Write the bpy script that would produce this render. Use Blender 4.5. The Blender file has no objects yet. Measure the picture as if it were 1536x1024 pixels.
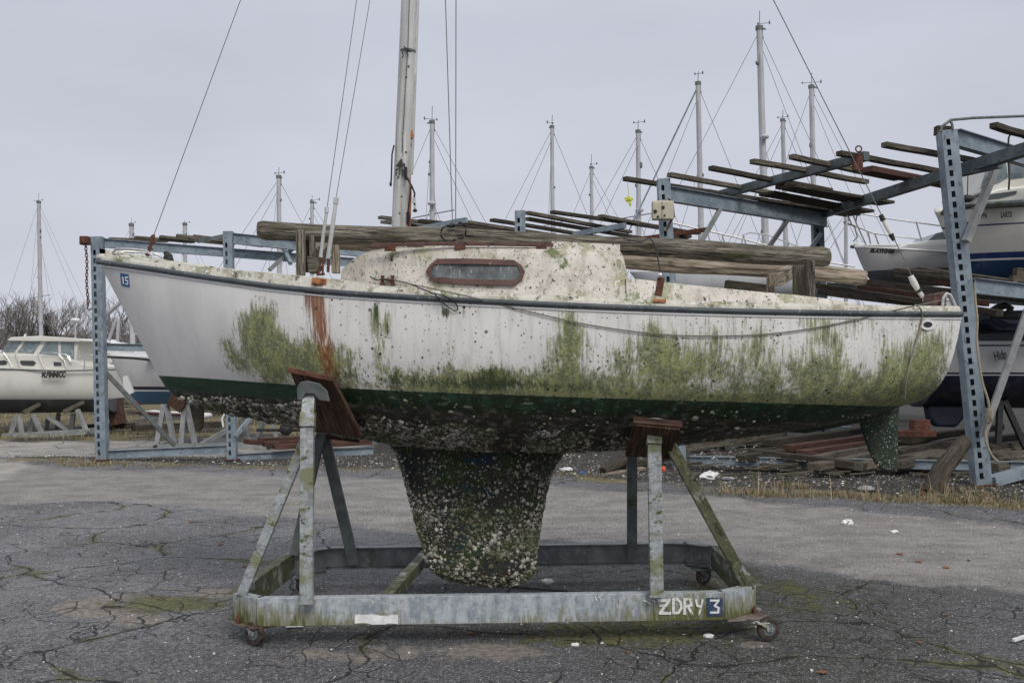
import bpy, math, random
import numpy as np
from mathutils import Vector, Matrix

# ---------------------------------------------------------------- camera, sky, sun
SC = bpy.context.scene
COL = SC.collection
F, H = 1450.0, 1.75          # focal length in photo pixels (1536 wide), eye height
cam_d = bpy.data.cameras.new('camera'); cam = bpy.data.objects.new('camera', cam_d); COL.objects.link(cam)
cam.location = (0, 0, H); cam.rotation_euler = (math.radians(90), 0, 0)
cam_d.sensor_width = 36; cam_d.lens = 36*F/1536; cam_d.shift_y = 38/1536
cam_d.clip_start = 0.1; cam_d.clip_end = 2000
SC.camera = cam
SC.view_settings.view_transform = 'Standard'; SC.view_settings.look = 'None'
SC.view_settings.exposure = 0.0; SC.view_settings.gamma = 1.0

world = bpy.data.worlds.new('World'); SC.world = world; world.use_nodes = True
SUN_EL, SUN_ROT = math.radians(44), math.radians(156)
def build_world():
    nt = world.node_tree; N = nt.nodes; L = nt.links; N.clear()
    out = N.new('ShaderNodeOutputWorld'); bg = N.new('ShaderNodeBackground')
    sky = N.new('ShaderNodeTexSky'); sky.sky_type = 'NISHITA'; sky.sun_disc = False
    sky.sun_elevation = SUN_EL; sky.sun_rotation = SUN_ROT; sky.air_density = 2.0; sky.dust_density = 6.0
    hs = N.new('ShaderNodeHueSaturation'); hs.inputs['Saturation'].default_value = 0.25
    L.new(sky.outputs[0], hs.inputs['Color'])
    tc = N.new('ShaderNodeTexCoord'); sx = N.new('ShaderNodeSeparateXYZ'); L.new(tc.outputs['Generated'], sx.inputs[0])
    rp = N.new('ShaderNodeValToRGB'); L.new(sx.outputs['Z'], rp.inputs[0])
    # overcast: pale at the horizon, brighter towards the zenith
    cr = rp.color_ramp; cr.elements[0].position = 0.0; cr.elements[0].color = (6.6, 6.85, 7.7, 1)
    cr.elements[1].position = 1.0; cr.elements[1].color = (11.0, 11.1, 11.6, 1)
    e = cr.elements.new(0.33); e.color = (5.9, 6.2, 7.25, 1)
    e = cr.elements.new(0.6); e.color = (8.6, 8.8, 9.4, 1)
    no = N.new('ShaderNodeTexNoise'); no.inputs['Scale'].default_value = 2.2; no.inputs['Detail'].default_value = 5
    mp = N.new('ShaderNodeMapping'); mp.inputs['Scale'].default_value = (1, 1, 3.2)
    L.new(tc.outputs['Generated'], mp.inputs[0]); L.new(mp.outputs[0], no.inputs['Vector'])
    mr = N.new('ShaderNodeMapRange'); mr.inputs[1].default_value = .3; mr.inputs[2].default_value = .7
    mr.inputs[3].default_value = .90; mr.inputs[4].default_value = 1.07
    L.new(no.outputs[0], mr.inputs[0])
    vm = N.new('ShaderNodeVectorMath'); vm.operation = 'SCALE'; L.new(rp.outputs[0], vm.inputs[0]); L.new(mr.outputs[0], vm.inputs['Scale'])
    mx = N.new('ShaderNodeMix'); mx.data_type = 'RGBA'; mx.inputs[0].default_value = 0.9
    L.new(hs.outputs[0], mx.inputs[6]); L.new(vm.outputs[0], mx.inputs[7])
    L.new(mx.outputs[2], bg.inputs[0]); bg.inputs[1].default_value = 0.1
    L.new(bg.outputs[0], out.inputs[0])
build_world()
sun_d = bpy.data.lights.new('sun', 'SUN'); sun = bpy.data.objects.new('sun', sun_d); COL.objects.link(sun)
sun_d.energy = 1.75; sun_d.angle = math.radians(22); sun_d.color = (1, .955, .89)
# light comes from behind the camera, from the right and high
sun.rotation_euler = (math.radians(46), 0, math.radians(24))

# ---------------------------------------------------------------- helpers
rnd = random.Random(7)
def W(px, py, Y):
    "point seen at photo pixel (px,py) at distance Y"
    return Vector(((px-768)/F*Y, Y, H-(py-550)/F*Y))
def G(px, py, z=0.0):
    "point at height z seen at pixel"
    Y = (H-z)*F/(py-550)
    return Vector(((px-768)/F*Y, Y, z))

def tag(o, label=None, cat=None, group=None, kind=None):
    if label: o['label'] = label
    if cat: o['category'] = cat
    if group: o['group'] = group
    if kind: o['kind'] = kind
    return o
def empty(name, loc, label=None, cat=None, group=None, rz=0):
    o = bpy.data.objects.new(name, None); COL.objects.link(o); o.location = loc; o.rotation_euler = (0, 0, rz)
    o.empty_display_size = .2
    return tag(o, label, cat, group)
def copy_tree(o, parent=None):
    c = o.copy(); COL.objects.link(c); c.parent = parent
    for ch in list(o.children): copy_tree(ch, c)
    return c

def frame_of(d, up=Vector((0, 0, 1))):
    d = d.normalized()
    if abs(d.dot(up)) > .98: up = Vector((0, 1, 0))
    s = d.cross(up).normalized(); u = s.cross(d).normalized()
    return d, s, u

class MB:
    "collects pieces of one mesh; g = coordinates running along each piece's grain"
    def __init__(s): s.v = []; s.f = []; s.g = []
    def add(s, vs, fs, gs=None):
        n = len(s.v); s.v += [Vector(v) for v in vs]; s.f += [tuple(i+n for i in f) for f in fs]
        s.g += [Vector(x) for x in (gs if gs is not None else vs)]
        return s
    def beam(s, p, q, w, h, up=Vector((0, 0, 1)), seg=1, jit=0.0):
        p = Vector(p); q = Vector(q); d, a, u = frame_of(q-p, Vector(up)); L = (q-p).length
        o = Vector((rnd.uniform(0, 50), rnd.uniform(0, 50), rnd.uniform(0, 50)))
        vs = []; gs = []
        for i in range(seg+1):
            t = i/seg
            c = p.lerp(q, t)
            if jit and 0 < i < seg: c = c + a*rnd.uniform(-jit, jit) + u*rnd.uniform(-jit, jit)
            for (x, y) in ((-1, -1), (1, -1), (1, 1), (-1, 1)):
                vs.append(c + a*(x*w/2) + u*(y*h/2)); gs.append(o + Vector((t*L, x*w/2, y*h/2)))
        fs = [(0, 1, 2, 3), tuple(4*seg+k for k in (3, 2, 1, 0))]
        for i in range(seg):
            for k in range(4):
                a0 = 4*i+k; a1 = 4*i+(k+1) % 4
                fs.append((a0, a0+4, a1+4, a1))
        return s.add(vs, fs, gs)
    def box(s, c, sz, rz=0):
        c = Vector(c); m = Matrix.Rotation(rz, 3, 'Z')
        return s.beam(c - m@Vector((sz[0]/2, 0, 0)), c + m@Vector((sz[0]/2, 0, 0)), sz[1], sz[2])
    def tube(s, pts, r, n=8, caps=True, rf=None):
        pts = [Vector(p) for p in pts]; o = Vector((rnd.uniform(0, 50), rnd.uniform(0, 50), 0)); vs = []; gs = []; fs = []
        m = len(pts); L = 0; pu = None
        for i, p in enumerate(pts):
            d = (pts[min(i+1, m-1)] - pts[max(i-1, 0)])
            if d.length < 1e-9: d = Vector((0, 0, 1))
            if pu is None: d, a, u = frame_of(d)
            else:
                d.normalize(); a = d.cross(pu)
                if a.length < 1e-6: d, a, u = frame_of(d)
                else: a.normalize(); u = a.cross(d).normalized()
            pu = u
            if i: L += (p-pts[i-1]).length
            rr = r if not isinstance(r, (list, tuple)) else r[i]
            for k in range(n):
                th = 2*math.pi*k/n
                q = rr if rf is None else rr*rf(L, th)
                off = a*(math.cos(th)*q) + u*(math.sin(th)*q)
                vs.append(p+off); gs.append(o+Vector((L, math.cos(th)*rr, math.sin(th)*rr)))
        for i in range(m-1):
            for k in range(n):
                a0 = i*n+k; a1 = i*n+(k+1) % n
                fs.append((a0, a1, a1+n, a0+n))
        if caps: fs += [tuple(range(n))[::-1], tuple(range((m-1)*n, m*n))]
        return s.add(vs, fs, gs)
    def cyl(s, p, q, r, n=16, r2=None): return s.tube([p, q], [r, r if r2 is None else r2], n)
    def prism(s, pts, ext):
        pts = [Vector(p) for p in pts]; ext = Vector(ext); n = len(pts)
        nn = Vector((0, 0, 0))
        for i in range(n): nn += pts[i].cross(pts[(i+1) % n])
        if nn.dot(ext) > 0: pts = pts[::-1]
        vs = pts + [p+ext for p in pts]
        fs = [tuple(range(n)), tuple(range(2*n-1, n-1, -1))]
        for i in range(n): j = (i+1) % n; fs.append((i, i+n, j+n, j))
        return s.add(vs, fs)
    def ring(s, outer, inner, ext):
        n = len(outer); ext = Vector(ext); o = [Vector(p) for p in outer]; q = [Vector(p) for p in inner]
        vs = o + q + [p+ext for p in o] + [p+ext for p in q]; fs = []
        for i in range(n):
            j = (i+1) % n
            fs += [(i, j, n+j, n+i), (2*n+i, 3*n+i, 3*n+j, 2*n+j), (i, 2*n+i, 2*n+j, j), (n+i, n+j, 3*n+j, 3*n+i)]
        return s.add(vs, fs)
    def ball(s, c, r, n=8, m=6, sc=(1, 1, 1), jit=0):
        c = Vector(c); vs = []; fs = []
        for i in range(m+1):
            ph = math.pi*i/m
            for k in range(n):
                th = 2*math.pi*k/n; j = 1+rnd.uniform(-jit, jit)
                vs.append(c+Vector((math.sin(ph)*math.cos(th)*r*sc[0]*j, math.sin(ph)*math.sin(th)*r*sc[1]*j, math.cos(ph)*r*sc[2]*j)))
        for i in range(m):
            for k in range(n): fs.append((i*n+k, (i+1)*n+k, (i+1)*n+(k+1) % n, i*n+(k+1) % n))
        return s.add(vs, fs)
    def build(s, name, mat, parent=None, smooth=False, bevel=0, local=False, label=None, fixn=False):
        me = bpy.data.meshes.new(name)
        off = Vector((0, 0, 0))
        if parent is not None and not local:
            q = parent
            while q is not None: off += q.location; q = q.parent
        me.from_pydata([v-off for v in s.v], [], s.f)
        at = me.attributes.new('g', 'FLOAT_VECTOR', 'POINT')
        at.data.foreach_set('vector', np.array([c for x in s.g for c in x], dtype=np.float32))
        me.materials.append(mat)
        if smooth:
            me.shade_smooth()
            if hasattr(me, 'set_sharp_from_angle'): me.set_sharp_from_angle(angle=math.radians(40))
        if fixn:
            import bmesh
            bm = bmesh.new(); bm.from_mesh(me); bmesh.ops.recalc_face_normals(bm, faces=bm.faces); bm.to_mesh(me); bm.free()
        o = bpy.data.objects.new(name, me); COL.objects.link(o); o.parent = parent
        if bevel:
            b = o.modifiers.new('bevel', 'BEVEL'); b.width = bevel; b.segments = 2; b.limit_method = 'ANGLE'; b.angle_limit = math.radians(50)
        if label: o['label'] = label
        return o

def np_mesh(name, V, Fc, mat, parent=None, attrs=None, smooth=False):
    me = bpy.data.meshes.new(name); V = np.asarray(V, dtype=np.float32); Fc = np.asarray(Fc, dtype=np.int32)
    nf, k = Fc.shape
    me.vertices.add(len(V)); me.vertices.foreach_set('co', V.ravel())
    me.loops.add(nf*k); me.loops.foreach_set('vertex_index', Fc.ravel())
    me.polygons.add(nf); me.polygons.foreach_set('loop_start', np.arange(nf, dtype=np.int32)*k)
    try: me.polygons.foreach_set('loop_total', np.full(nf, k, dtype=np.int32))
    except Exception: pass
    if smooth: me.polygons.foreach_set('use_smooth', np.ones(nf, dtype=bool))
    me.update(calc_edges=True)
    for nm, a in (attrs or {}).items():
        a = np.asarray(a, dtype=np.float32)
        if a.ndim == 1: me.attributes.new(nm, 'FLOAT', 'POINT').data.foreach_set('value', a)
        else: me.attributes.new(nm, 'FLOAT_VECTOR', 'POINT').data.foreach_set('vector', a.ravel())
    me.materials.append(mat)
    o = bpy.data.objects.new(name, me); COL.objects.link(o); o.parent = parent
    return o

def scatter_mesh(name, base_v, base_f, P, Nrm, S, mat, parent=None, seed=1, jitter=.15, flat=.6):
    "one mesh of many small pieces: P points, Nrm up directions, S sizes"
    r = np.random.default_rng(seed); n = len(P); bv = np.asarray(base_v); m = len(bv)
    up = Nrm/np.linalg.norm(Nrm, axis=1, keepdims=True)
    a = np.cross(up, r.normal(size=(n, 3))); a /= np.linalg.norm(a, axis=1, keepdims=True)
    b = np.cross(up, a)
    sx = S*r.uniform(.75, 1.35, n); sy = S*r.uniform(.7, 1.2, n); sz = S*flat*r.uniform(.6, 1.3, n)
    v = bv[None]*(1+r.uniform(-jitter, jitter, (n, m, 1)))
    V = P[:, None] + a[:, None]*(v[:, :, 0:1]*sx[:, None, None]) + b[:, None]*(v[:, :, 1:2]*sy[:, None, None]) + up[:, None]*(v[:, :, 2:3]*sz[:, None, None])
    Fc = (np.asarray(base_f)[None] + (np.arange(n)*m)[:, None, None]).reshape(-1, np.asarray(base_f).shape[1])
    rv = np.repeat(r.uniform(0, 1, n), m)
    return np_mesh(name, V.reshape(-1, 3), Fc, mat, parent, {'rnd': rv}, smooth=True)

def ico():
    t = (1+5**.5)/2
    v = np.array([(-1, t, 0), (1, t, 0), (-1, -t, 0), (1, -t, 0), (0, -1, t), (0, 1, t), (0, -1, -t), (0, 1, -t), (t, 0, -1), (t, 0, 1), (-t, 0, -1), (-t, 0, 1)], float)
    v /= np.linalg.norm(v[0])
    f = np.array([(0, 11, 5), (0, 5, 1), (0, 1, 7), (0, 7, 10), (0, 10, 11), (1, 5, 9), (5, 11, 4), (11, 10, 2), (10, 7, 6), (7, 1, 8), (3, 9, 4), (3, 4, 2), (3, 2, 6), (3, 6, 8), (3, 8, 9), (4, 9, 5), (2, 4, 11), (6, 2, 10), (8, 6, 7), (9, 8, 1)])
    return v, f
ICO_V, ICO_F = ico()
def ico2():
    vs = [tuple(v) for v in ICO_V]; idx = {}; fs = []
    def mid(a, b):
        k = (min(a, b), max(a, b))
        if k not in idx:
            m = np.array(vs[a])+np.array(vs[b]); m /= np.linalg.norm(m); vs.append(tuple(m)); idx[k] = len(vs)-1
        return idx[k]
    for a, b, c in ICO_F:
        x, y, z = mid(a, b), mid(b, c), mid(c, a); fs += [(a, x, z), (b, y, x), (c, z, y), (x, y, z)]
    return np.array(vs), np.array(fs)
ICO2_V, ICO2_F = ico2()

_lat = np.random.default_rng(3).uniform(0, 1, (256, 256))
def vnoise(x, y):
    x = np.asarray(x, float); y = np.asarray(y, float)
    xi = np.floor(x).astype(int); yi = np.floor(y).astype(int); fx = x-xi; fy = y-yi
    fx = fx*fx*(3-2*fx); fy = fy*fy*(3-2*fy)
    a = _lat[xi % 256, yi % 256]; b = _lat[(xi+1) % 256, yi % 256]; c = _lat[xi % 256, (yi+1) % 256]; d = _lat[(xi+1) % 256, (yi+1) % 256]
    return (a*(1-fx)+b*fx)*(1-fy)+(c*(1-fx)+d*fx)*fy
def fbm(x, y, o=4):
    s = 0; a = .5; t = 0
    for i in range(o): s = s+a*vnoise(x*2**i+17*i, y*2**i+31*i); t += a; a *= .5
    return s/t
def sstep(a, b, x): t = np.clip((x-a)/(b-a), 0, 1); return t*t*(3-2*t)

# ---------------------------------------------------------------- materials
class NT:
    def __init__(s, name):
        s.m = bpy.data.materials.new(name); s.m.use_nodes = True; s.nt = s.m.node_tree; s.N = s.nt.nodes; s.L = s.nt.links
        s.N.clear(); s.out = s.N.new('ShaderNodeOutputMaterial'); s.b = s.N.new('ShaderNodeBsdfPrincipled')
        s.L.new(s.b.outputs[0], s.out.inputs[0])
    def put(s, sock, val):
        if val is None: return
        if hasattr(val, 'node'): s.L.new(val, sock)
        elif isinstance(val, (tuple, list)) and len(val) == 3 and sock.type == 'RGBA': sock.default_value = (*val, 1)
        else: sock.default_value = val
    def attr(s, name, vec=False):
        n = s.N.new('ShaderNodeAttribute'); n.attribute_name = name; return n.outputs['Vector' if vec else 'Fac']
    def objc(s): return s.N.new('ShaderNodeTexCoord').outputs['Object']
    def map(s, v, sc, rot=(0, 0, 0)):
        n = s.N.new('ShaderNodeMapping'); s.put(n.inputs[0], v); n.inputs['Scale'].default_value = sc; n.inputs['Rotation'].default_value = rot; return n.outputs[0]
    def noise(s, v, scale, detail=4, rough=.55, dist=0):
        n = s.N.new('ShaderNodeTexNoise'); s.put(n.inputs['Vector'], v); n.inputs['Scale'].default_value = scale
        n.inputs['Detail'].default_value = detail; n.inputs['Roughness'].default_value = rough; n.inputs['Distortion'].default_value = dist
        return n.outputs[0]
    def noisec(s, v, scale):
        n = s.N.new('ShaderNodeTexNoise'); s.put(n.inputs['Vector'], v); n.inputs['Scale'].default_value = scale; n.inputs['Detail'].default_value = 3
        return n.outputs['Color']
    def voro(s, v, scale, feat='F1', out='Distance', rand=1):
        n = s.N.new('ShaderNodeTexVoronoi'); n.feature = feat; s.put(n.inputs['Vector'], v); n.inputs['Scale'].default_value = scale; n.inputs['Randomness'].default_value = rand
        return n.outputs[out]
    def rng(s, v, a, b, c=0, d=1, smooth=True):
        n = s.N.new('ShaderNodeMapRange'); n.interpolation_type = 'SMOOTHSTEP' if smooth else 'LINEAR'
        for i, x in enumerate((v, a, b, c, d)): s.put(n.inputs[i], x)
        return n.outputs[0]
    def math(s, op, a, b=0.0):
        n = s.N.new('ShaderNodeMath'); n.operation = op; s.put(n.inputs[0], a); s.put(n.inputs[1], b); return n.outputs[0]
    def mul(s, a, b): return s.math('MULTIPLY', a, b)
    def addm(s, a, b): return s.math('ADD', a, b)
    def mix(s, f, a, b, mode='MIX'):
        n = s.N.new('ShaderNodeMix'); n.data_type = 'RGBA'; n.blend_type = mode; s.put(n.inputs[0], f); s.put(n.inputs[6], a); s.put(n.inputs[7], b); return n.outputs[2]
    def vadd(s, a, b):
        n = s.N.new('ShaderNodeVectorMath'); n.operation = 'ADD'; s.put(n.inputs[0], a); s.put(n.inputs[1], b); return n.outputs[0]
    def vsc(s, a, k):
        n = s.N.new('ShaderNodeVectorMath'); n.operation = 'SCALE'; s.put(n.inputs[0], a); n.inputs['Scale'].default_value = k; return n.outputs[0]
    def bump(s, h, st=.3, dist=.01, prev=None):
        n = s.N.new('ShaderNodeBump'); n.inputs['Strength'].default_value = st; n.inputs['Distance'].default_value = dist; s.put(n.inputs['Height'], h)
        if prev is not None: s.L.new(prev, n.inputs['Normal'])
        return n.outputs[0]
    def fin(s, col, rough=.6, nrm=None, metal=0, spec=.5, alpha=None):
        s.put(s.b.inputs['Base Color'], col); s.put(s.b.inputs['Roughness'], rough); s.put(s.b.inputs['Metallic'], metal)
        s.put(s.b.inputs['Specular IOR Level'], spec)
        if nrm is not None: s.L.new(nrm, s.b.inputs['Normal'])
        return s.m

def gmat(name, c1, c2, n1=3, rough=.6, metal=0, layers=(), bump=.2, bs=60, bd=.004, src='g', map_sc=(1, 1, 1), spec=.4):
    """two mottled tones, then layers (colour, scale vector, noise scale, lo, hi) laid over where noise runs high"""
    t = NT(name); v = t.attr('g', True) if src == 'g' else t.objc()
    vm = t.map(v, map_sc)
    col = t.mix(t.rng(t.noise(vm, n1, 6), .3, .7), c1, c2)
    for (lc, sc, ns, lo, hi) in layers:
        col = t.mix(t.rng(t.noise(t.map(v, sc), ns, 7, .65), lo, hi), col, lc)
    nr = t.bump(t.noise(vm, bs, 4), bump, bd)
    return t.fin(col, rough, nr, metal, spec)

def wood(name, c1, c2, crack=(.02, .016, .012), moss=None, mlo=.6, mhi=.75, rust=None):
    t = NT(name); v = t.attr('g', True)
    gr = t.noise(t.map(v, (2.2, 42, 42)), 2.0, 6, .75, .8)
    col = t.mix(t.rng(gr, .40, .62), c1, c2)
    big = t.noise(t.map(v, (.8, 4, 4)), 1.5, 3)
    col = t.mix(t.rng(big, .35, .75, 0, .55), col, tuple(x*.55 for x in c1))
    ck = t.noise(t.map(v, (1.0, 26, 26)), 1.6, 3, .5, 1.0)
    ckm = t.rng(t.math('ABSOLUTE', t.math('SUBTRACT', ck, .5)), .0, .035, 1, 0)
    ckm = t.mul(ckm, t.rng(t.noise(t.map(v, (.9, 6, 6)), 2.0, 2), .42, .6))
    col = t.mix(ckm, col, crack)
    kn = t.voro(t.map(v, (1.4, 5, 5)), 1.0)
    col = t.mix(t.rng(kn, .02, .11, .8, 0), col, tuple(x*.4 for x in c1))
    if moss: col = t.mix(t.rng(t.noise(t.map(v, (2, 8, 8)), 2.5, 6, .7), mlo, mhi, 0, .85), col, moss)
    if rust: col = t.mix(t.rng(t.noise(t.map(v, (1, 4, 4)), 3, 5, .6), .52, .66), col, rust)
    h = t.math('SUBTRACT', gr, t.mul(ckm, 1.2))
    return t.fin(col, .9, t.bump(h, .6, .006), 0, .2)

M = {}
M['wood'] = wood('weathered_wood', (.055, .048, .038), (.30, .275, .225), moss=(.085, .09, .04), mlo=.52, mhi=.72)
M['wood_pale'] = wood('pale_weathered_wood', (.17, .135, .10), (.44, .385, .31))
M['wood_dark'] = wood('dark_wet_wood', (.03, .025, .021), (.11, .095, .075), moss=(.06, .07, .035), mlo=.6, mhi=.75)
M['wood_red'] = wood('red_stained_wood', (.06, .03, .024), (.15, .082, .065))
M['plank'] = wood('grey_plank', (.07, .06, .048), (.21, .187, .15), moss=(.10, .11, .05), mlo=.55, mhi=.72)
M['teak'] = wood('rusty_board', (.045, .028, .022), (.17, .105, .072), rust=(.075, .03, .022))
M['blue_steel'] = gmat('blue_painted_steel', (.15, .19, .225), (.235, .285, .325), 4, .5, .0,
    [((.30, .33, .34), (1, 3, 3), 5, .54, .7), ((.07, .085, .095), (1, 2, 2), 9, .54, .7), ((.14, .07, .045), (1, 1, 1), 7, .63, .70)], .15, 50)
M['blue_steel_dirty'] = gmat('grimy_blue_steel', (.065, .085, .092), (.13, .155, .165), 4, .6, .0,
    [((.03, .035, .03), (1, 2, 2), 7, .52, .68), ((.13, .05, .03), (1, 1, 1), 6, .62, .72), ((.08, .09, .05), (1, 3, 3), 4, .6, .75)], .2, 50)
M['rust'] = gmat('rust', (.075, .028, .018), (.14, .055, .034), 12, .85, .0, [((.045, .02, .014), (1, 1, 1), 20, .5, .65)], .5, 90)
M['rust_paint'] = gmat('red_primer', (.062, .03, .025), (.115, .056, .045), 6, .6, .0, [((.035, .018, .015), (1, 1, 1), 12, .52, .66), ((.30, .24, .2), (1, 1, 1), 30, .64, .7)], .3, 60)
M['galv'] = gmat('galvanised_steel_green_stained', (.27, .295, .315), (.44, .465, .48), 18, .45, .2,
    [((.50, .515, .51), (1, 2, 2), 34, .50, .66), ((.22, .245, .25), (3, 1, 1), 9, .48, .66), ((.23, .235, .14), (3, 1.6, 1.6), 2.2, .46, .62), ((.115, .125, .04), (7, 4, 4), 4, .54, .64), ((.13, .065, .035), (5, 3, 3), 3, .62, .68), ((.15, .07, .04), (1, 1, 1), 3.4, .64, .70), ((.06, .06, .045), (1, 1, 1), 26, .62, .68)], .3, 90)
M['galv_green'] = gmat('steel_green_with_algae', (.115, .118, .07), (.065, .07, .034), 6, .7, .1,
    [((.30, .31, .29), (1, 1.5, 1.5), 6, .52, .64), ((.028, .03, .016), (2, 5, 5), 7, .52, .66), ((.17, .18, .10), (1, 1, 1), 30, .54, .66)], .25, 70)
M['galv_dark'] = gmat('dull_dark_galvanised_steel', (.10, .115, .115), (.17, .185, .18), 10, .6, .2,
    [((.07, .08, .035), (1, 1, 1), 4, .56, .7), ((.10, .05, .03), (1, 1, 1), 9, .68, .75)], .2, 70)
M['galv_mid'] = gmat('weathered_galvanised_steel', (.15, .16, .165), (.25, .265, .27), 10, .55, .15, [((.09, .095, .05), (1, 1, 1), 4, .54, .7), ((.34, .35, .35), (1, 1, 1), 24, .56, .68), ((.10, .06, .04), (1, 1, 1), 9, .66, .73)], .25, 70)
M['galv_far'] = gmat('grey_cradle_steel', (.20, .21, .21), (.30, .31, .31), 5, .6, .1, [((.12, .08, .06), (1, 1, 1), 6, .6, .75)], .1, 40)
M['black'] = gmat('black_rubber', (.012, .012, .013), (.03, .03, .03), 20, .6, 0, (), .2, 60)
M['tyre'] = gmat('worn_wheel', (.02, .016, .014), (.07, .05, .04), 30, .8, 0, [((.30, .25, .18), (1, 1, 1), 25, .60, .68)], .4, 90)
M['stainless'] = gmat('stainless', (.42, .42, .41), (.6, .6, .6), 20, .35, .7, [((.22, .15, .11), (1, 1, 1), 20, .6, .7)], .05, 60)
M['wire'] = gmat('rigging_wire', (.13, .13, .13), (.2, .2, .2), 40, .5, .5, (), .0, 60)
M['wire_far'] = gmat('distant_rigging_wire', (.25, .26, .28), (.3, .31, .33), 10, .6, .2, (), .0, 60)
M['mast'] = gmat('mast_aluminium', (.40, .405, .40), (.50, .50, .49), 3, .5, .1,
    [((.30, .295, .26), (.3, 8, 8), 4, .48, .66), ((.08, .08, .07), (1, 1, 1), 26, .66, .69), ((.58, .58, .56), (.4, 10, 10), 5, .56, .66)], .08, 50)
M['mast_far'] = gmat('distant_mast_paint', (.36, .365, .38), (.43, .435, .45), 2, .5, 0, (), 0, 10)
M['white'] = gmat('white_gelcoat', (.60, .61, .61), (.70, .70, .69), 2, .35, 0, [((.44, .43, .38), (1, 1, 1), 3, .56, .8)], .02, 10, src='o')
M['cream'] = gmat('cream_gelcoat', (.56, .55, .495), (.64, .63, .585), 2, .35, 0, [((.46, .44, .36), (1, 1, 3), 3, .56, .8)], .02, 10, src='o')
M['beige'] = gmat('yellowed_plastic', (.40, .375, .28), (.50, .475, .38), 4, .55, 0, [((.20, .18, .12), (1, 1, 1), 12, .55, .68)], .05, 30)
M['glass'] = gmat('tinted_window_glass', (.10, .13, .14), (.20, .25, .26), 3, .12, 0, [((.34, .40, .41), (1, 1, 1), 4, .55, .7)], .0, 10, src='o', spec=.8)
M['dark_glass'] = gmat('dark_window_glass', (.02, .022, .025), (.04, .045, .05), 3, .12, 0, (), .0, 10, src='o', spec=.8)
M['navy'] = gmat('navy_paint', (.010, .014, .03), (.02, .026, .05), 4, .35, 0, (), .03, 10, src='o')
M['text_black'] = gmat('black_lettering', (.015, .015, .015), (.03, .03, .03), 30, .6, 0, (), 0, 10)
M['text_white'] = gmat('chipped_white_paint', (.62, .63, .60), (.75, .75, .73), 20, .6, 0, [((.26, .27, .2), (1, 1, 1), 40, .56, .62)], .1, 60)
M['label_blue'] = gmat('blue_label', (.02, .10, .25), (.03, .13, .30), 20, .5, 0, [((.2, .25, .25), (1, 1, 1), 60, .62, .7)], 0, 60)
M['navy_label'] = gmat('chipped_navy_paint', (.015, .04, .09), (.03, .06, .12), 30, .6, 0, [((.26, .27, .17), (1, 1, 1), 45, .58, .62)], 0, 60)
M['paper'] = gmat('pale_paper', (.62, .62, .61), (.8, .8, .79), 20, .8, 0, [((.25, .24, .21), (1, 1, 1), 18, .58, .68)], .3, 60)
M['rope'] = gmat('old_rope', (.24, .21, .15), (.36, .32, .24), 30, .9, 0, (), .6, 220)
M['rope_dark'] = gmat('dark_grey_line', (.12, .115, .09), (.19, .18, .15), 30, .9, 0, (), .4, 220)
M['deck'] = gmat('stained_deck_gelcoat', (.56, .54, .475), (.42, .40, .33), 8, .6, 0,
    [((.27, .255, .18), (1, 1, 1), 9, .47, .62), ((.13, .15, .045), (1, 1, 1), 5.2, .58, .68), ((.70, .69, .65), (1, 1, 1), 14, .60, .7), ((.03, .03, .022), (1, 1, 1), 20, .575, .61), ((.64, .63, .6), (1, 1, 1), 40, .56, .62)], .35, 50, .005, src='o')
M['cabin'] = gmat('stained_cabin_gelcoat', (.58, .55, .50), (.45, .42, .365), 7, .55, 0,
    [((.38, .34, .29), (1, 1, .6), 10, .48, .64), ((.30, .30, .18), (1, 1, .6), 5, .54, .70), ((.70, .68, .64), (1, 1, 1), 15, .62, .72), ((.12, .14, .05), (1, 1, 1), 4.5, .61, .70), ((.025, .025, .02), (1, 1, 1), 24, .615, .64), ((.035, .038, .028), (1, 1, 1), 58, .60, .625), ((.20, .21, .13), (1, 1, .5), 16, .56, .66)], .25, 60, .004, src='o')
M['rubrail'] = gmat('faded_rubber_rail', (.045, .054, .062), (.085, .098, .105), 5, .6, 0,
    [((.26, .27, .26), (2, 2, 2), 18, .60, .68), ((.42, .42, .39), (1, 1, 1), 50, .66, .7)], .3, 60, src='o')
M['portpane'] = gmat('scuffed_grey_acrylic', (.05, .06, .064), (.12, .135, .14), 14, .45, 0, [((.28, .30, .30), (14, 1, 4), 4, .56, .68), ((.03, .035, .035), (3, 3, 3), 5, .6, .75)], .1, 60, src='o')
# ---------------------------------------------------------------- the derelict sailboat
YC = 7.03
def smooth_curve(xs, ys, lo, hi, n=1600, k=41):
    X = np.linspace(lo, hi, n); Yv = np.interp(X, xs, ys); pad = np.r_[2*Yv[0]-Yv[k:0:-1], Yv, 2*Yv[-1]-Yv[-2:-k-2:-1]]
    w = np.hanning(2*k+1); w /= w.sum(); return X, np.convolve(pad, w, 'valid')
_bx, _by = smooth_curve([-3.006, -2.9, -2.7, -2.4, -2.0, -1.5, -1, -.5, 0, .5, 1, 1.5, 2, 2.5, 2.97],
                        [0.012, .09, .21, .38, .57, .77, .90, .985, 1.03, 1.05, 1.04, 1.0, .93, .84, .71], -3.006, 2.97, k=60)
def beam_h(x): return np.interp(x, _bx, _by)
_sh = smooth_curve([148, 200, 300, 400, 500, 600, 700, 800, 900, 1000, 1100, 1200, 1300, 1460],
                   [391, 398, 413, 427, 437, 443.5, 449, 454, 458.5, 462, 465, 467, 468.5, 470], 148, 1460, k=50)
def sheer_z(x):
    Y = YC-beam_h(x); px = 768+F*x/Y; return H-(np.interp(px, *_sh)-550)/F*Y
def cz(px, py): p = W(px, py, YC); return p.x, p.z
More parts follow.
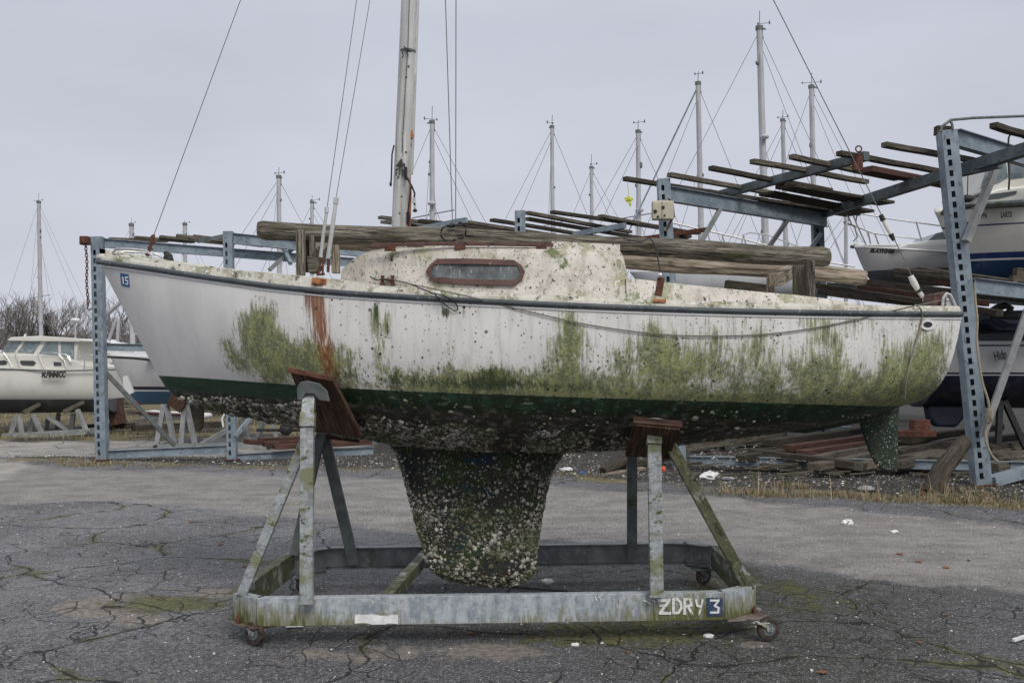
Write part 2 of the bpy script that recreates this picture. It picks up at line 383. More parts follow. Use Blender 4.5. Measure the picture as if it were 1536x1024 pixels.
_kp = [cz(*a) for a in ((148, 391), (154, 404), (195, 483), (236, 561), (250, 583), (268, 597), (300, 610), (350, 622), (400, 631), (500, 650), (600, 666), (700, 674), (768, 677), (870, 676), (1000, 667), (1150, 650), (1300, 622), (1385, 603))]
_kx, _kz = smooth_curve([a[0] for a in _kp], [a[1] for a in _kp], -3.006, 2.97, k=12)
def keel_z(x): return np.interp(x, _kx, _kz)
def waterline(x): return 1.688 - (x+2.6)*.033 - .03*sstep(-2.6, -.5, x)
def hull_pq(x):
    t = sstep(-3.0, -1.0, x); return 1.25+1.75*t+1.8*sstep(1.3, 2.9, x), 1.02+.95*t+.5*sstep(1.3, 2.9, x)
def hull_pt(x, th, side=-1):
    "th 0 at the sheer .. pi/2 at the centreline"
    p, q = hull_pq(x); zs = sheer_z(x); zb = keel_z(x); b = beam_h(x)
    u = np.sin(th)**(2/p); y = b*np.cos(th)**(2/q); z = zs-u*(zs-zb)
    xs = x - sstep(2.2, 2.97, x)*.155*u**1.35
    return xs, YC+side*y, z
def hull_half(x, z):
    p, q = hull_pq(x); zs = sheer_z(x); zb = keel_z(x); u = np.clip((zs-z)/(zs-zb), 0, 1); return beam_h(x)*(1-u**p)**(1/q)
def on_hull(px, py, out=0.004):
    Y = 6.2
    for _ in range(30):
        P = W(px, py, Y); Y = .5*Y+.5*(YC-float(hull_half(min(max(P.x, -3), 2.96), P.z))-out)
    return W(px, py, Y)

boat = empty('sailboat', (0, YC, 0), 'derelict white sailboat stained with green algae and barnacles, propped on a wheeled cradle', 'sailboat')

def topside_material():
    t = NT('fouled_hull'); v = t.objc(); wl = t.attr('wl'); al = t.attr('algae'); dk = t.attr('dark'); ru = t.attr('rust'); sp = t.attr('speck')
    # white gelcoat
    white = t.mix(t.rng(t.noise(t.map(v, (1, 1, .5)), 4, 6), .3, .7), (.64, .63, .615), (.73, .72, .695))
    grime = t.noise(t.map(v, (7, 7, .7)), 3, 7, .7)
    white = t.mix(t.mul(t.rng(grime, .45, .7), t.rng(sp, 0, 1, .15, .75)), white, (.47, .46, .40))
    scr = t.noise(t.map(v, (2, 2, 9), (0, .5, 0)), 7, 4, .6, 1.5)
    # algae, combed downwards
    st = t.noise(t.map(v, (42, 42, 2.4), (0, -.10, 0)), 1.6, 6, .72)
    st2 = t.noise(t.map(v, (7, 7, 3)), 2.2, 6, .65)
    st3 = t.noise(t.map(v, (26, 26, 26)), 2.4, 5, .7)
    comb = t.addm(t.addm(t.mul(st, .52), t.mul(st2, .22)), t.mul(st3, .26))
    patch = t.noise(t.map(v, (1.5, 1.5, .9)), 3.1, 5, .6)
    a = t.addm(al, t.mul(t.math('SUBTRACT', comb, .5), 3.9)); a = t.addm(a, t.mul(t.math('SUBTRACT', patch, .52), 2.0)); a = t.mul(a, t.rng(al, .02, .2))
    m = t.mul(t.rng(a, .26, .85), 1.0)
    ag = t.mix(t.rng(st2, .42, .58), (.185, .205, .038), (.068, .09, .012))
    ag = t.mix(t.rng(st3, .50, .62, 0, .6), ag, (.38, .38, .20)); ag = t.mix(t.rng(st3, .48, .36, 0, .75), ag, (.055, .07, .014))
    col = t.mix(t.mul(m, .9), white, ag)
    dm = t.rng(t.addm(dk, t.mul(t.math('SUBTRACT', comb, .5), 2.6)), .42, .95)
    col = t.mix(t.mul(dm, .92), col, (.025, .042, .010))
    # pale scratches through the growth
    scm = t.rng(t.math('ABSOLUTE', t.math('SUBTRACT', scr, .5)), 0, .010, 1, 0)
    scm = t.mul(scm, t.mul(t.rng(t.noise(v, 3.5, 2), .5, .62), t.rng(a, .3, .8)))
    col = t.mix(t.mul(scm, .75), col, (.56, .55, .47))
    # rust weeping from the chainplate
    rn = t.noise(t.map(v, (38, 38, 1.3)), 1.5, 7, .72)
    rm = t.mul(t.rng(t.addm(ru, t.mul(t.math('SUBTRACT', rn, .5), 4.2)), .25, 1.25), t.rng(ru, .02, .2))
    rc = t.mix(t.rng(rn, .38, .58), (.37, .155, .045), (.15, .05, .016))
    col = t.mix(t.mul(rm, .92), col, rc)
    # black specks: spots of several sizes
    bm = None
    for sc, r0, k in ((11, .125, .0), (19, .17, .25), (38, .22, .5)):
        d = t.voro(v, sc); cell = t.voro(v, sc, out='Color')
        s = t.N.new('ShaderNodeSeparateColor'); t.L.new(cell, s.inputs[0])
        pres = t.rng(t.math('SUBTRACT', s.outputs[0], t.mul(sp, k)), .37, .38, 1, 0)
        rad = t.mul(t.addm(.42, t.mul(t.mul(s.outputs[1], s.outputs[1]), .72)), r0)
        mm = t.mul(t.math('LESS_THAN', t.addm(d, t.mul(st3, .10)), t.addm(rad, .075)), pres)
        bm = mm if bm is None else t.math('MAXIMUM', bm, mm)
    clump = t.rng(t.noise(v, 3.2, 3), .42, .6)
    bm = t.mul(bm, t.mul(t.rng(sp, .05, .5), t.rng(clump, 0, 1, .45, 1)))
    col = t.mix(bm, col, (.02, .02, .016))
    # green boot band
    gp = t.mix(t.rng(t.noise(t.map(v, (3, 3, 14)), 3, 6, .6), .35, .7), (.014, .042, .022), (.030, .075, .042))
    chip = t.rng(t.noise(t.map(v, (4, 4, 16)), 3.2, 6, .68), .575, .62)
    chip = t.mul(chip, t.rng(sp, .3, .8))
    gp = t.mix(chip, gp, (.28, .30, .20))
    gp = t.mix(t.mul(t.rng(st2, .38, .56), t.rng(sp, .15, .7, .1, .97)), gp, (.013, .021, .008))
    edge = t.addm(wl, t.mul(t.math('SUBTRACT', st3, .5), .008))
    col = t.mix(t.rng(edge, -.003, .003, 1, 0), col, gp)
    # antifouling below
    af = t.mix(t.rng(t.noise(v, 5, 6, .65), .35, .65), (.022, .022, .017), (.055, .05, .036))
    af = t.mix(t.rng(t.noise(t.map(v, (1, 1, 2)), 3.0, 6, .7), .52, .68), af, (.030, .045, .012))
    af = t.mix(t.rng(t.noise(t.map(v, (1, 1, 2)), 14, 6, .7), .50, .62), af, (.17, .16, .135))
    low = t.addm(wl, t.mul(t.math('SUBTRACT', st2, .5), .16))
    am = t.rng(low, -.135, -.095, 1, 0)
    col = t.mix(am, col, af)
    rough = t.addm(.38, t.mul(t.math('MAXIMUM', m, am), .45))
    n1 = t.bump(t.noise(v, 55, 6, .7), .9, .004); 
    n2 = t.bump(t.mul(t.addm(m, t.mul(am, 2)), st3), .35, .008)
    bn = t.bump(t.mul(am, t.noise(v, 38, 6, .75)), .9, .02, n2)
    return t.fin(col, rough, bn, 0, .4)
M['hull'] = topside_material()

def gauss(px, py, blobs):
    s = np.zeros_like(px)
    for (cx, cy, rx, ry, k) in blobs: s = np.maximum(s, 0)+k*np.exp(-(((px-cx)/rx)**2+((py-cy)/ry)**2))
    return s
def build_hull():
    nx, nt = 420, 110
    tx = np.linspace(0, 1, nx); xs = -3.006+5.941*(.6*tx+.4*(1-np.cos(tx*math.pi))/2); xs[0] = -3.006; xs[-1] = 2.935
    th = np.linspace(0, math.pi/2, nt); th = th*(.35+.65*th/(math.pi/2))
    X, T = np.meshgrid(xs, th, indexing='ij')
    px_, yn, z_ = hull_pt(X, T, -1); _, yf, _ = hull_pt(X, T, 1)
    V = []; Fs = []
    near = np.stack([px_, yn, z_], -1); far = np.stack([px_, yf, z_], -1)
    idn = np.arange(nx*nt).reshape(nx, nt); idf = idn+nx*nt
    a = idn[:-1, :-1]; b = idn[1:, :-1]; c = idn[1:, 1:]; d = idn[:-1, 1:]
    Fs.append(np.stack([a, d, c, b], -1).reshape(-1, 4))
    a = idf[:-1, :-1]; b = idf[1:, :-1]; c = idf[1:, 1:]; d = idf[:-1, 1:]
    Fs.append(np.stack([a, b, c, d], -1).reshape(-1, 4))
    a = idn[-1, :-1]; b = idf[-1, :-1]; c = idf[-1, 1:]; d = idn[-1, 1:]      # transom
    Fs.append(np.stack([a, d, c, b], -1).reshape(-1, 4))
    V = np.concatenate([near.reshape(-1, 3), far.reshape(-1, 3)])
    PX = (768+F*near[..., 0]/near[..., 1]).ravel(); PY = (550-F*(near[..., 2]-H)/near[..., 1]).ravel()
    x = near[..., 0].ravel(); z = near[..., 2].ravel()
    wl = z-waterline(x)
    al = gauss(PX, PY, [(388, 486, 30, 30, 1.15), (405, 535, 66, 32, .75), (350, 525, 34, 40, .38), (445, 540, 60, 36, .75), (505, 545, 28, 36, .65), (562, 472, 8, 24, .8), (580, 488, 8, 26, .75), (566, 520, 10, 40, .35), (668, 470, 7, 14, .8), (694, 470, 5, 12, .6), (760, 466, 8, 5, .6),
        (590, 560, 24, 26, .5), (650, 565, 90, 17, .5), (674, 515, 13, 60, .42), (700, 500, 10, 45, .22), (735, 565, 55, 20, .7), (850, 520, 28, 60, .62), (815, 570, 60, 22, .35), (868, 575, 55, 22, .5), (930, 530, 18, 45, .3),
        (975, 540, 34, 60, .5), (1030, 545, 38, 50, .45), (1030, 500, 14, 24, .3), (1090, 555, 45, 32, .4), (1130, 520, 22, 52, .4), (1200, 560, 60, 32, .5), (1245, 530, 22, 55, .38), (1215, 505, 12, 32, .25), (1300, 575, 50, 30, .45),
        (1350, 560, 32, 52, .45), (1378, 520, 24, 52, .3), (1405, 560, 20, 52, .4), (985, 490, 22, 40, .3), (1060, 500, 14, 28, .2)])
    hgt = PY-(562+np.interp(PX, [236, 430, 768, 1000, 1400], [0, 10, 28, 36, 40]))
    al += sstep(420, 700, PX)*.75*np.exp(-np.clip(-hgt, 0, 999)/17.) + sstep(300, 450, PX)*.2*np.exp(-np.clip(-hgt, 0, 999)/10.)
    al += sstep(700, 1000, PX)*.16+sstep(780, 860, PX)*.12*sstep(475, 520, PY)
    al = al*1.02*sstep(300, 360, PX)
    dk = gauss(PX, PY, [(735, 562, 40, 22, .75), (590, 562, 14, 22, .6), (985, 500, 10, 48, .42), (670, 468, 8, 12, .5), (564, 468, 5, 20, .9), (582, 490, 5, 18, .8), (668, 468, 5, 10, .8), (676, 500, 6, 34, .3), (640, 572, 70, 11, .6), (800, 576, 80, 10, .5), (900, 583, 80, 8, .45), (1060, 588, 90, 8, .4), (870, 540, 10, 40, .25), (1040, 530, 8, 40, .25), (520, 560, 30, 10, .3), (392, 484, 22, 24, .5), (370, 545, 40, 10, .3), (440, 530, 30, 30, .3), (500, 560, 30, 14, .45), (700, 580, 120, 9, .3), (1320, 592, 90, 12, .22), (1230, 590, 60, 10, .2)])
    rc = 471+(PY-430)*.18
    ru = np.exp(-((PX-rc)/(15.5+(PY-430)*.0))**2)*np.interp(PY, [425, 440, 500, 560, 590], [1.6, 1.45, 1.25, 1.0, .6])
    ru += gauss(PX, PY, [(975, 590, 16, 10, .0), (990, 460, 12, 8, .5)])
    sp = sstep(340, 620, PX)*(.45+.55*fbm(PX/60., PY/60., 3))*np.interp(PX, [600, 1100, 1250, 1440], [1, 1, .7, .55])
    sp += gauss(PX, PY, [(660, 470, 60, 28, .3), (930, 490, 60, 30, .2), (395, 440, 16, 20, .5)])
    rep = lambda q: np.r_[q, q]
    o = np_mesh('hull', V-np.array([0, YC, 0]), np.concatenate(Fs), M['hull'], boat,
        {'wl': rep(wl), 'algae': rep(al), 'dark': rep(dk), 'rust': rep(ru), 'speck': rep(sp)}, smooth=True)
    try: o.data.set_sharp_from_angle(angle=math.radians(50))
    except Exception: pass
    return o
hull = build_hull()

# rub rail, deck
def sheer_pt(x, side=-1, inset=0, dz=0): return Vector((x, YC+side*(float(beam_h(x))-inset), float(sheer_z(x))+dz))
XS = [-3.0+5.93*i/140 for i in range(141)]
m = MB()
for sd in (-1, 1):
    m.tube([sheer_pt(x, sd, -.006, -.006) for x in XS], .0185, 10)
m.tube([sheer_pt(-3.0, -1, -.006, -.006)+Vector((-.008, 0, 0)), sheer_pt(-3.0, 1, -.006, -.006)+Vector((-.008, 0, 0))], .0185, 10)
m.tube([sheer_pt(2.93, -1, -.006, -.006), sheer_pt(2.93, 1, -.006, -.006)], .0185, 10)
m.build('rub_rail', M['rubrail'], boat, smooth=True)
m = MB(); m.tube([sheer_pt(x, -1, -.001, -.036) for x in XS], .007, 6); m.tube([sheer_pt(x, 1, -.001, -.036) for x in XS], .007, 6)
m.build('rail_lip', M['white'], boat, smooth=True)

def toe_h(x): return float(np.interp(x, [-3, -2.2, -1.5, -1.15, -.8, .4, 1.2, 2.3, 2.97], [.055, .062, .085, .085, .058, .055, .055, .05, .05]))
def deck_section(x):
    b = float(beam_h(x)); z = float(sheer_z(x)); e = min(1, b/.3)
    h_ = toe_h(x); half = [(b+.004, .002), (b-.004, .03), (b-.012, h_*.6), (b-.020, h_*.93), (b-.045, h_), (b-.062, h_-.010)]
    half += [(max(b-.062, 0)*k, h_-.010+.045*(1-k*k)) for k in (.85, .6, .3, 0)]
    half = [(max(y, 0)*1.0, dz) for (y, dz) in half]
    return [(-y, z+dz) for y, dz in half] + [(y, z+dz) for y, dz in half[-2::-1]]
def loft(secs, closed_ends=True):
    "secs: list of lists of Vectors"
    vs = [p for s in secs for p in s]; n = len(secs[0]); fs = []
    for i in range(len(secs)-1):
        for k in range(n-1): fs.append((i*n+k, i*n+k+1, (i+1)*n+k+1, (i+1)*n+k))
    if closed_ends: fs += [tuple(range(n))[::-1], tuple(range((len(secs)-1)*n, len(secs)*n))]
    return vs, fs
m = MB(); vs, fs = loft([[Vector((x, YC+y, z)) for y, z in deck_section(x)] for x in XS]); m.add(vs, fs)
deck = m.build('deck', M['deck'], boat, smooth=True, fixn=True)
# bow nosing that overhangs the stem
m = MB(); b0 = sheer_pt(-3.0, -1, 0, .03); m.ball((b0.x+.03, YC, b0.z-.004), .05, 12, 8, (1.1, .8, .55)); m.build('stem_cap', M['deck'], boat, smooth=True)

# cabin trunk
def side_at(px, py, Y): return W(px, py, Y)
_cxt = smooth_curve([498, 512, 530, 550, 575, 600, 700, 800, 880, 929], [419, 404, 388, 378, 373.5, 372, 370, 371, 374, 376.5], 498, 929, n=400, k=8)
def cab_w(x): return float(np.interp(x, [-1.25, -1.0, -.7, -.3, .3, .72, .85], [.30, .46, .56, .63, .66, .67, .67]))
def cab_top(x):
    Y = YC-cab_w(x)*.86; px = 768+F*x/Y; return H-(float(np.interp(px, *_cxt))-550)/F*Y
CX0, CX1 = -1.19, .725
def cab_y(x, z):
    zb = float(sheer_z(x))+.04; zt = cab_top(min(max(x, CX0), CX1)); k = min(max((z-zb)/max(zt-zb, .05), 0), 1); return YC-cab_w(x)*(1-.13*k)
def on_cab(px, py, out=.004):
    Y = 6.4
    for _ in range(25): P = W(px, py, Y); Y = .5*Y+.5*(cab_y(P.x, P.z)-out)
    return W(px, py, Y)
secs = []
for i in range(90):
    x = CX0+(CX1-CX0)*i/89; w = cab_w(x); zb = float(sheer_z(x))+.03; zt = max(cab_top(x), zb+.012); h = zt-zb
    half = [(w*1.0, zb), (w*.995, zb+h*.05), (w*.955, zb+h*.36), (w*.905, zb+h*.72), (w*.885, zb+h*.86), (w*.86, zb+h*.95), (w*.80, zt+.004), (w*.6, zt+.022), (w*.3, zt+.034), (0, zt+.038)]
    secs.append([Vector((x, YC-y, z)) for y, z in half]+[Vector((x, YC+y, z)) for y, z in half[-2::-1]])
# raked aft bulkhead
for i, (dx, k) in enumerate(((.02, .93), (.05, .55), (.075, .1))):
    w = cab_w(.75); zb = float(sheer_z(.75))+.03; zt = cab_top(CX1)
    half = [(w, zb), (w*.995, zb+(zt-zb)*.05*k), (w*.955, zb+(zt-zb)*.36*k), (w*.905, zb+(zt-zb)*.72*k), (w*.885, zb+(zt-zb)*.86*k), (w*.86, zb+(zt-zb)*.95*k), (w*.80, zb+(zt-zb)*k), (w*.6, zb+(zt-zb)*k+.01*k), (w*.3, zb+(zt-zb)*k+.015*k), (0, zb+(zt-zb)*k+.015*k)]
    secs.append([Vector((CX1+dx, YC-y, z)) for y, z in half]+[Vector((CX1+dx, YC+y, z)) for y, z in half[-2::-1]])
m = MB(); vs, fs = loft(secs); m.add(vs, fs); cabin = m.build('cabin', M['cabin'], boat, smooth=True, fixn=True)

# raised companionway slide and roof slab
def slab(x0, x1, w, z0f, h, name, mat, bev=.008):
    m = MB(); secs = []
    for i in range(12):
        x = x0+(x1-x0)*i/11; z = z0f(x); secs.append([Vector((x, YC-w, z)), Vector((x, YC-w+.012, z+h)), Vector((x, YC, z+h+.02)), Vector((x, YC+w-.012, z+h)), Vector((x, YC+w, z))])
    vs, fs = loft(secs); m.add(vs, fs); return m.build(name, mat, boat, smooth=True, bevel=0, fixn=True)
slab(.27, .73, .50, lambda x: cab_top(min(x, CX1))-.0, .055, 'roof_slide', M['cabin'])
slab(-.60, .28, .46, lambda x: cab_top(x)+.0, .030, 'roof_step', M['cabin'])
# rusted grab rail along the roof edge
def gr(px, py): return W(px, py, 6.50)
m = MB(); pts = [gr(556, 368.5), gr(600, 366.5), gr(660, 365.5), gr(740, 366), (gr(830, 367.5))]
for a, b in zip(pts[:-1], pts[1:]): m.beam(a, b, .03, .024)
rail = m.build('grab_rail', M['rust_paint'], boat, bevel=.003)
for px, py in ((585, 373), (690, 371), (812, 373)):
    m = MB(); m.beam(gr(px-8, py), gr(px+8, py), .03, .03); m.build('rail_foot', M['rust'], rail)

# cabin window: an elongated hexagon
def octo(g):
    pts = [(639+g, 408), (645+g*.75, 398), (656+g*.45, 389+g), (700, 388.5+g), (771-g*.45, 391+g), (782-g*.75, 399), (787.5-g, 408), (784-g*.8, 418), (772-g*.5, 429-g), (700, 427.5-g), (656+g*.5, 424.5-g), (645+g*.75, 418)]
    return pts
out_ = [on_cab(a, b, .002) for a, b in octo(0)]; in_ = [on_cab(a, b, .002) for a, b in octo(8)]
m = MB(); m.ring(out_, in_, (0, -.024, .002)); wf = m.build('cabin_window', M['rust_paint'], boat, bevel=.004, fixn=True)
m = MB(); m.prism([on_cab(a, b, .017) for a, b in octo(7)], (0, .035, 0)); m.build('window_pane', M['portpane'], wf)
m = MB()
for a, b in octo(4)[::2]:
    p = on_cab(a, b, .024); m.cyl(p, p+Vector((0, -.005, 0)), .005, 8)
m.build('screw', M['rust'], wf)
# far side window
mo = Matrix.Diagonal((1, -1, 1)).to_3x3()
def mir(p): return Vector((p.x, 2*YC-p.y, p.z))
m = MB(); m.ring([mir(p) for p in out_], [mir(p) for p in in_], (0, .016, .002)); wf2 = m.build('cabin_window', M['rust_paint'], boat, fixn=True)
m = MB(); m.prism([mir(on_cab(a, b, .017)) for a, b in octo(7)], (0, -.035, 0)); m.build('window_pane', M['portpane'], wf2)

# cockpit coaming
_co = [(944, 417), (960, 418), (1000, 423), (1050, 428), (1100, 433), (1150, 438), (1190, 441), (1240, 447), (1290, 455)]
for sd in (-1, 1):
    secs = []
    for i in range(40):
        px = 940+350*i/39; py = float(np.interp(px, [a for a, _ in _co], [b for _, b in _co])); p = W(px, py, 6.36)
        b = float(beam_h(p.x)); yo = min(.67, b-.16); zb = float(sheer_z(p.x))+.03
        secs.append([Vector((p.x, YC+sd*y, z)) for y, z in ((yo, zb), (yo-.02, p.z-.012), (yo-.032, p.z), (yo-.075, p.z), (yo-.085, p.z-.012), (yo-.085, zb))])
    m = MB(); vs, fs = loft(secs); m.add(vs, fs); m.build('coaming', M['cabin'], boat, smooth=True, fixn=True)

# fin keel
_kr = [(650, 570, 884), (662, 580, 880), (680, 594, 846), (700, 601, 832), (720, 606, 825), (740, 611, 820), (760, 617, 816), (780, 622, 812), (800, 628, 809), (820, 634, 806), (840, 640, 803), (850, 645, 801), (858, 652, 799), (864, 662, 796), (869, 676, 791), (873, 692, 784), (876, 715, 772), (877.5, 738, 757)]
def keel_grid(ns=26):
    rows = []; 
    for (py, a, b) in _kr:
        x0, z = cz(a, py); x1, _ = cz(b, py)
        k = 1.0 if py < 850 else max(.12, 1-((py-850)/28)**2)
        row = []
        for i in range(ns):
            s = (1-math.cos(math.pi*i/(ns-1)))/2
            t = .078*k*(4*s*(1-s))**.5*(1.15-.5*s)
            row.append((x0+(x1-x0)*s, t, z))
        rows.append(row)
    return rows
def build_keel():
    rows = keel_grid(); V = []; ns = len(rows[0]); nr = len(rows)
    # subdivide rows
    R = np.array(rows); tt = np.linspace(0, nr-1, 90); R2 = np.stack([np.stack([np.interp(tt, range(nr), R[:, i, c]) for c in range(3)], -1) for i in range(ns)], 1)
    near = R2.copy(); near[..., 1] = YC-R2[..., 1]; far = R2.copy(); far[..., 1] = YC+R2[..., 1]
    n = near.shape[0]*ns; idn = np.arange(n).reshape(-1, ns); idf = idn+n
    Fs = [np.stack([idn[:-1, :-1], idn[1:, :-1], idn[1:, 1:], idn[:-1, 1:]], -1).reshape(-1, 4), np.stack([idf[:-1, :-1], idf[:-1, 1:], idf[1:, 1:], idf[1:, :-1]], -1).reshape(-1, 4),
          np.stack([idn[-1, :-1], idf[-1, :-1], idf[-1, 1:], idn[-1, 1:]], -1)]
    V = np.concatenate([near.reshape(-1, 3), far.reshape(-1, 3)])
    t = NT('fouled_keel'); v = t.objc(); n1 = t.noise(v, 6, 6, .65); n2 = t.noise(v, 20, 6, .7)
    col = t.mix(t.rng(n1, .38, .62), (.022, .024, .026), (.05, .045, .036))
    col = t.mix(t.rng(t.noise(v, 3.3, 5, .65), .50, .62), col, (.035, .06, .016))
    col = t.mix(t.rng(t.noise(t.map(v, (1, 1, 1.6)), 4.4, 5, .6), .56, .66), col, (.018, .045, .06))
    col = t.mix(t.rng(n2, .56, .68), col, (.11, .10, .08))
    sx = t.N.new('ShaderNodeSeparateXYZ'); t.L.new(v, sx.inputs[0])
    col = t.mix(t.rng(t.addm(sx.outputs['Z'], t.mul(t.math('SUBTRACT', n1, .5), .25)), .19, .27, .9, 0), col, (.12, .055, .035))
    mat = t.fin(col, .85, t.bump(t.noise(v, 40, 6, .75), .9, .02), 0, .3)
    np_mesh('keel', V-np.array([0, YC, 0]), np.concatenate(Fs), mat, boat, smooth=True)
    return R2
KG = build_keel()

# barnacles and mussels: shells too many to count
def shell_material(name, c1, c2, dark):
    t = NT(name); r = t.attr('rnd'); v = t.objc()
    col = t.mix(r, c1, c2); col = t.mix(t.rng(t.math('FRACT', t.mul(r, 7.3)), .62, .66), col, dark)
    col = t.mix(t.rng(t.noise(v, 70, 4), .45, .7, 0, .6), col, tuple(x*.35 for x in c1))
    col = t.mix(t.rng(t.noise(v, 5, 4), .46, .6, 0, .7), col, (.07, .085, .03))
    return t.fin(col, .8, t.bump(t.noise(v, 160, 3), .5, .004), 0, .25)
M['shell'] = shell_material('barnacle_shells', (.17, .16, .135), (.64, .61, .53), (.055, .05, .04))
M['shell_keel'] = shell_material('keel_shells', (.12, .115, .095), (.64, .61, .53), (.045, .045, .036))
def barnacles_hull():
    r = np.random.default_rng(11); n = 90000
    xs = r.uniform(-2.62, 2.85, n); th = r.uniform(.55, math.pi/2-.02, n); side = np.where(r.uniform(0, 1, n) < .72, -1, 1)
    x, y, z = hull_pt(xs, th, side); e = 1e-3
    x2, y2, z2 = hull_pt(xs+e, th, side); x3, y3, z3 = hull_pt(xs, th+e, side)
    nrm = np.cross(np.stack([x2-x, y2-y, z2-z], -1), np.stack([x3-x, y3-y, z3-z], -1)); 
    sg = np.where(nrm[:, 1]*side < 0, -1, 1); nrm *= sg[:, None]
    d = -(z-waterline(x)); px = 768+F*x/(YC-(YC-y)*np.where(side < 0, 1, -1))
    # how thick the growth is at each depth; densest in one ragged belt
    top = np.interp(x, [-2.6, -2.3, -1.6, -1.0, -.5, .5, 1.5, 2.8], [.17, .13, .125, .15, .20, .24, .26, .2])+(fbm(x*3+5, x*0+2, 3)-.5)*.08
    den = sstep(0, .035, d-top)*np.interp(d-top, [0, .10, .20, .35, .6], [1, .95, .42, .22, .25])
    den *= np.interp(x, [-2.6, -1.0, .6, 1.1, 1.5, 2.85], [1.2, 1.0, .8, .35, .18, .10])
    den += .025*(d > .06)*sstep(-1, .5, x)
    den *= sstep(.30, .55, fbm(x*5, z*9+y*3, 3))*1.3
    keep = (r.uniform(0, 1, n) < den*.55)
    P = np.stack([x, y, z], -1)[keep]-np.array([0, YC, 0]); N_ = nrm[keep]; xx = x[keep]
    S = (.004+.021*r.beta(1.3, 3.8, len(P)))*np.interp(xx, [-2.6, -1.5, 1.0, 2.8], [1.25, 1.2, 1.0, .7])
    o = scatter_mesh('barnacle_growth', ICO_V, ICO_F, P, N_, S, M['shell'], boat, 5, .26, .62); o['kind'] = 'stuff'
    print('hull barnacles', len(P))
barnacles_hull()
def barnacles_keel():
    r = np.random.default_rng(12); n = 42000; nr, ns = KG.shape[:2]
    a = r.uniform(0, nr-1.001, n); b = r.uniform(0, ns-1.001, n); ia = a.astype(int); ib = b.astype(int); fa = (a-ia)[:, None]; fb = (b-ib)[:, None]
    P = KG[ia, ib]*(1-fa)*(1-fb)+KG[ia+1, ib]*fa*(1-fb)+KG[ia, ib+1]*(1-fa)*fb+KG[ia+1, ib+1]*fa*fb
    du = KG[ia+1, ib]-KG[ia, ib]; dv = KG[ia, ib+1]-KG[ia, ib]; N_ = np.cross(du, dv); N_[:, 1] = np.abs(N_[:, 1])+1e-5
    N_ /= np.linalg.norm(N_, axis=1, keepdims=True); N_[N_[:, 1] < .2, 1] = .4
    side = np.where(r.uniform(0, 1, n) < .68, -1, 1)
    z = P[:, 2]; x = P[:, 0]
    den = np.interp(z, [.15, .25, .32, .42, .55, .8, 1.0, 1.25], [.95, .8, .6, 1.0, .75, .40, .3, .25])
    den *= .25+1.1*sstep(.35, .62, fbm(x*4+3, z*4, 3))
    den = np.where((z > .24) & (z < .345) & (x > -.25), den*.18, den)
    edge = np.minimum(b, ns-1-b) < 3; den = np.where(edge, np.maximum(den, .6), den)
    keep = r.uniform(0, 1, n) < den*.85
    P = P[keep]; N_ = N_[keep]; side = side[keep]; z = z[keep]
    Q = P.copy(); Q[:, 1] = side*P[:, 1]; NN = N_.copy(); NN[:, 1] = side*N_[:, 1]
    S = (.003+.028*r.beta(1.0, 5.4, len(P)))*np.interp(z, [.2, .36, .55, 1.2], [1.1, 1.25, 1.0, .7])
    o = scatter_mesh('shell_crust', ICO_V, ICO_F, Q, NN, S, M['shell_keel'], boat, 6, .13, .5); o['kind'] = 'stuff'
    print('keel barnacles', len(P))
barnacles_keel()

# rudder and skeg
m = MB()
rp = [(1287, 612), (1291, 640), (1298, 662), (1306, 680), (1312, 694), (1320, 703), (1331, 707), (1344, 706), (1346, 680), (1346, 650), (1348, 612)]
m.prism([W(a, b, YC)+Vector((0, -.022, 0)) for a, b in rp], (0, .044, 0))
M['rudder'] = gmat('fouled_green_rudder', (.018, .035, .024), (.035, .055, .035), 5, .8, 0, [((.10, .09, .07), (1, 1, 1), 10, .55, .66), ((.03, .025, .02), (1, 1, 1), 5, .52, .62)], .6, 60, .01, src='o')
rud = m.build('rudder', M['rudder'], boat, bevel=.012)
r_ = np.random.default_rng(4); pts = []
while len(pts) < 420:
    a = r_.uniform(1288, 1346); b = r_.uniform(615, 706)
    if a > 1287+(b-612)*.28+max(0, b-690)*.5: pts.append(W(a, b, YC-.022) if r_.uniform() < .7 else W(a, b, YC)+Vector((0, .022, 0)))
P = np.array(pts)-np.array([0, YC, 0]); Nn = np.zeros_like(P); Nn[:, 1] = np.sign(P[:, 1]-.0)+1e-4
o = scatter_mesh('rudder_shells', ICO_V, ICO_F, P, Nn, .0025+.006*r_.beta(1.4, 4, len(P)), M['shell'], rud, 8); o['kind'] = 'stuff'
m = MB(); m.prism([W(a, b, YC-.03) for a, b in ((1150, 646), (1287, 622), (1350, 606), (1350, 617), (1290, 634), (1210, 650))], (0, .06, 0)); m.build('skeg', M['rudder'], boat, bevel=.01)

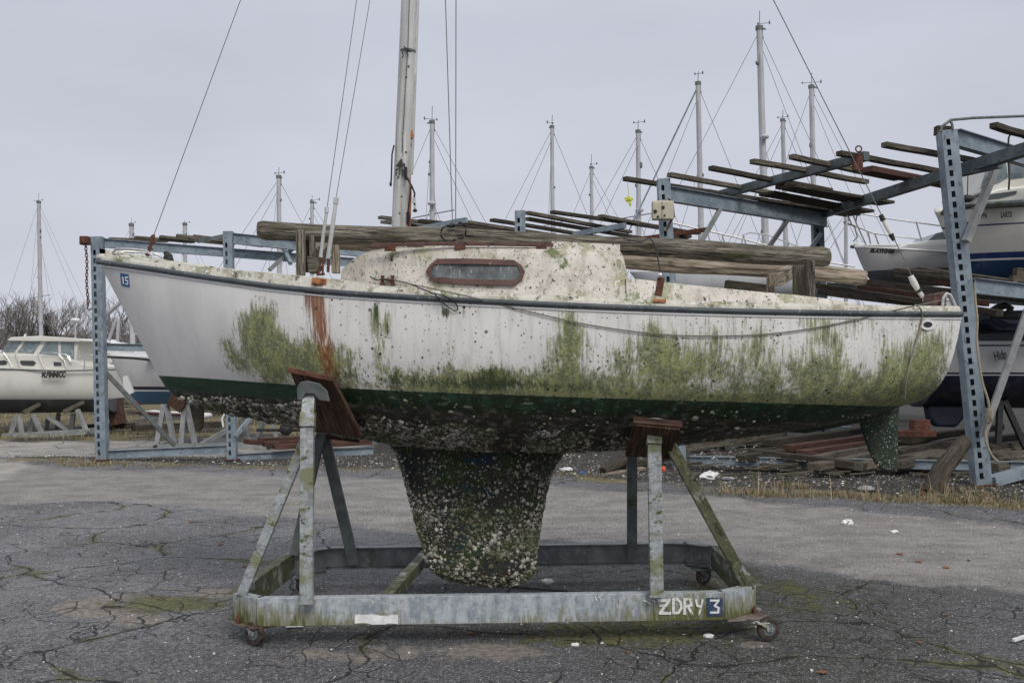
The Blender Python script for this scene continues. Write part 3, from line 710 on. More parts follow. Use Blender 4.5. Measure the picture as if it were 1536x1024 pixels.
# mast: an oval tube, tapered slightly, with a luff track down its after side
def mast_at(z):
    b = W(602, 336, YC); t = W(650, -900, YC); k = (z-b.z)/(t.z-b.z); return b.lerp(t, k)
def build_mast():
    z0 = cab_top(-.75)+.03; z1 = 8.9; base = mast_at(z0); top = mast_at(z1)
    n = 24; vs = []; gs = []; fs = []; S = 60
    for i in range(S+1):
        z = z0+(z1-z0)*i/S; c = mast_at(z); a = .066-.0035*(z-z0); b = .05-.003*(z-z0)
        for k in range(n):
            th = 2*math.pi*k/n; vs.append(Vector((c.x+a*math.cos(th)*(1-.08*math.cos(th)), c.y+b*math.sin(th), z))); gs.append(Vector((z, a*math.cos(th), b*math.sin(th))))
    for i in range(S):
        for k in range(n): fs.append((i*n+k, i*n+(k+1) % n, (i+1)*n+(k+1) % n, (i+1)*n+k))
    fs += [tuple(range(n))[::-1], tuple(range(S*n, S*n+n))]
    m = MB(); m.add(vs, fs, gs); mast = m.build('mast', M['mast'], boat, smooth=True)
    # luff track
    m = MB(); f = lambda z, dx=0.0, dy=0.0: mast_at(z)+Vector((.062-.0035*(z-z0)+dx, dy, 0))
    m.beam(f(3.15), f(z1), .03, .022, up=(1, 0, 0)); tr = m.build('luff_track', M['mast'], mast)
    m = MB(); m.beam(f(z0+.02, -.008, -.012), f(3.02, -.008, -.012), .03, .03, up=(1, 0, 0)); 
    for k in range(9):
        z = z0+.1+k*.06; m.ball(f(z, -.012+rnd.uniform(-.008, .008), -.026), .016, 8, 5, (.5, .4, 1.2), .2)
    m.build('rust_stain_strip', M['rustorange'], mast)
    m = MB(); m.ball(f(3.43, -.006, -.024), .016, 10, 6, (.8, .5, 2.0), .15); m.ball(f(3.36, -.01, -.022), .01, 10, 6, (.6, .5, 3.0), .15); m.build('rust_patch', M['rustorange'], mast)
    # joint collar and small fittings
    m = MB(); c = mast_at(4.04)
    vs = []; n = 24
    m.tube([mast_at(4.035), mast_at(4.047)], .0605, 24, rf=lambda L, th: 1.0)
    for zz, dx in ((3.92, .015), (3.30, .02), (3.12, -.03), (2.98, .0), (3.84, .0), (2.86, -.01)):
        p = mast_at(zz)+Vector((dx, -.05, 0)); m.ball(p, .008, 8, 5, (1, .5, 1))
    m.build('mast_fitting', M['galv_dark'], mast, smooth=True)
    m = MB(); m.tube([W(614, 0, 6.965), W(612, 70, 6.965), W(607, 150, 6.965), W(603, 232, 6.965)], .0026, 5)
    m.tube([mast_at(z1)+Vector((0, -.04, 0)), W(614, 0, 6.965)], .0026, 5)
    m.build('halyard', M['black'], mast)
    m = MB(); m.tube([W(606, 70, 6.96), W(611, 74, 6.955), W(609, 80, 6.95)], .005, 6); m.tube([W(603, 78, 6.955), W(605, 84, 6.95), W(603, 88, 6.95)], .004, 6); m.cyl(W(612, 73, 6.96), W(615, 78, 6.955), .006, 6)
    m.build('mast_cleat', M['black'], mast)
    # black triangle, lettering and dangling cables
    m = MB(); m.prism([W(593, 250, 6.966), W(602, 237.5, 6.966), W(605, 250, 6.966)], (0, .004, 0)); m.build('triangle_mark', M['text_black'], mast)
    m = MB()
    for a, b in (((594, 253), (594, 264)), ((594, 256), (598, 253)), ((599.5, 250), (599.5, 263)), ((600, 256), (604, 255)), ((604, 255), (604, 264)), ((606.5, 249), (606.5, 266))):
        m.beam(W(*a, 6.966), W(*b, 6.966), .007, .004, up=(0, 1, 0))
    m.build('mast_lettering', M['text_black'], mast)
    m = MB()
    m.tube([W(591, 218, 7.0), W(588, 232, 6.99), W(587.5, 250, 6.98), W(587, 268, 6.98), W(586, 278, 6.98)], .006, 6); m.ball(W(586, 276, 6.98), .012, 8, 6, (.8, .8, 1.6))
    m.tube([W(606, 245, 6.95), W(608, 258, 6.94), W(611, 268, 6.93), W(618, 280, 6.93), W(622, 290, 6.93), W(621, 300, 6.93)], .007, 6)
    m.tube([W(617, 278, 6.93), W(614, 300, 6.93), W(612, 318, 6.95), W(612, 338, 6.97)], .006, 6)
    m.beam(W(609, 251, 6.95), W(609, 270, 6.95), .018, .02, up=(0, 1, 0)); m.cyl(W(612, 318, 6.95), W(612, 337, 6.97), .012, 8)
    m.ball(W(622.5, 316, 6.93), .014, 8, 6, (1.2, 1, .9)); m.cyl(W(621, 298, 6.93), W(622.5, 312, 6.93), .008, 8)
    m.build('mast_cable', M['black'], mast, smooth=True)
    m = MB(); m.cyl(W(621, 297, 6.925), W(621, 305, 6.925), .011, 8); m.cyl(W(622, 308, 6.925), W(622.5, 313, 6.925), .009, 8); m.tube([W(603, 230, 6.96), W(601, 235, 6.955), W(604, 238, 6.955)], .004, 6)
    m.build('cable_plug', M['stainless'], mast)
    m = MB(); c = mast_at(z0); m.cyl((c.x, c.y, z0-.04), (c.x, c.y, z0+.02), .1, 20); m.build('mast_step', M['rust'], mast)
    # spreaders above the frame
    m = MB(); c = mast_at(6.0)
    for s in (-1, 1): m.beam(c, c+Vector((.08, s*.75, .06)), .03, .012)
    m.build('spreader', M['mast'], mast)
    return mast
t = NT('orange_rust'); v = t.attr('g', True)
M['rustorange'] = t.fin(t.mix(t.rng(t.noise(v, 22, 5), .4, .65), (.42, .17, .07), (.16, .05, .025)), .9, t.bump(t.noise(v, 90, 4), .4, .003))
MAST = build_mast()

# standing rigging
def wire(name, pts, r=.003, mat='wire', parent=None):
    m = MB(); m.tube(pts, r, 6); return m.build(name, M[mat], parent or boat)
mh = mast_at(8.05); mt = mast_at(8.85)
fs_ = wire('forestay', [W(231, 352, YC), W(361, 0, YC), mh], .0028)
m = MB(); m.tube([W(231, 352, YC), W(219, 390, YC)], .012, 8); m.ball(W(229, 356, YC), .018, 8, 6); m.ball(W(217, 390, YC), .018, 8, 6)
for a, b, c, d in ((225, 361, 232, 364), (222, 371, 229, 374), (218, 381, 225, 383)): m.beam(W(a, b, YC), W(c, d, YC), .02, .012)
m.build('bow_turnbuckle', M['rust'], boat)
bs = wire('backstay', [W(1398, 462, YC), W(1376, 432, YC)], .012, 'stainless'); bs = wire('backstay', [W(1376, 432, YC), W(1345, 366, YC), W(1322, 322, YC), W(1160, 0, YC), mt], .0035)
m = MB(); m.tube([W(1325, 330, YC), W(1330, 340, YC), W(1337, 352, YC)], [.014, .017, .015], 10); m.build('stay_insulator', M['cream'], boat, smooth=True); m = MB(); m.tube([W(1366, 414, YC), W(1371, 424, YC), W(1378, 436, YC), W(1384, 446, YC)], [.02, .024, .018, .012], 10); m.ball(W(1388, 450, YC), .022, 8, 6)
m.build('stay_insulator', M['cream'], boat, smooth=True)
for a_, r__ in ((((1321, 322), (1325, 331)), [.016, .02]), (((1336, 351), (1341, 361)), [.02, .012]), (((1375, 430), (1379, 438)), .019)):
    m = MB(); m.tube([W(*a_[0], YC), W(*a_[1], YC)], r__, 10); m.build('stay_sleeve', M['black'], boat, smooth=True)
cb = sheer_pt(W(481, 420, 6.2).x, -1, .03, .05)
Yn = cb.y
wire('shroud', [W(490, 316, Yn+.02), W(535, 0, 6.55), mh+Vector((0, -.04, 0))], .0028)
wire('shroud', [W(504, 298, Yn+.1), W(555, 0, 6.75), mast_at(6.9)+Vector((0, -.04, 0))], .0028)
m = MB(); m.tube([W(490, 317, Yn+.02), W(485, 352, Yn+.02), W(481, 386, Yn+.01)], [.010, .012, .012], 12); m.tube([W(504, 303, Yn+.1), W(498, 345, Yn+.09), W(492, 388, Yn+.08)], [.0125, .0145, .0145], 12)
m.tube([W(490, 311, Yn+.02), W(490, 319, Yn+.02)], .0135, 12); m.tube([W(504.5, 297, Yn+.1), W(503.5, 306, Yn+.1)], .017, 12)
m.build('shroud_tube', M['mast'], boat, smooth=True)
m = MB(); m.beam(W(478, 411, Yn), W(481, 388, Yn), .012, .01); m.beam(W(484, 411, Yn), W(485, 388, Yn), .012, .01); m.beam(W(475, 412, Yn), W(487, 411, Yn), .02, .014); m.ball(W(481, 400, Yn), .012, 8, 6); m.build('shroud_turnbuckle', M['rust'], boat); m = MB(); m.beam(W(492, 408, Yn+.1), W(493, 389, Yn+.08), .016, .02)
m.build('shroud_turnbuckle', M['rust'], boat)
m = MB(); m.beam(W(468, 421.5, Yn-.022), W(490, 423, Yn-.022), .03, .042); m.build('chainplate', M['rustorange'], boat, bevel=.004)
cb2 = sheer_pt(W(990, 455, 6.0).x, -1, .03, .05)
m = MB(); m.beam(W(987, 444, cb2.y), W(992, 416, cb2.y+.02), .045, .012, up=(0, 1, 0)); m.build('chainplate', M['rust'], boat, bevel=.003)
m = MB(); m.beam(W(980, 451, cb2.y-.03), W(999, 451.5, cb2.y-.03), .012, .022); m.build('chainplate_base', M['rustorange'], boat, bevel=.003)
wire('slack_shroud', [W(992, 416, cb2.y+.01), W(988, 395, cb2.y+.02), W(984, 372, cb2.y+.03), W(978, 360, cb2.y+.04), W(973, 357, cb2.y+.05), W(962, 363, 6.4), W(935, 358, 6.6)], .0045, 'black')
m = MB(); m.ball(W(990, 413, cb2.y), .018, 8, 6); m.build('shroud_shackle', M['stainless'], boat, smooth=True)
fb = sheer_pt(-.35, 1, .03, .05)
wire('shroud', [Vector((W(679, 330, 8.0).x, 8.0, 2.2)), W(678.5, 330, 7.9), mh+Vector((.0, .04, 0))], .0036)
wire('shroud', [W(683.5, 400, 7.9), W(683.5, 330, 7.85), W(684, 0, 7.4), mt+Vector((.0, .04, 0))], .0036)

# bow rail, cleats and deck fittings
m = MB()
for sd in (-1, 1):
    o_ = Vector((0, sd*.16, 0)); k = .08 if sd < 0 else .1
    q = [W(173, 389, YC-.0), W(174, 380, YC), W(180, 375.5, YC), W(205, 376, YC), (W(228, 379, YC)), W(238, 386, YC), W(243, 396, YC)]
    m.tube([p+Vector((0, sd*(.03+.02*i), 0)) for i, p in enumerate(q)], .0095, 8)
m.build('bow_rail', M['stainless'], boat, smooth=True)
m = MB(); m.tube([W(246, 380, 6.95), W(250, 379, 6.95), W(256, 383, 6.95), W(258, 396, 6.95)], .014, 8); m.ball(W(251, 386, 6.95), .028, 10, 8, (1, .8, 1.3), .1); m.ball(W(255, 391, 6.9), .026, 10, 8, (1, .8, 1.2), .1)
m.build('bow_lamp', M['black'], boat)
m = MB()
for px in (305, 313, 321): m.beam(W(px-6, 402, 6.7), W(px+3, 405, 6.7), .05, .03)
m.beam(W(300, 404, 6.7), W(318, 407, 6.7), .06, .02); m.build('deck_cleat', M['rust'], boat, bevel=.006)
# midship clamp with the black line
m = MB(); Yk = float(on_cab(575, 420, .02).y)-.02
for px in (573.5, 588.5):
    m.prism([W(px-3.5, 427, Yk), W(px-1.5, 419, Yk), W(px-3, 413, Yk), W(px+3, 413, Yk), W(px+1.5, 420, Yk), W(px+4, 427, Yk)], (0, .02, 0))
m.beam(W(571, 418.5, Yk+.01), W(591, 421, Yk+.01), .015, .016); m.build('side_cleat', M['rust'], boat)
m = MB(); yl = lambda a, b, o=.03: on_hull(a, b, o)
p0 = [W(555, 414, Yk), W(559, 418, Yk), W(566, 420, Yk), W(575, 419, Yk-.01), W(592, 420.5, Yk-.01), W(610, 424, Yk-.03)]
p0 += [W(630, 432, 6.02), W(652, 441, 5.97), yl(660, 450, .02), yl(670, 459, .018), yl(682, 466.5, .018), yl(687, 464, .018), yl(685, 457, .02), yl(677, 449, .03), W(664, 443, 5.96), W(650, 440, 5.97)]
m.tube(p0, .0045, 6); m.build('black_line', M['black'], boat, smooth=True)
# long slack rope down the side
m = MB(); q = [W(592, 421, Yk-.012), W(640, 431, 6.03), W(700, 444, 5.98)]
for a, b in ((740, 454), (790, 466.5), (870, 484.5), (950, 497), (1020, 503), (1100, 503.5), (1160, 500), (1220, 492), (1290, 478), (1340, 466)): q.append(on_hull(a, b, .012))
q += [W(1370, 459, 6.0), W(1400, 453, 6.15), W(1418, 449, 6.5)]
def dens(q, n=6):
    out = []
    for i in range(len(q)-1):
        p_ = [q[max(i-1, 0)], q[i], q[i+1], q[min(i+2, len(q)-1)]]
        for k in range(n):
            t_ = k/n; out.append(.5*((2*p_[1])+(p_[2]-p_[0])*t_+(2*p_[0]-5*p_[1]+4*p_[2]-p_[3])*t_*t_+(3*p_[1]-p_[0]-3*p_[2]+p_[3])*t_**3))
    return out+[q[-1]]
m.tube(dens(q), .0042, 6); m.build('side_rope', M['rope_dark'], boat, smooth=True)
m = MB(); q = [W(1372, 457, 6.15), W(1380, 462, 6.14)]+[on_hull(a, b, .012) for a, b in ((1383, 474), (1381, 490), (1375, 512), (1368, 535), (1362, 560), (1358, 580), (1357, 598))]
m.tube(dens(q), .006, 6); m.build('stern_rope', M['rope'], boat, smooth=True)
# stern fittings
m = MB(); m.prism([W(1400, 458, 6.45), W(1402, 440, 6.45), W(1418, 437, 6.45), W(1416, 459, 6.45)], (0, .18, 0)); m.prism([W(1392, 460, 6.43), W(1426, 461, 6.43), W(1426, 465, 6.43), W(1392, 464, 6.43)], (0, .2, 0)); m.build('stern_bracket', M['rust_paint'], boat, bevel=.006)
m = MB()
m.tube([W(1414, 460, 6.42), W(1415, 447, 6.42), W(1420, 440, 6.42), W(1425, 442, 6.42), W(1430, 452, 6.42), W(1434, 461, 6.42)], .011, 10)
m.prism([W(1418, 459, 6.43), W(1419, 446, 6.43), W(1423, 443, 6.43), W(1430, 459, 6.43)], (0, .02, 0)); m.ball(W(1421, 450, 6.41), .012)
m.build('stern_fairlead', M['stainless'], boat, smooth=True)
m = MB(); c = on_hull(1391, 487, .0)
ell = lambda rx, ry, o=0: [on_hull(1391+rx*math.cos(a), 487+ry*math.sin(a), .003) for a in [2*math.pi*i/20 for i in range(20)]]
m.ring(ell(11, 8), ell(7, 4.5), (0, -.008, 0)); hp = m.build('hull_outlet', M['white'], boat, smooth=True, fixn=True)
m = MB(); m.prism(ell(7, 4.5), (0, -.002, 0)); m.build('outlet_hole', M['black'], hp)
# number label at the bow
m = MB(); lab = [on_hull(a, b, .004) for a, b in ((180, 409.5), (192.5, 411.5), (194.5, 431), (182, 428.5))]
m.prism(lab, (0, -.0015, 0)); ns_ = m.build('number_label', M['label_blue'], boat)
m = MB()
def strk(a, b, w=.009): m.beam(on_hull(*a, .0085), on_hull(*b, .0085), w, .002, up=(0, 1, 0))
strk((184.3, 416), (185.2, 426)); strk((183, 417.5), (184.3, 415.5))
strk((188, 415.5), (192, 416.2), .008); strk((188, 415.5), (188.4, 420.5), .008); strk((188.4, 420.3), (191.4, 421), .008); strk((191.4, 421), (191.6, 426), .008); strk((191.6, 426.2), (188.4, 425.8), .008)
m.build('number_fifteen', M['paper'], ns_)

# ---------------------------------------------------------------- timbers lying over the boat
def log_mb(p, q, r0, r1, seed=0, n=28, seg=110, bend=.02):
    p = Vector(p); q = Vector(q); L = (q-p).length; rr = random.Random(seed); ph = rr.uniform(0, 9)
    pts = []; rs = []
    for i in range(seg+1):
        t = i/seg; c = p.lerp(q, t); c.z += bend*math.sin(t*math.pi)*.6+.006*math.sin(t*17+ph); c.y += bend*math.sin(t*5+ph)*.5
        pts.append(c); k = 1-.16*(max(0, abs(t-.5)-.494)/.006)**2; rs.append((r0+(r1-r0)*t)*k*(1+.03*math.sin(t*23+ph)))
    cr = [(rr.uniform(0, 6.28), rr.uniform(0, L), rr.uniform(.3, 1.1)) for _ in range(40)]
    kn = [(rr.uniform(0, 6.28), rr.uniform(0, L)) for _ in range(int(L*2.4))]
    def rf(l, th):
        d = 0
        for a, s, w in cr:
            dl = (l-s)/w
            if abs(dl) < 1:
                da = (th-a-.25*math.sin(l*2+a)+math.pi) % (2*math.pi)-math.pi; d -= .17*math.exp(-(da/.10)**2)*(1-dl*dl)
        for a, s in kn:
            da = (th-a+math.pi) % (2*math.pi)-math.pi; d += .13*math.exp(-(da/.35)**2-((l-s)/.05)**2)
        return 1+d+.035*math.sin(3*th+l*2.5+math.sin(l*6))+.022*math.sin(7*th-l*5)+.03*math.sin(l*9+ph)*math.sin(th+l)
    m = MB(); m.tube(pts, rs, n, True, rf); return m
def lone(m, name, mat, label, cat, group=None, bevel=0, smooth=False):
    root = bpy.data.objects  # a thing that is one mesh, its origin at its base
    c = sum((Vector(v) for v in m.v), Vector())/len(m.v); c.z = min(v.z for v in m.v)
    m.v = [v-c for v in m.v]
    o = m.build(name, mat, None, smooth=smooth, bevel=bevel, local=True); o.location = c
    return tag(o, label, cat, group)
lone(log_mb(W(387, 345, 6.62), W(1243, 386, 6.80), .062, .072, 3, bend=.012), 'log', M['wood'], 'long grey weathered log running over the cabin roof, nearest the viewer', 'log', smooth=True)
lone(log_mb(W(447, 360, 7.62), W(1298, 416, 7.55), .060, .062, 5, bend=.01), 'log', M['wood_pale'], 'paler log with a reddish end, lying behind and below the long grey log', 'log', smooth=True)
def post(p, q, w, h, mat, label, up=(0, 1, 0), jit=.002):
    m = MB(); m.beam(p, q, w, h, up=up, seg=6, jit=jit); return lone(m, 'timber_post', M[mat], label, 'timber', 'short timbers propping the logs on deck', bevel=.006)
zd = lambda px, Y: 0
post(W(451, 413, 6.52), W(451, 345, 6.52), .058, .05, 'wood', 'upright grey post under the left end of the log, beside the shroud tubes')
post(W(463, 408, 6.66), W(462, 352, 6.66), .06, .07, 'wood_dark', 'dark block tucked behind the left upright post')
m = MB(); m.prism([W(462, 409, 6.56), W(460, 384, 6.56), W(474, 386, 6.56), W(480, 402, 6.56), (W(472, 408, 6.56))], (0, .12, 0)); m.beam(W(469, 388, 6.6), W(468, 354, 6.6), .035, .05, up=(0, 1, 0))
lone(m, 'timber_wedge', M['wood'], 'mossy green wedge at the foot of the left upright post', 'timber', bevel=.005)
post(W(504, 410, 7.5), W(503, 368, 7.5), .06, .06, 'wood_pale', 'short pale post behind the shroud tubes at the front of the cabin')
m = MB(); m.beam(W(478, 384, 6.9), W(488, 362, 7.6), .10, .10); lone(m, 'cross_timber', M['wood'], 'stubby cross timber between the two logs at their left ends', 'timber', bevel=.006)
post(W(1200, 453, 6.62), W(1199, 398, 6.62), .085, .06, 'plank', 'upright post with a mossy foot under the right end of the grey log')
post(W(1217, 454, 6.52), W(1215, 391, 6.52), .052, .05, 'wood', 'narrow upright with a red stained foot at the right end of the grey log')
post(W(1156, 440, 7.0), W(1156, 414, 7.0), .05, .05, 'wood_pale', 'small pale stub left of the two right upright posts')
m = MB(); m.beam(W(1162, 420, 6.7), W(1192, 404, 7.4), .085, .09); lone(m, 'cross_timber', M['wood_pale'], 'pale cross timber joining the two logs near the right uprights', 'timber', bevel=.006)
m = MB(); m.beam(W(1088, 427, 7.5), W(1150, 434, 7.5), .075, .07, seg=3, jit=.003); lone(m, 'timber_offcut', M['wood_dark'], 'dark short timber lying on the far side of the cockpit', 'timber', bevel=.006)
m = MB()
def ringpts(cx, cy, rx, ry, Y, n=22, a0=0, a1=6.28): return [W(cx+rx*math.cos(a0+(a1-a0)*i/n), cy+ry*math.sin(a0+(a1-a0)*i/n), Y+.02*math.sin(i)) for i in range(n+1)]
m.tube(ringpts(674, 350, 13, 12, 6.54, a0=.8, a1=5.0), .006, 6); m.tube(ringpts(690, 346, 9, 12, 6.56, a0=-1.8, a1=1.9), .006, 6); m.ball(W(678, 338, 6.6), .018, 8, 6, (1.6, 1, .8), .2)
lone(m, 'cable_loop', M['black'], 'black cable looped round the log just right of the mast', 'cable', smooth=True)

# ---------------------------------------------------------------- wheeled cradle
cr_o = empty('boat_cradle', (0, 7.0, 0), 'galvanised wheeled cradle with algae stains holding up the derelict sailboat', 'boat cradle')
ZT, ZB = .300, .125
PA = Vector((-1.600, 6.06, 0)); PA2 = Vector((-1.785, 6.20, 0)); PB = Vector((1.365, 6.22, 0)); PB2 = Vector((1.615, 6.42, 0))
PC = Vector((1.62, 7.88, 0)); PC2 = Vector((1.44, 8.02, 0)); PD2 = Vector((-1.50, 7.82, 0)); PD = Vector((-1.70, 7.56, 0))
zc = (ZT+ZB)/2
def rail(p, q, name='rail', mat='galv', inward=Vector((0, 1, 0)), t=.010):
    "channel section, web outside, two flanges turned inward"
    m = MB(); p = Vector((p.x, p.y, 0)); q = Vector((q.x, q.y, 0)); d = (q-p).normalized(); n = Vector((-d.y, d.x, 0))
    if n.dot(inward) < 0: n = -n
    up = Vector((0, 0, 1))
    m.beam(p+up*zc, q+up*zc, t, ZT-ZB)
    for z in (ZT-t/2-.0005, ZB+t/2+.0005): m.beam(p+n*(.037)+up*z, q+n*(.037)+up*z, .062, t)
    return m.build(name, M[mat], cr_o, bevel=.002)
def rail_mat():
    t = NT('cradle_rail_steel'); v = t.objc(); sx = t.N.new('ShaderNodeSeparateXYZ'); t.L.new(v, sx.inputs[0]); n1 = t.noise(t.map(v, (4, 4, 1)), 4, 6, .7); n2 = t.noise(v, 26, 5, .7); n3 = t.noise(t.map(v, (16, 16, 3)), 3, 5, .65)
    col = t.mix(t.rng(n1, .36, .64), (.25, .285, .32), (.43, .46, .48)); col = t.mix(t.rng(n2, .52, .64, 0, .6), col, (.55, .56, .56)); col = t.mix(t.rng(n2, .46, .36, 0, .5), col, (.15, .17, .18))
    hz = t.math('SUBTRACT', .235, sx.outputs['Z'])                       # growth climbs from the lower edge
    ends = t.rng(t.math('ABSOLUTE', t.addm(sx.outputs['X'], .05)), .35, 1.2, .10, .50)
    g = t.addm(t.addm(t.mul(hz, 3.2), ends), t.mul(t.math('SUBTRACT', n3, .5), 1.7)); g = t.addm(g, t.mul(t.math('SUBTRACT', t.noise(v, 2.4, 3), .5), 1.4))
    col = t.mix(t.rng(g, .30, .62, 0, .85), col, (.21, .21, .13)); col = t.mix(t.rng(g, .62, .95), col, (.105, .11, .035))
    col = t.mix(t.rng(t.noise(t.map(v, (5, 5, 1.2)), 2.3, 5, .6), .66, .72), col, (.13, .06, .035))
    return t.fin(col, .5, t.bump(n2, .3, .004), .15, .4)
M['rail'] = rail_mat()
near_rail = rail(PA, PB, mat='rail', inward=Vector((0, 1, 0)))
rail(PA2, PA-(PA-PA2).normalized()*.006, 'corner_plate', 'rail', Vector((1, .5, 0))); rail(PB+(PB2-PB).normalized()*.006, PB2, 'corner_plate', 'rail', Vector((-1, .5, 0)))
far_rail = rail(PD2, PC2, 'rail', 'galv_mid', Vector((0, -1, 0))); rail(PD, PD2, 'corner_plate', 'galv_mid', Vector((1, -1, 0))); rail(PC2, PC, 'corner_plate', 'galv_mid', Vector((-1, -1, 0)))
rail(PA2+Vector((.02, .02, 0)), PD+Vector((.0, -.02, 0)), 'cross_rail', 'galv_green', Vector((-1, 0, 0))); rail(PB2+Vector((-.02, .02, 0)), PC+Vector((.0, -.02, 0)), 'cross_rail', 'galv_green', Vector((1, 0, 0)))
m = MB(); m.beam((-.80, 6.20, .262), (-.66, 7.86, .262), .075, .075); m.build('cross_member', M['galv_green'], cr_o, bevel=.003)
m = MB(); m.beam((-.10, 6.22, .2), (.0, 7.9, .2), .075, .06)
# support arms
def arm(p, q, name='upright', mat='galv', w=.082, d=.05, up=(0, 1, 0)):
    m = MB(); m.beam(p, q, w, d, up=up); return m.build(name, M[mat], cr_o, bevel=.004)
nl = W(460, 903, 6.03); nl.y = 6.03
up1 = arm(W(460, 904, 6.035), W(461, 640, 6.02)); 
arm(W(461, 640, 6.015), W(462.5, 618, 6.03), 'socket', w=.092, d=.066); arm(W(462, 625, 6.03), W(464, 590, 6.10), 'upright', w=.078, d=.05)
arm(Vector((-1.72, 6.16, .30)), W(466, 640, 6.13), 'brace', w=.062, d=.05)
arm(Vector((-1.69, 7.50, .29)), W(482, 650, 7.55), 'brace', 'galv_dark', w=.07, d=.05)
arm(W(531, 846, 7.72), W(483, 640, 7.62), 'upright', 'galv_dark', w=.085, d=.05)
arm(W(985, 893, 6.16), W(981, 662, 6.10), w=.085, d=.05); arm(W(981, 666, 6.09), W(981, 640, 6.12), 'socket', w=.095, d=.066)
arm(W(1124, 884, 6.42), W(1006, 668, 6.30), 'brace', 'galv_green', w=.075, d=.055)
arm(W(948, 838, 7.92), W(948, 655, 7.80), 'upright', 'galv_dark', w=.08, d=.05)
# feet of the uprights
m = MB(); m.beam(W(449, 903, 6.02), W(472, 903, 6.02), .075, .008); m.build('foot_plate', M['galv'], cr_o); m = MB(); m.beam(W(974, 893, 6.14), W(997, 893, 6.14), .075, .008); m.build('foot_plate', M['galv'], cr_o)
# pads: tilted plates with a bracket behind them
def plate(c4, th, name, mat, parent, bevel=.004):
    a, b, c, d = [Vector(p) for p in c4]; n = (b-a).cross(d-a).normalized()*th
    m = MB(); m.prism([a, b, c, d], n); o = bpy.data.objects
    mm = MB(); vs = [a, b, c, d, a+n, b+n, c+n, d+n]; L = (b-a).length; Hh = (d-a).length
    gs = [(0, 0, 0), (0, L, 0), (Hh, L, 0), (Hh, 0, 0), (0, 0, th), (0, L, th), (Hh, L, th), (Hh, 0, th)]
    mm.add(vs, [(0, 1, 2, 3), (7, 6, 5, 4), (0, 4, 5, 1), (1, 5, 6, 2), (2, 6, 7, 3), (3, 7, 4, 0)], gs)
    return mm.build(name, M[mat], parent, bevel=bevel, fixn=True)
pd = plate([W(434, 556, 6.13), W(499, 570, 6.09), W(543, 656, 6.42), W(472, 648, 6.50)], .030, 'pad', 'teak', cr_o)
m = MB(); m.beam(W(433, 554.5, 6.14), W(499, 568, 6.10), .05, .03); m.build('pad_edge', M['rust'], pd, bevel=.003)
m = MB()
u = [(446, 600), (445, 582), (450, 573), (460, 571), (478, 575), (490, 586), (494, 602), (478, 600), (471, 590), (458, 590), (452, 600)]
m.prism([W(a, b, 6.02+(b-575)*.0012) for a, b in u], (0, .035, 0)); m.build('pad_bracket', M['galv_dark'], pd, bevel=.004)
pd2 = plate([W(951, 631, 5.98), W(1020, 638, 5.96), W(1004, 682, 6.42), W(938, 678, 6.44)], -.03, 'pad', 'teak', cr_o)
m = MB(); m.beam(W(950, 629, 5.985), W(1023, 636, 5.965), .05, .038); m.build('pad_edge', M['teak'], pd2, bevel=.003)
m = MB(); m.cyl(W(981, 643, 6.04), W(981, 639.5, 6.05), .105, 24); m.build('pad_bracket', M['galv_dark'], pd2, bevel=.003)
pf = plate([W(452, 585, 7.95), W(520, 600, 7.98), W(540, 660, 7.62), W(478, 652, 7.58)], .03, 'pad', 'teak', cr_o)
pf2 = plate([W(915, 632, 8.02), W(985, 636, 8.04), W(985, 672, 7.70), W(920, 670, 7.68)], .03, 'pad', 'teak', cr_o)

def caster(c, ang, swivel=.03, side=1, dark=False, r=.068):
    "c: ground contact point"
    c = Vector(c); d = Vector((math.cos(ang), math.sin(ang), 0)); a = Vector((-math.sin(ang), math.cos(ang), 0))   # d rolling direction, a axle
    ax = c+Vector((0, 0, r))
    m = MB(); ro = [(-.018, r*.86), (-.016, r*.97), (-.008, r), (.008, r), (.016, r*.97), (.018, r*.86)]
    m.tube([ax+a*o for o, _ in ro], [q for _, q in ro], 28); wh = m.build('wheel', M['tyre'], cr_o, smooth=True)
    m = MB(); m.cyl(ax-a*.021, ax+a*.021, r*.55, 20); hb = m.build('hub', M['galv_dark'] if not dark else M['galv_dark'], wh)
    m = MB(); m.cyl(ax-a*.036, ax+a*.036, .009, 10); m.build('axle', M['galv_dark'], wh)
    m = MB(); top = ax+d*swivel*-1+Vector((0, 0, r+.02-.0))
    ztop = ZB-.004
    for s in (-1, 1):
        o = a*s*.028
        pts = [ax+o-d*.018-Vector((0, 0, .012)), ax+o+d*.016-Vector((0, 0, .014)), ax+o+d*.022+Vector((0, 0, .01)), Vector((ax.x, ax.y, ztop-.006))+o+d*(.012-swivel), Vector((ax.x, ax.y, ztop-.006))+o-d*(.05+swivel*.6), ax+o-d*.028+Vector((0, 0, .012))]
        m.prism(pts, a*.004*s)
    m.beam(Vector((ax.x, ax.y, ztop-.004))-d*(.055+swivel*.6), Vector((ax.x, ax.y, ztop-.004))+d*(.02-swivel*.5), .064, .008)
    m.build('fork', M['galv'] if not dark else M['galv_dark'], cr_o, bevel=.002)
M['rusty_plate'] = gmat('rusting_steel_plate', (.20, .19, .16), (.11, .06, .045), 9, .8, .1, [((.07, .035, .028), (1, 1, 1), 8, .5, .62)], .4, 80)
def cplate(pts, name='caster_plate', mat='rusty_plate'):
    m = MB(); m.prism([Vector((p[0], p[1], ZB-.012)) for p in pts], (0, 0, .010)); m.build(name, M[mat], cr_o, bevel=.003)
caster((-1.62, 6.09, 0), math.radians(-32), r=.076, swivel=.045); caster((1.64, 6.19, 0), math.radians(12), r=.074, swivel=.045); caster((1.545, 7.80, 0), math.radians(25), dark=True); caster((-1.62, 7.50, 0), math.radians(60), dark=True)
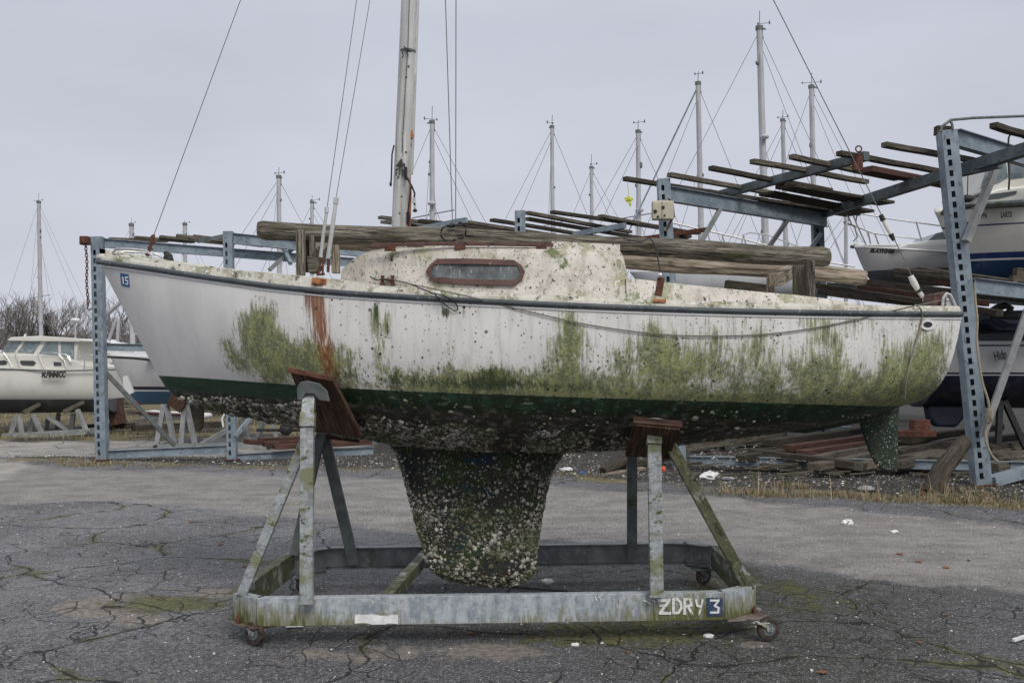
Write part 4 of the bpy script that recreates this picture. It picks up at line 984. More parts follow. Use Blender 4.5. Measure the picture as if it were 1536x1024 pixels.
cplate([(-1.80, 6.16), (-1.62, 6.03), (-1.48, 6.10), (-1.58, 6.26), (-1.76, 6.30)]); cplate([(1.38, 6.20), (1.60, 6.25), (1.68, 6.36), (1.60, 6.44), (1.42, 6.34)])
cplate([(1.42, 7.98), (1.60, 7.9), (1.62, 7.76), (1.48, 7.74)], mat='galv_dark'); cplate([(-1.70, 7.6), (-1.5, 7.76), (-1.45, 7.6), (-1.6, 7.46)], mat='galv_dark')
m = MB()
for p in ((-1.735, 6.13), (1.60, 6.38)): m.cyl((p[0], p[1], ZB+.0), (p[0], p[1], ZB+.034), .014, 6); m.cyl((p[0], p[1], ZB+.034), (p[0], p[1], ZB+.05), .007, 8)
m.build('bolt', M['rust'], cr_o)
# lettering on the near rail
def rface(px, py, out=.0075):
    d = (PB-PA); # intersect the view ray with the rail's outer face
    n = Vector((d.y, -d.x, 0)).normalized(); o = Vector((PA.x, PA.y, 0))+n*(.005+out)
    ray = Vector(((px-768)/F, 1, -(py-550)/F)); k = (o-Vector((0, 0, H))).dot(n)/ray.dot(n)
    return Vector((0, 0, H))+ray*k
def stroke(mb, pts, w):
    for a, b in zip(pts[:-1], pts[1:]):
        A = rface(*a); B = rface(*b); e = (B-A).normalized()*w*.35; mb.beam(A-e, B+e, w, .002, up=(0, 1, 0))
m = MB(); w_ = .019
stroke(m, [(988, 900), (1004, 900), (990, 919), (1005, 919)], w_)
stroke(m, [(990, 908), (1000, 907)], .012)
stroke(m, [(1010, 898), (1010, 919), (1018, 918), (1022, 911), (1021, 903), (1016, 898), (1010, 898)], w_*.9)
stroke(m, [(1027, 920), (1027, 898), (1036, 899), (1037, 907), (1028, 909)], w_*.9); stroke(m, [(1032, 909), (1038, 920)], w_*.9)
stroke(m, [(1044, 899), (1046, 908), (1051, 909)], w_*.7); stroke(m, [(1054, 899), (1049, 920)], w_*.6)
m.build('painted_letters', M['text_white'], near_rail)
m = MB(); m.prism([rface(a, b, .004) for a, b in ((1059, 896), (1084, 895), (1084, 923), (1061, 924))], (0, -.0015, 0)); nb = m.build('number_patch', M['navy_label'], near_rail)
m = MB(); stroke(m, [(1066, 900), (1078, 900), (1072, 908), (1078, 911), (1077, 918), (1066, 918)], .013); m.build('number_three', M['galv_letter'] if 'galv_letter' in M else M['text_white'], nb)
m = MB(); r3 = random.Random(4); top = [(532+i*6.5, 921.5+r3.uniform(-1, 1.4)) for i in range(11)]; bot = [(532+i*6.5, 936+r3.uniform(-2.5, .5)) for i in range(11)][::-1]
m.prism([rface(a, b, .003) for a, b in top+bot], (0, -.0015, 0)); m.build('torn_label', M['paper'], near_rail)
m = MB()
for a, b, c, d in ((965, 900, 972, 902), (972, 903, 978, 906), (966, 905, 970, 906), (980, 899, 983, 903), (893, 895, 895, 900), (899, 894, 901, 899)): m.beam(rface(a, b), rface(c, d), .008, .002, up=(0, 1, 0))
m.build('paint_chip', M['text_white'], near_rail)

# ---------------------------------------------------------------- ground
def seg_side(X, Y, pts):
    "signed: + where Y is beyond the polyline given in photo pixels on the ground"
    q = [G(*p) for p in pts]; xs = [p.x for p in q]; ys = [p.y for p in q]
    o = np.argsort(xs); return Y-np.interp(X, np.array(xs)[o], np.array(ys)[o])
def build_ground():
    def axis(a, b, fine0, fine1, nf, nc0, nc1):
        l = fine0-(np.geomspace(1, 1+(fine0-a), nc0)-1)[::-1]; r = fine1+(np.geomspace(1, 1+(b-fine1), nc1)-1)
        return np.r_[l[:-1], np.linspace(fine0, fine1, nf), r[1:]]
    xs = axis(-900, 900, -11, 11, 560, 40, 40); ys = axis(-40, 1500, 2.2, 24, 560, 12, 60)
    X, Y = np.meshgrid(xs, ys, indexing='ij')
    n1 = fbm(X*.9+50, Y*.9+50, 4)-.5; n2 = fbm(X*4+9, Y*4+3, 4)-.5
    dust = seg_side(X, Y, [(-500, 735), (0, 752), (180, 752), (330, 762), (600, 795), (850, 812), (1050, 838), (1300, 868), (1536, 886), (2200, 960)])+n1*1.0+n2*.35
    dark = seg_side(X, Y, [(-500, 680), (0, 698), (130, 703), (400, 713), (760, 722), (1100, 748), (1536, 792), (2200, 860)])+n1*.9+n2*.4
    grs = seg_side(X, Y, [(-500, 660), (0, 688), (150, 693), (350, 700), (700, 708), (1060, 730), (1300, 742), (1536, 762), (2200, 830)])+n1*.5
    px = 768+F*X/np.maximum(Y, .5); py = 550+F*H/np.maximum(Y, .5)
    track = sstep(-.25, .25, dust)*(1-.8*sstep(-.4, .5, dark))
    # far-left gravel lane between the racks and the motorboat
    lane = sstep(18.5, 19.5, Y)*(1-sstep(22.3, 23.3, Y+n1*1.5))*(1-sstep(-4.0, -2.5, X))
    lane += sstep(12.3, 13.5, Y+n1)*sstep(19, 18, Y)*(1-sstep(-8.6, -7.9, X+.35*(Y-16)+n1))*1.0
    rackbed = sstep(0, .6, grs)*(1-lane)
    grass = np.exp(-((grs-.15)/.38)**2)*(.35+1.0*sstep(.40, .6, fbm(X*1.4+3, Y*1.4, 3)))
    grass *= (.5+.5*sstep(-.5, 2.5, X)+.35*(X < -5.0))
    grass += (sstep(22.3, 23.2, Y+n1)*(1-sstep(60, 90, Y))*(1-.8*sstep(-4, -1, X))+.5*np.exp(-((Y-18.6)/.5)**2)*(X < -3))*(.35+.9*sstep(.4, .62, fbm(X*.6, Y*.6, 3)))
    moss = np.zeros_like(X)
    for (a, b, rx, ry, k) in ((275, 908, 95, 13, 1.2), (230, 900, 60, 10, .5), (905, 948, 140, 22, 1.25), (1030, 950, 60, 16, .5), (860, 962, 90, 9, .4), (1170, 880, 80, 28, .55), (1240, 905, 90, 35, .45), (1060, 870, 70, 18, .6), (880, 845, 140, 20, .45), (700, 860, 120, 20, .3), (1100, 790, 60, 10, .2), (1120, 950, 60, 20, .3), (600, 940, 130, 10, .35), (1450, 876, 80, 10, .3), (820, 1000, 90, 14, .2)):
        moss += k*np.exp(-(((px-a)/rx)**2+((py-b)/ry)**2))
    moss = moss*(Y > 1)+n2*.9*(moss > .03)
    damp_shade = sstep(700, 1150, px+n1*300)*sstep(820, 900, py+n2*40)*(1-sstep(1350, 1600, px+n1*400)*.5)*(Y > 1)*.9+.8*np.exp(-(((px-620)/230)**2+((py-950)/26)**2))*(Y > 1)  # dark olive asphalt: damp algae, plus the boat's shade painted into the colour
    tan = np.zeros_like(X)
    for (a, b, rx, ry, k) in ((170, 905, 70, 13, 1.0), (330, 888, 70, 9, .9), (215, 930, 60, 10, .8), (120, 915, 50, 9, .6), (560, 985, 260, 22, .55), (780, 975, 120, 14, .5), (1130, 965, 22, 5, 1.4), (1320, 778, 70, 6, .6), (700, 880, 60, 6, .4)):
        tan += k*np.exp(-(((px-a)/rx)**2+((py-b)/ry)**2))
    tan = tan*(Y > 1)+n2*.8*(tan > .03)
    z = (fbm(X*.35, Y*.35, 3)-.5)*.03*sstep(60, 20, Y)+n2*.012*sstep(30, 10, Y)
    z = np.where((Y < 9) & (np.abs(X) < 3), z*.5, z)-.006
    z += .05*rackbed*(fbm(X*1.6, Y*1.6, 4)-.45)*sstep(40, 20, Y)
    P = np.stack([X, Y, z], -1).reshape(-1, 3); nx, ny = X.shape; idn = np.arange(nx*ny).reshape(nx, ny)
    Fc = np.stack([idn[:-1, :-1], idn[1:, :-1], idn[1:, 1:], idn[:-1, 1:]], -1).reshape(-1, 4)
    t = NT('yard_surface'); v = t.objc(); tr = t.attr('track'); rb = t.attr('bed'); mo = t.attr('moss'); gr_ = t.attr('grass'); tn = t.attr('tan'); ln = t.attr('lane')
    wv = t.vadd(v, t.vsc(t.noisec(v, .8), .9)); wv2 = t.vadd(wv, t.vsc(t.noisec(v, 6), .06))
    fine = t.noise(v, 55, 5, .8); mid = t.noise(v, 7, 6, .65); big = t.noise(v, .55, 5, .6)
    stone = t.voro(v, 110); stc = t.voro(v, 110, out='Color'); ss = t.N.new('ShaderNodeSeparateColor'); t.L.new(stc, ss.inputs[0])
    # worn asphalt: dark binder with pale chips of stone
    asp = t.mix(t.rng(big, .40, .60), (.115, .115, .124), (.205, .205, .22))
    asp = t.mix(t.rng(mid, .42, .62, 0, .5), asp, (.095, .095, .10)); asp = t.mix(t.rng(t.attr('pale_left'), 0, 1), t.mix(.55, asp, (.07, .07, .073)), asp); asp = t.mix(t.rng(t.attr('damp_shade'), 0, 1), asp, t.mix(t.rng(mid, .4, .6), (.062, .062, .058), (.036, .04, .026)))
    chip = t.mul(t.rng(ss.outputs[0], .56, .66), t.rng(stone, .25, .42, 1, 0))
    asp = t.mix(t.mul(chip, .8), asp, (.50, .50, .52))
    asp = t.mix(t.rng(fine, .50, .57, 0, .8), asp, (.035, .035, .038))
    asp = t.mix(t.rng(fine, .45, .38, 0, .6), asp, (.36, .36, .375)); asp = t.mix(t.rng(t.noise(v, 26, 4, .7), .53, .60, 0, .6), asp, (.045, .045, .048))
    # dusty track
    dst = t.mix(t.rng(t.noise(t.map(v, (.8, 1.1, 1)), 2.0, 8, .78), .38, .62), (.145, .137, .133), (.265, .252, .243))
    dst = t.mix(t.rng(fine, .48, .60, 0, .8), dst, (.085, .08, .078)); dst = t.mix(t.rng(fine, .45, .36, 0, .6), dst, (.46, .43, .41)); dst = t.mix(t.mul(chip, .6), dst, (.55, .53, .5))
    trm = t.rng(t.addm(tr, t.mul(t.math('SUBTRACT', mid, .5), 1.1)), .25, .75)
    col = t.mix(trm, asp, dst)
    # dark gravel bed under the racks
    bed = t.mix(t.rng(t.voro(v, 26), .1, .6), (.09, .085, .08), (.018, .017, .016)); bed = t.mix(t.rng(fine, .5, .64, 0, .6), bed, (.22, .21, .2))
    bed = t.mix(t.rng(big, .45, .65, 0, .55), bed, (.032, .03, .028))
    col = t.mix(t.rng(t.addm(rb, t.mul(t.math('SUBTRACT', mid, .5), .9)), .3, .7), col, bed)
    lan = t.mix(t.rng(t.noise(t.map(v, (.4, 1.5, 1)), 2, 6, .7), .35, .65), (.21, .20, .185), (.37, .355, .335)); lan = t.mix(t.rng(fine, .5, .7, 0, .6), lan, (.10, .095, .09))
    col = t.mix(t.rng(ln, .2, .7), col, lan)
    tm = t.rng(t.addm(tn, t.mul(t.math('SUBTRACT', mid, .5), 1.2)), .42, .62)
    tc = t.mix(t.rng(t.noise(v, 26, 5), .4, .6), (.26, .225, .19), (.15, .135, .12)); col = t.mix(t.mul(tm, .8), col, tc)
    # long cracks, fine crazing, grit in them
    c1 = t.voro(wv2, .62, 'DISTANCE_TO_EDGE'); c2 = t.voro(wv2, 3.4, 'DISTANCE_TO_EDGE')
    cw = t.rng(mid, .35, .65, .002, .012, False)
    k1 = t.rng(t.math('DIVIDE', c1, cw), .35, 1.2, 1, 0)
    k2 = t.mul(t.rng(c2, .004, .024, 1, 0), t.rng(t.noise(v, .9, 3), .45, .54))
    notr = t.math('SUBTRACT', 1.0, t.math('MAXIMUM', trm, t.rng(rb, .2, .5)))
    k1 = t.mul(k1, notr); k2 = t.mul(k2, notr); ck = t.math('MAXIMUM', k1, k2)
    # moss creeps out of some cracks
    near = t.mul(t.rng(c1, .0, .05, 1, 0), t.rng(t.noise(v, 1.3, 4), .46, .58)); near = t.mul(near, notr)
    mm = t.rng(t.addm(t.addm(mo, t.mul(t.math('SUBTRACT', fine, .5), 2.4)), t.mul(t.math('SUBTRACT', mid, .5), 2.2)), .45, 1.0)
    mm = t.math('MAXIMUM', mm, t.mul(t.rng(t.addm(near, t.math('SUBTRACT', fine, .5)), .35, .7), .8))
    mc = t.mix(t.rng(t.noise(v, 18, 5, .7), .35, .68), (.045, .05, .018), (.15, .148, .045))
    col = t.mix(t.mul(mm, .85), col, mc); col = t.mix(t.mul(ck, .9), col, (.012, .012, .012))
    gm = t.rng(t.addm(gr_, t.mul(t.math('SUBTRACT', mid, .5), 1.3)), .4, .9)
    gc = t.mix(t.rng(t.noise(v, 5, 6, .7), .4, .62), (.25, .20, .115), (.115, .12, .05)); gc = t.mix(t.rng(fine, .45, .65, 0, .6), gc, (.07, .06, .04))
    col = t.mix(t.mul(gm, .85), col, gc)
    h = t.addm(t.mul(fine, 1.0), t.mul(t.rng(stone, .1, .5, 1, 0), .45)); h = t.addm(h, t.mul(mm, .8)); h = t.math('SUBTRACT', h, t.mul(ck, 3.5))
    nn = t.bump(h, .75, .006)
    nn = t.bump(t.mul(t.math('MAXIMUM', t.rng(rb, .2, .6), gm), t.noise(v, 14, 6, .75)), .8, .05, nn)
    mat = t.fin(col, t.rng(mid, .3, .7, .75, .95), nn, 0, .3)
    g = np_mesh('ground', P, Fc, mat, None, {'track': track.ravel(), 'bed': rackbed.ravel(), 'moss': moss.ravel(), 'grass': grass.ravel(), 'tan': tan.ravel(), 'lane': lane.ravel(), 'damp_shade': damp_shade.ravel(), 'pale_left': (sstep(1100, 250, px+n1*260)*sstep(1010, 860, py+n2*60)).ravel()}, smooth=True)  # last mask: asphalt palest at the far left, darker towards front and right
    g['kind'] = 'structure'
    from numpy import interp
    def height(x, y):
        i = int(np.clip(np.searchsorted(xs, x), 1, nx-1)); j = int(np.clip(np.searchsorted(ys, y), 1, ny-1)); return float(z[i, j])
    return height, (xs, ys, grass, rackbed, track)
gz, GA = build_ground()

def stones(name, n, x0, x1, y0, y1, s0, s1, seed, mat, keepf=None):
    r = np.random.default_rng(seed); Y = y0+(y1-y0)*r.uniform(0, 1, n)**.8; X = r.uniform(-1, 1, n)*np.minimum(Y*.6+.6, 12)
    X = np.clip(X, x0, x1)
    if keepf is not None: k = keepf(X, Y, r); X = X[k]; Y = Y[k]
    Z = np.array([gz(a, b) for a, b in zip(X, Y)]); S = s0+(s1-s0)*r.beta(1.1, 6, len(X))
    P = np.stack([X, Y, Z+S*.15], -1); Nn = np.tile([0, 0, 1.], (len(X), 1))+r.normal(0, .25, (len(X), 3))
    o = scatter_mesh(name, ICO_V, ICO_F, P, Nn, S, mat, None, seed, .22, .6); o['kind'] = 'stuff'; return o
def stone_mat(name, c1, c2, c3):
    t = NT(name); r = t.attr('rnd'); v = t.objc(); col = t.mix(r, c1, c2); col = t.mix(t.rng(t.math('FRACT', t.mul(r, 9.7)), .82, .86), col, c3)
    return t.fin(col, .85, t.bump(t.noise(v, 90, 3), .4, .003), 0, .3)
M['stone'] = stone_mat('loose_grit', (.05, .05, .052), (.30, .29, .275), (.62, .60, .56)); M['chips'] = stone_mat('pale_and_dark_chips', (.42, .40, .36), (.70, .68, .64), (.02, .02, .02)); M['stone2'] = stone_mat('rubble', (.035, .033, .03), (.22, .205, .185), (.55, .54, .51))
stones('grit', 24000, -9, 9, 3.2, 13, .002, .013, 21, M['stone'])
stones('pale_chips', 520, -9, 9, 3.4, 12.5, .005, .022, 25, M['chips'])
stones('gravel', 26000, -11, 11, 11.5, 19.5, .006, .045, 22, M['stone2'], lambda X, Y, r: r.uniform(0, 1, len(X)) < np.array([GA[3][np.searchsorted(GA[0], a).clip(0, len(GA[0])-1), np.searchsorted(GA[1], b).clip(0, len(GA[1])-1)] for a, b in zip(X, Y)]))

def grass_patch(name, n, seed, pts_fn, h0, h1, mat):
    r = np.random.default_rng(seed); X, Y = pts_fn(r, n); n = len(X); Z = np.array([gz(a, b) for a, b in zip(X, Y)])
    a = r.uniform(0, 2*np.pi, n); Hh = h0+(h1-h0)*r.beta(1.5, 3.5, n); w = .0035+.004*r.uniform(0, 1, n); lean = r.normal(0, .45, (n, 2))*Hh[:, None]
    dx = np.cos(a)*w; dy = np.sin(a)*w
    b0 = np.stack([X-dx, Y-dy, Z-.005], -1); b1 = np.stack([X+dx, Y+dy, Z-.005], -1)
    m0 = np.stack([X-dx*.7+lean[:, 0]*.35, Y-dy*.7+lean[:, 1]*.35, Z+Hh*.55], -1); m1 = np.stack([X+dx*.7+lean[:, 0]*.35, Y+dy*.7+lean[:, 1]*.35, Z+Hh*.55], -1)
    tp = np.stack([X+lean[:, 0], Y+lean[:, 1], Z+Hh*.95], -1)
    V = np.stack([b0, b1, m1, m0, tp], 1).reshape(-1, 3); i = np.arange(n)[:, None]*5
    Fc = np.concatenate([i+np.array([[0, 1, 2]]), i+np.array([[0, 2, 3]]), i+np.array([[3, 2, 4]])]); 
    o = np_mesh(name, V, Fc, mat, None, {'rnd': np.repeat(r.uniform(0, 1, n), 5)}); o['kind'] = 'stuff'; return o
t = NT('winter_grass'); r_a = t.attr('rnd'); col = t.mix(r_a, (.22, .175, .11), (.38, .32, .215)); col = t.mix(t.rng(t.math('FRACT', t.mul(r_a, 5.1)), .68, .75), col, (.12, .13, .05)); col = t.mix(t.rng(t.math('FRACT', t.mul(r_a, 3.7)), .85, .9), col, (.20, .10, .06))
M['grass'] = t.fin(col, .9, None, 0, .1)
def strip(r, n):
    q = [(-200, 686), (0, 690), (150, 694), (350, 701), (600, 705), (850, 712), (1060, 733), (1200, 740), (1350, 748), (1536, 762), (1700, 775)]
    gx = [G(*a).x for a in q]; gy = [G(*a).y for a in q]
    X = r.uniform(-11, 8.5, n); ce = fbm(X*2.3, X*0, 3); keep = (ce+r.uniform(-.2, .2, n)+.12*(X > 2)) > .52; X = X[keep]
    Y = np.interp(X, gx, gy)+r.normal(.1, .26, len(X)); return X, Y
grass_patch('grass', 9000, 31, strip, .010, .06, M['grass'])
def right_tufts(r, n):
    cs = [(1145, 742), (1180, 741), (1225, 742), (1270, 745), (1305, 748), (1340, 750), (1380, 750), (1420, 752), (1460, 752), (1500, 757), (1528, 757), (1130, 740), (1090, 738), (1190, 730), (1440, 735), (140, 698), (120, 697), (165, 696), (1395, 742), (1475, 745)]
    X = []; Y = []
    for c in cs:
        g_ = G(*c); k = n//len(cs); sd = r.uniform(.07, .34); k = int(k*r.uniform(.3, 1.6)); X += list(r.normal(g_.x, sd, k)); Y += list(r.normal(g_.y+r.uniform(-.1, .2), .13, k))
    return np.array(X), np.array(Y)
grass_patch('grass', 4200, 32, right_tufts, .015, .13, M['grass'])
grass_patch('grass', 190, 37, right_tufts, .15, .6, M['grass'])
grass_patch('grass', 14000, 33, lambda r, n: ((lambda Y: (r.uniform(-1, .05, n)*Y*.62, Y))(r.uniform(22.8, 40, n))), .06, .30, M['grass'])

# litter and small finds
def blob(px, py, sx, sy, sz, name, mat, label, cat, jit=.25, z=0, group=None):
    p = G(px, py); m = MB(); m.ball((p.x, p.y, gz(p.x, p.y)+sz*.55+z), 1, 11, 7, (sx, sy, sz), jit); return lone(m, name, M[mat], label, cat, group, smooth=False)
blob(1065, 716, .15, .10, .075, 'plastic_bag', 'paper', 'crumpled white plastic bag in front of the lumber rack', 'litter', .35)
blob(1092, 717, .14, .06, .025, 'paper_scrap', 'paper', 'flat white scrap next to the crumpled plastic bag', 'litter', .3)
blob(1272, 786, .07, .05, .035, 'paper_wad', 'paper', 'white crumpled wad lying alone on the dusty track', 'litter', .3)
blob(1342, 799, .04, .03, .018, 'paper_wad', 'paper', 'small white wad to the right of the bigger wad on the track', 'litter', .3)
blob(1063, 953, .034, .026, .014, 'shell', 'paper', 'white shell on the moss below the painted cradle number', 'shell', .15)
blob(863, 968, .026, .02, .014, 'foil_scrap', 'paper', 'small pale foil scrap in front of the cradle middle', 'litter', .35)
blob(850, 704, .11, .04, .03, 'litter_scrap', 'paper', 'white and red wrapper just right of the keel top', 'litter', .4)
blob(873, 710, .05, .03, .03, 'litter_scrap', 'label_blue', 'light blue scrap right of the keel in the gravel', 'litter', .3)
M['orange'] = gmat('orange_plastic', (.62, .10, .03), (.5, .08, .03), 5, .5, 0, (), 0, 10)
blob(995, 706, .05, .05, .06, 'plastic_pot', 'orange', 'orange plastic pot beside the right cradle upright', 'pot', .1)
M['leaf'] = gmat('dead_leaf', (.17, .065, .03), (.30, .13, .055), 20, .8, 0, [((.12, .04, .02), (1, 1, 1), 30, .55, .65)], .3, 60)
def leaf(px, py, s, label, mat='leaf'):
    p = G(px, py); m = MB(); n = 11; z = gz(p.x, p.y)+.006; rr = random.Random(px)
    a0 = rr.uniform(0, 6); pts = []
    for i in range(n):
        a = a0+2*math.pi*i/n; q = s*(1 if i % 2 else .62)*rr.uniform(.8, 1.15); pts.append((p.x+math.cos(a)*q, p.y+math.sin(a)*q*.8, z+rr.uniform(0, s*.35)))
    top = [Vector(a) for a in pts]; c = sum(top, Vector())/n; c.z += .004
    vs = top+[c]+[a-Vector((0, 0, .0015)) for a in top]+[c-Vector((0, 0, .0015))]; fs = [(i, (i+1) % n, n) for i in range(n)]+[(n+1+(i+1) % n, n+1+i, 2*n+1) for i in range(n)]
    m.add(vs, fs); return lone(m, 'dead_leaf', M[mat], label, 'leaf', 'dead leaves on the asphalt')
for a in ((1235, 1008, .040, 'large curled brown leaf at the bottom edge right of the cradle'), (1379, 962, .03, 'dark red brown leaf right of the cradle, near the lower right corner'), (1418, 922, .028, 'orange leaf on asphalt to the far right of the cradle'),
          (1419, 852, .04, 'orange leaf at the edge of the dusty track on the right'), (332, 816, .035, 'small orange leaf left of the cradle on bare asphalt'), (367, 849, .03, 'reddish leaf beside the left brace of the cradle'),
          (287, 782, .05, 'red leaf near the border of asphalt and track on the left'), (941, 978, .018, 'tiny red leaf in front of the cradle under the moss'), (794, 935, .0, None), (1378, 843, .045, 'red leaf on the dusty track on the right'), (706, 950, .03, 'yellowish leaf just below the near rail of the cradle'), (1350, 832, .055, 'pale flat leaf on the dusty track')):
    if a[3]: leaf(*a)
m = MB(); m.beam(G(1520, 962)+Vector((0, 0, .01)), G(1545, 954)+Vector((0, 0, .01)), .018, .018); lone(m, 'cigarette_stub', M['paper'], 'white stub at the right edge of the picture on the asphalt', 'litter')
m = MB(); p = G(440, 941); m.prism([Vector((p.x+a, p.y+b, .008)) for a, b in ((-.05, -.02), (.07, -.005), (.05, .03), (-.04, .02))], (0, 0, .002)); lone(m, 'paper_scrap', M['paper'], 'white paper scrap under the left end of the near cradle rail', 'litter')
m = MB(); a = G(745, 878, .05); b = G(852, 886, .02); a.z = .055; m.beam(a, b, .05, .016); lone(m, 'black_strip', M['black'], 'thin black board lying on the ground behind the keel foot', 'board')
blob(822, 882, .05, .03, .018, 'litter_scrap', 'paper', 'white scrap lying on the black board behind the keel', 'litter', .3, .05)
def pebble(px, py, s, label):
    p = G(px, py); m = MB(); m.ball((p.x, p.y, gz(p.x, p.y)+s*.4), s, 9, 6, (1.3, 1, .6), .15); lone(m, 'rock', M['galv_far'], label, 'rock', smooth=True)
pebble(1220, 706, .11, 'rounded grey rock under the front edge of the lumber rack'); pebble(1300, 736, .09, 'dark flat stone in the dry grass left of the leaning stump')
# ---------------------------------------------------------------- storage racks of blue slotted steel
def slotted_post(parent, base, top, w=.20, d=.16, mat='blue_steel', slots=None, name='rack_post', flip=False, view=None):
    """hollow post whose front web is pierced by a row of slots; base/top are centre points of the front face"""
    base = Vector(base); top = Vector(top); ax = (top-base); L = ax.length; ax.normalize()
    n = Vector((0, -1, 0)); s = ax.cross(n).normalized()*-1; n = s.cross(ax).normalized()
    if n.y > 0: n = -n
    if s.x < 0: s = -s
    th = .008; m = MB(); back = -n*d; up = n
    pitch = .155; sw = w*.25; sh = .092; cx = -w*.14
    # front face: strips left and right of the slots, rungs between
    xl, xr = cx-sw/2, cx+sw/2
    def fr(x0, x1, z0, z1): m.beam(base+s*((x0+x1)/2)+ax*z0, base+s*((x0+x1)/2)+ax*z1, th, abs(x1-x0), up=s)
    fr(-w/2, xl, 0, L); fr(xr, w/2, 0, L)
    z = 0; k = 0
    fr(xl, xr, 0, .10); z = .10
    while z+sh < L-.1:
        z2 = z+sh; z3 = min(z2+(pitch-sh), L); fr(xl, xr, z2, z3); z = z3
    if z < L: fr(xl, xr, z, L)
    for sx in (-1, 1): m.beam(base+s*(sx*(w/2-th/2))+back*.5, top+s*(sx*(w/2-th/2))+back*.5, d, th, up=s)
    m.beam(base+back, top+back, th, w-.003, up=s)
    m.beam(top-s*(w/2)+back*.5+ax*.003, top+s*(w/2)+back*.5+ax*.003, d, .006, up=ax)
    o = m.build(name, M[mat], parent); 
    b = MB(); c = base+back*.5; b.beam(c-s*w*.75+ax*.008, c+s*w*.75+ax*.008, d*1.5, .016); b.build('post_base', M['rust'], parent)
    return o
def ibeam(parent, p, q, h=.2, w=.10, mat='blue_steel', name='rack_beam', dark=False):
    p = Vector(p); q = Vector(q); m = MB(); u = Vector((0, 0, 1)); d = (q-p).normalized(); d, a, u = frame_of(d)
    m.beam(p, q, .012, h-.02)
    for s in (-1, 1): m.beam(p+u*s*(h/2-.006), q+u*s*(h/2-.006), w, .012)
    return m.build(name, M[mat], parent)
def bar(parent, p, q, w, h, mat, name, up=(0, 0, 1), bevel=0, seg=1, jit=0):
    m = MB(); m.beam(p, q, w, h, up=up, seg=seg, jit=jit); return m.build(name, M[mat], parent, bevel=bevel)

# left rack: post at 148 and post at 341
rk = empty('storage_rack', (-7.7, 18.0, 0), 'blue slotted steel rack behind the bow with a rusty chain hoist at its left post', 'storage rack')
slotted_post(rk, W(151, 690, 18.0), W(143.5, 355, 18.0), .20, .16)
slotted_post(rk, W(347, 690, 18.1), W(341, 347, 18.1), .17, .14)
ibeam(rk, W(148, 364, 18.15), W(590, 398, 19.2), .17, .1); ibeam(rk, W(345, 357, 18.2), W(600, 384, 19.6), .20, .1)
ibeam(rk, W(150, 520, 18.15), W(300, 523, 18.6), .14, .1)
ibeam(rk, W(150, 682, 18.15), W(345, 673, 18.2), .16, .1); ibeam(rk, W(350, 687, 18.2), W(560, 676, 19.4), .17, .1)
bar(rk, W(153, 478, 18.1), W(182, 452, 19.2), .06, .06, 'galv_far', 'rack_brace'); bar(rk, W(152, 552, 18.1), W(262, 668, 19.0), .075, .075, 'galv_dark', 'rack_brace')
bar(rk, W(436, 395, 18.3), W(425, 372, 18.9), .07, .07, 'blue_steel', 'rack_brace'); bar(rk, W(404, 405, 18.6), W(440, 372, 18.9), .07, .07, 'galv_far', 'rack_brace')
bar(rk, W(352, 655, 18.1), W(374, 628, 18.4), .07, .07, 'blue_steel', 'rack_brace')
for i, (a, b, c, d) in enumerate(((203, 356, 290, 363), (240, 355, 350, 367), (265, 353, 395, 369), (290, 354, 440, 372), (165, 358, 250, 362))):
    bar(rk, W(a, b, 18.7+i*.25), W(c, d, 19.6+i*.3), .12, .05, 'plank', 'rack_slat', seg=4, jit=.004)
bar(rk, W(297, 362, 18.6), W(345, 352, 18.9), .08, .07, 'blue_steel_dirty', 'cross_arm')
hk = empty('chain_hoist', tuple(W(128, 370, 17.85)), 'rusty block with a hanging chain at the top of the left rack post', 'chain hoist')
m = MB(); m.beam(W(121, 361, 17.85), W(134, 361, 17.85), .14, .16); m.cyl(W(127, 360, 17.74), W(127, 360, 17.96), .07, 14); m.build('hoist_block', M['rust'], hk, bevel=.015)
m = MB(); y = 368; i = 0
while y < 458:
    c = W(129+(y-368)*.03+math.sin(y*.1)*.6, y, 17.85); a = Vector((1, 0, 0)) if i % 2 else Vector((0, 1, 0)); pts = []
    for k in range(11): th = 2*math.pi*k/10; pts.append(c+a*math.cos(th)*.022+Vector((0, 0, 1))*math.sin(th)*.043)
    m.tube(pts, .0085, 5, caps=False); y += 4.9; i += 1
m.tube([W(132, 458, 17.85), W(131, 463, 17.85), W(134, 465, 17.85), W(138, 462, 17.85)], .012, 6)
m.build('chain', M['rust'], hk)

# middle rack: short blue post top with slats running off to the right
rk2 = empty('storage_rack', tuple(G(780, 688)), 'farther slatted rack between the cabin roof and the cream electrical box', 'storage rack')
slotted_post(rk2, W(785, 690, 18.1), W(780, 316, 18.1), .20, .16, 'blue_steel')
for i, (a, b, c, d, Y) in enumerate(((738, 330, 905, 357, 19), (790, 319, 945, 348, 18.6), (790, 328, 960, 357, 18.9), (828, 318, 1048, 350, 19.4), (900, 324, 1040, 350, 19.9), (570, 326, 770, 350, 19.4), (630, 331, 800, 350, 19.4), (700, 333, 860, 358, 19.4), (575, 333, 660, 342, 18.9))):
    bar(rk2, W(a, b, Y), W(c, d, Y*1.15), .13, .06, 'plank' if i % 3 else 'wood_dark', 'rack_slat', seg=4, jit=.005)
bar(rk2, W(860, 352, 19.2), W(938, 338, 18.4), .08, .1, 'blue_steel', 'cross_arm')
bar(rk2, W(606, 348, 19.5), W(700, 330, 18.7), .08, .1, 'blue_steel', 'cross_arm')
bar(rk2, W(950, 360, 19.6), W(1062, 344, 18.9), .08, .08, 'rust', 'cross_arm')
bar(rk2, W(1000, 362, 19.2), W(1030, 352, 19.4), .3, .16, 'wood_dark', 'cross_block')

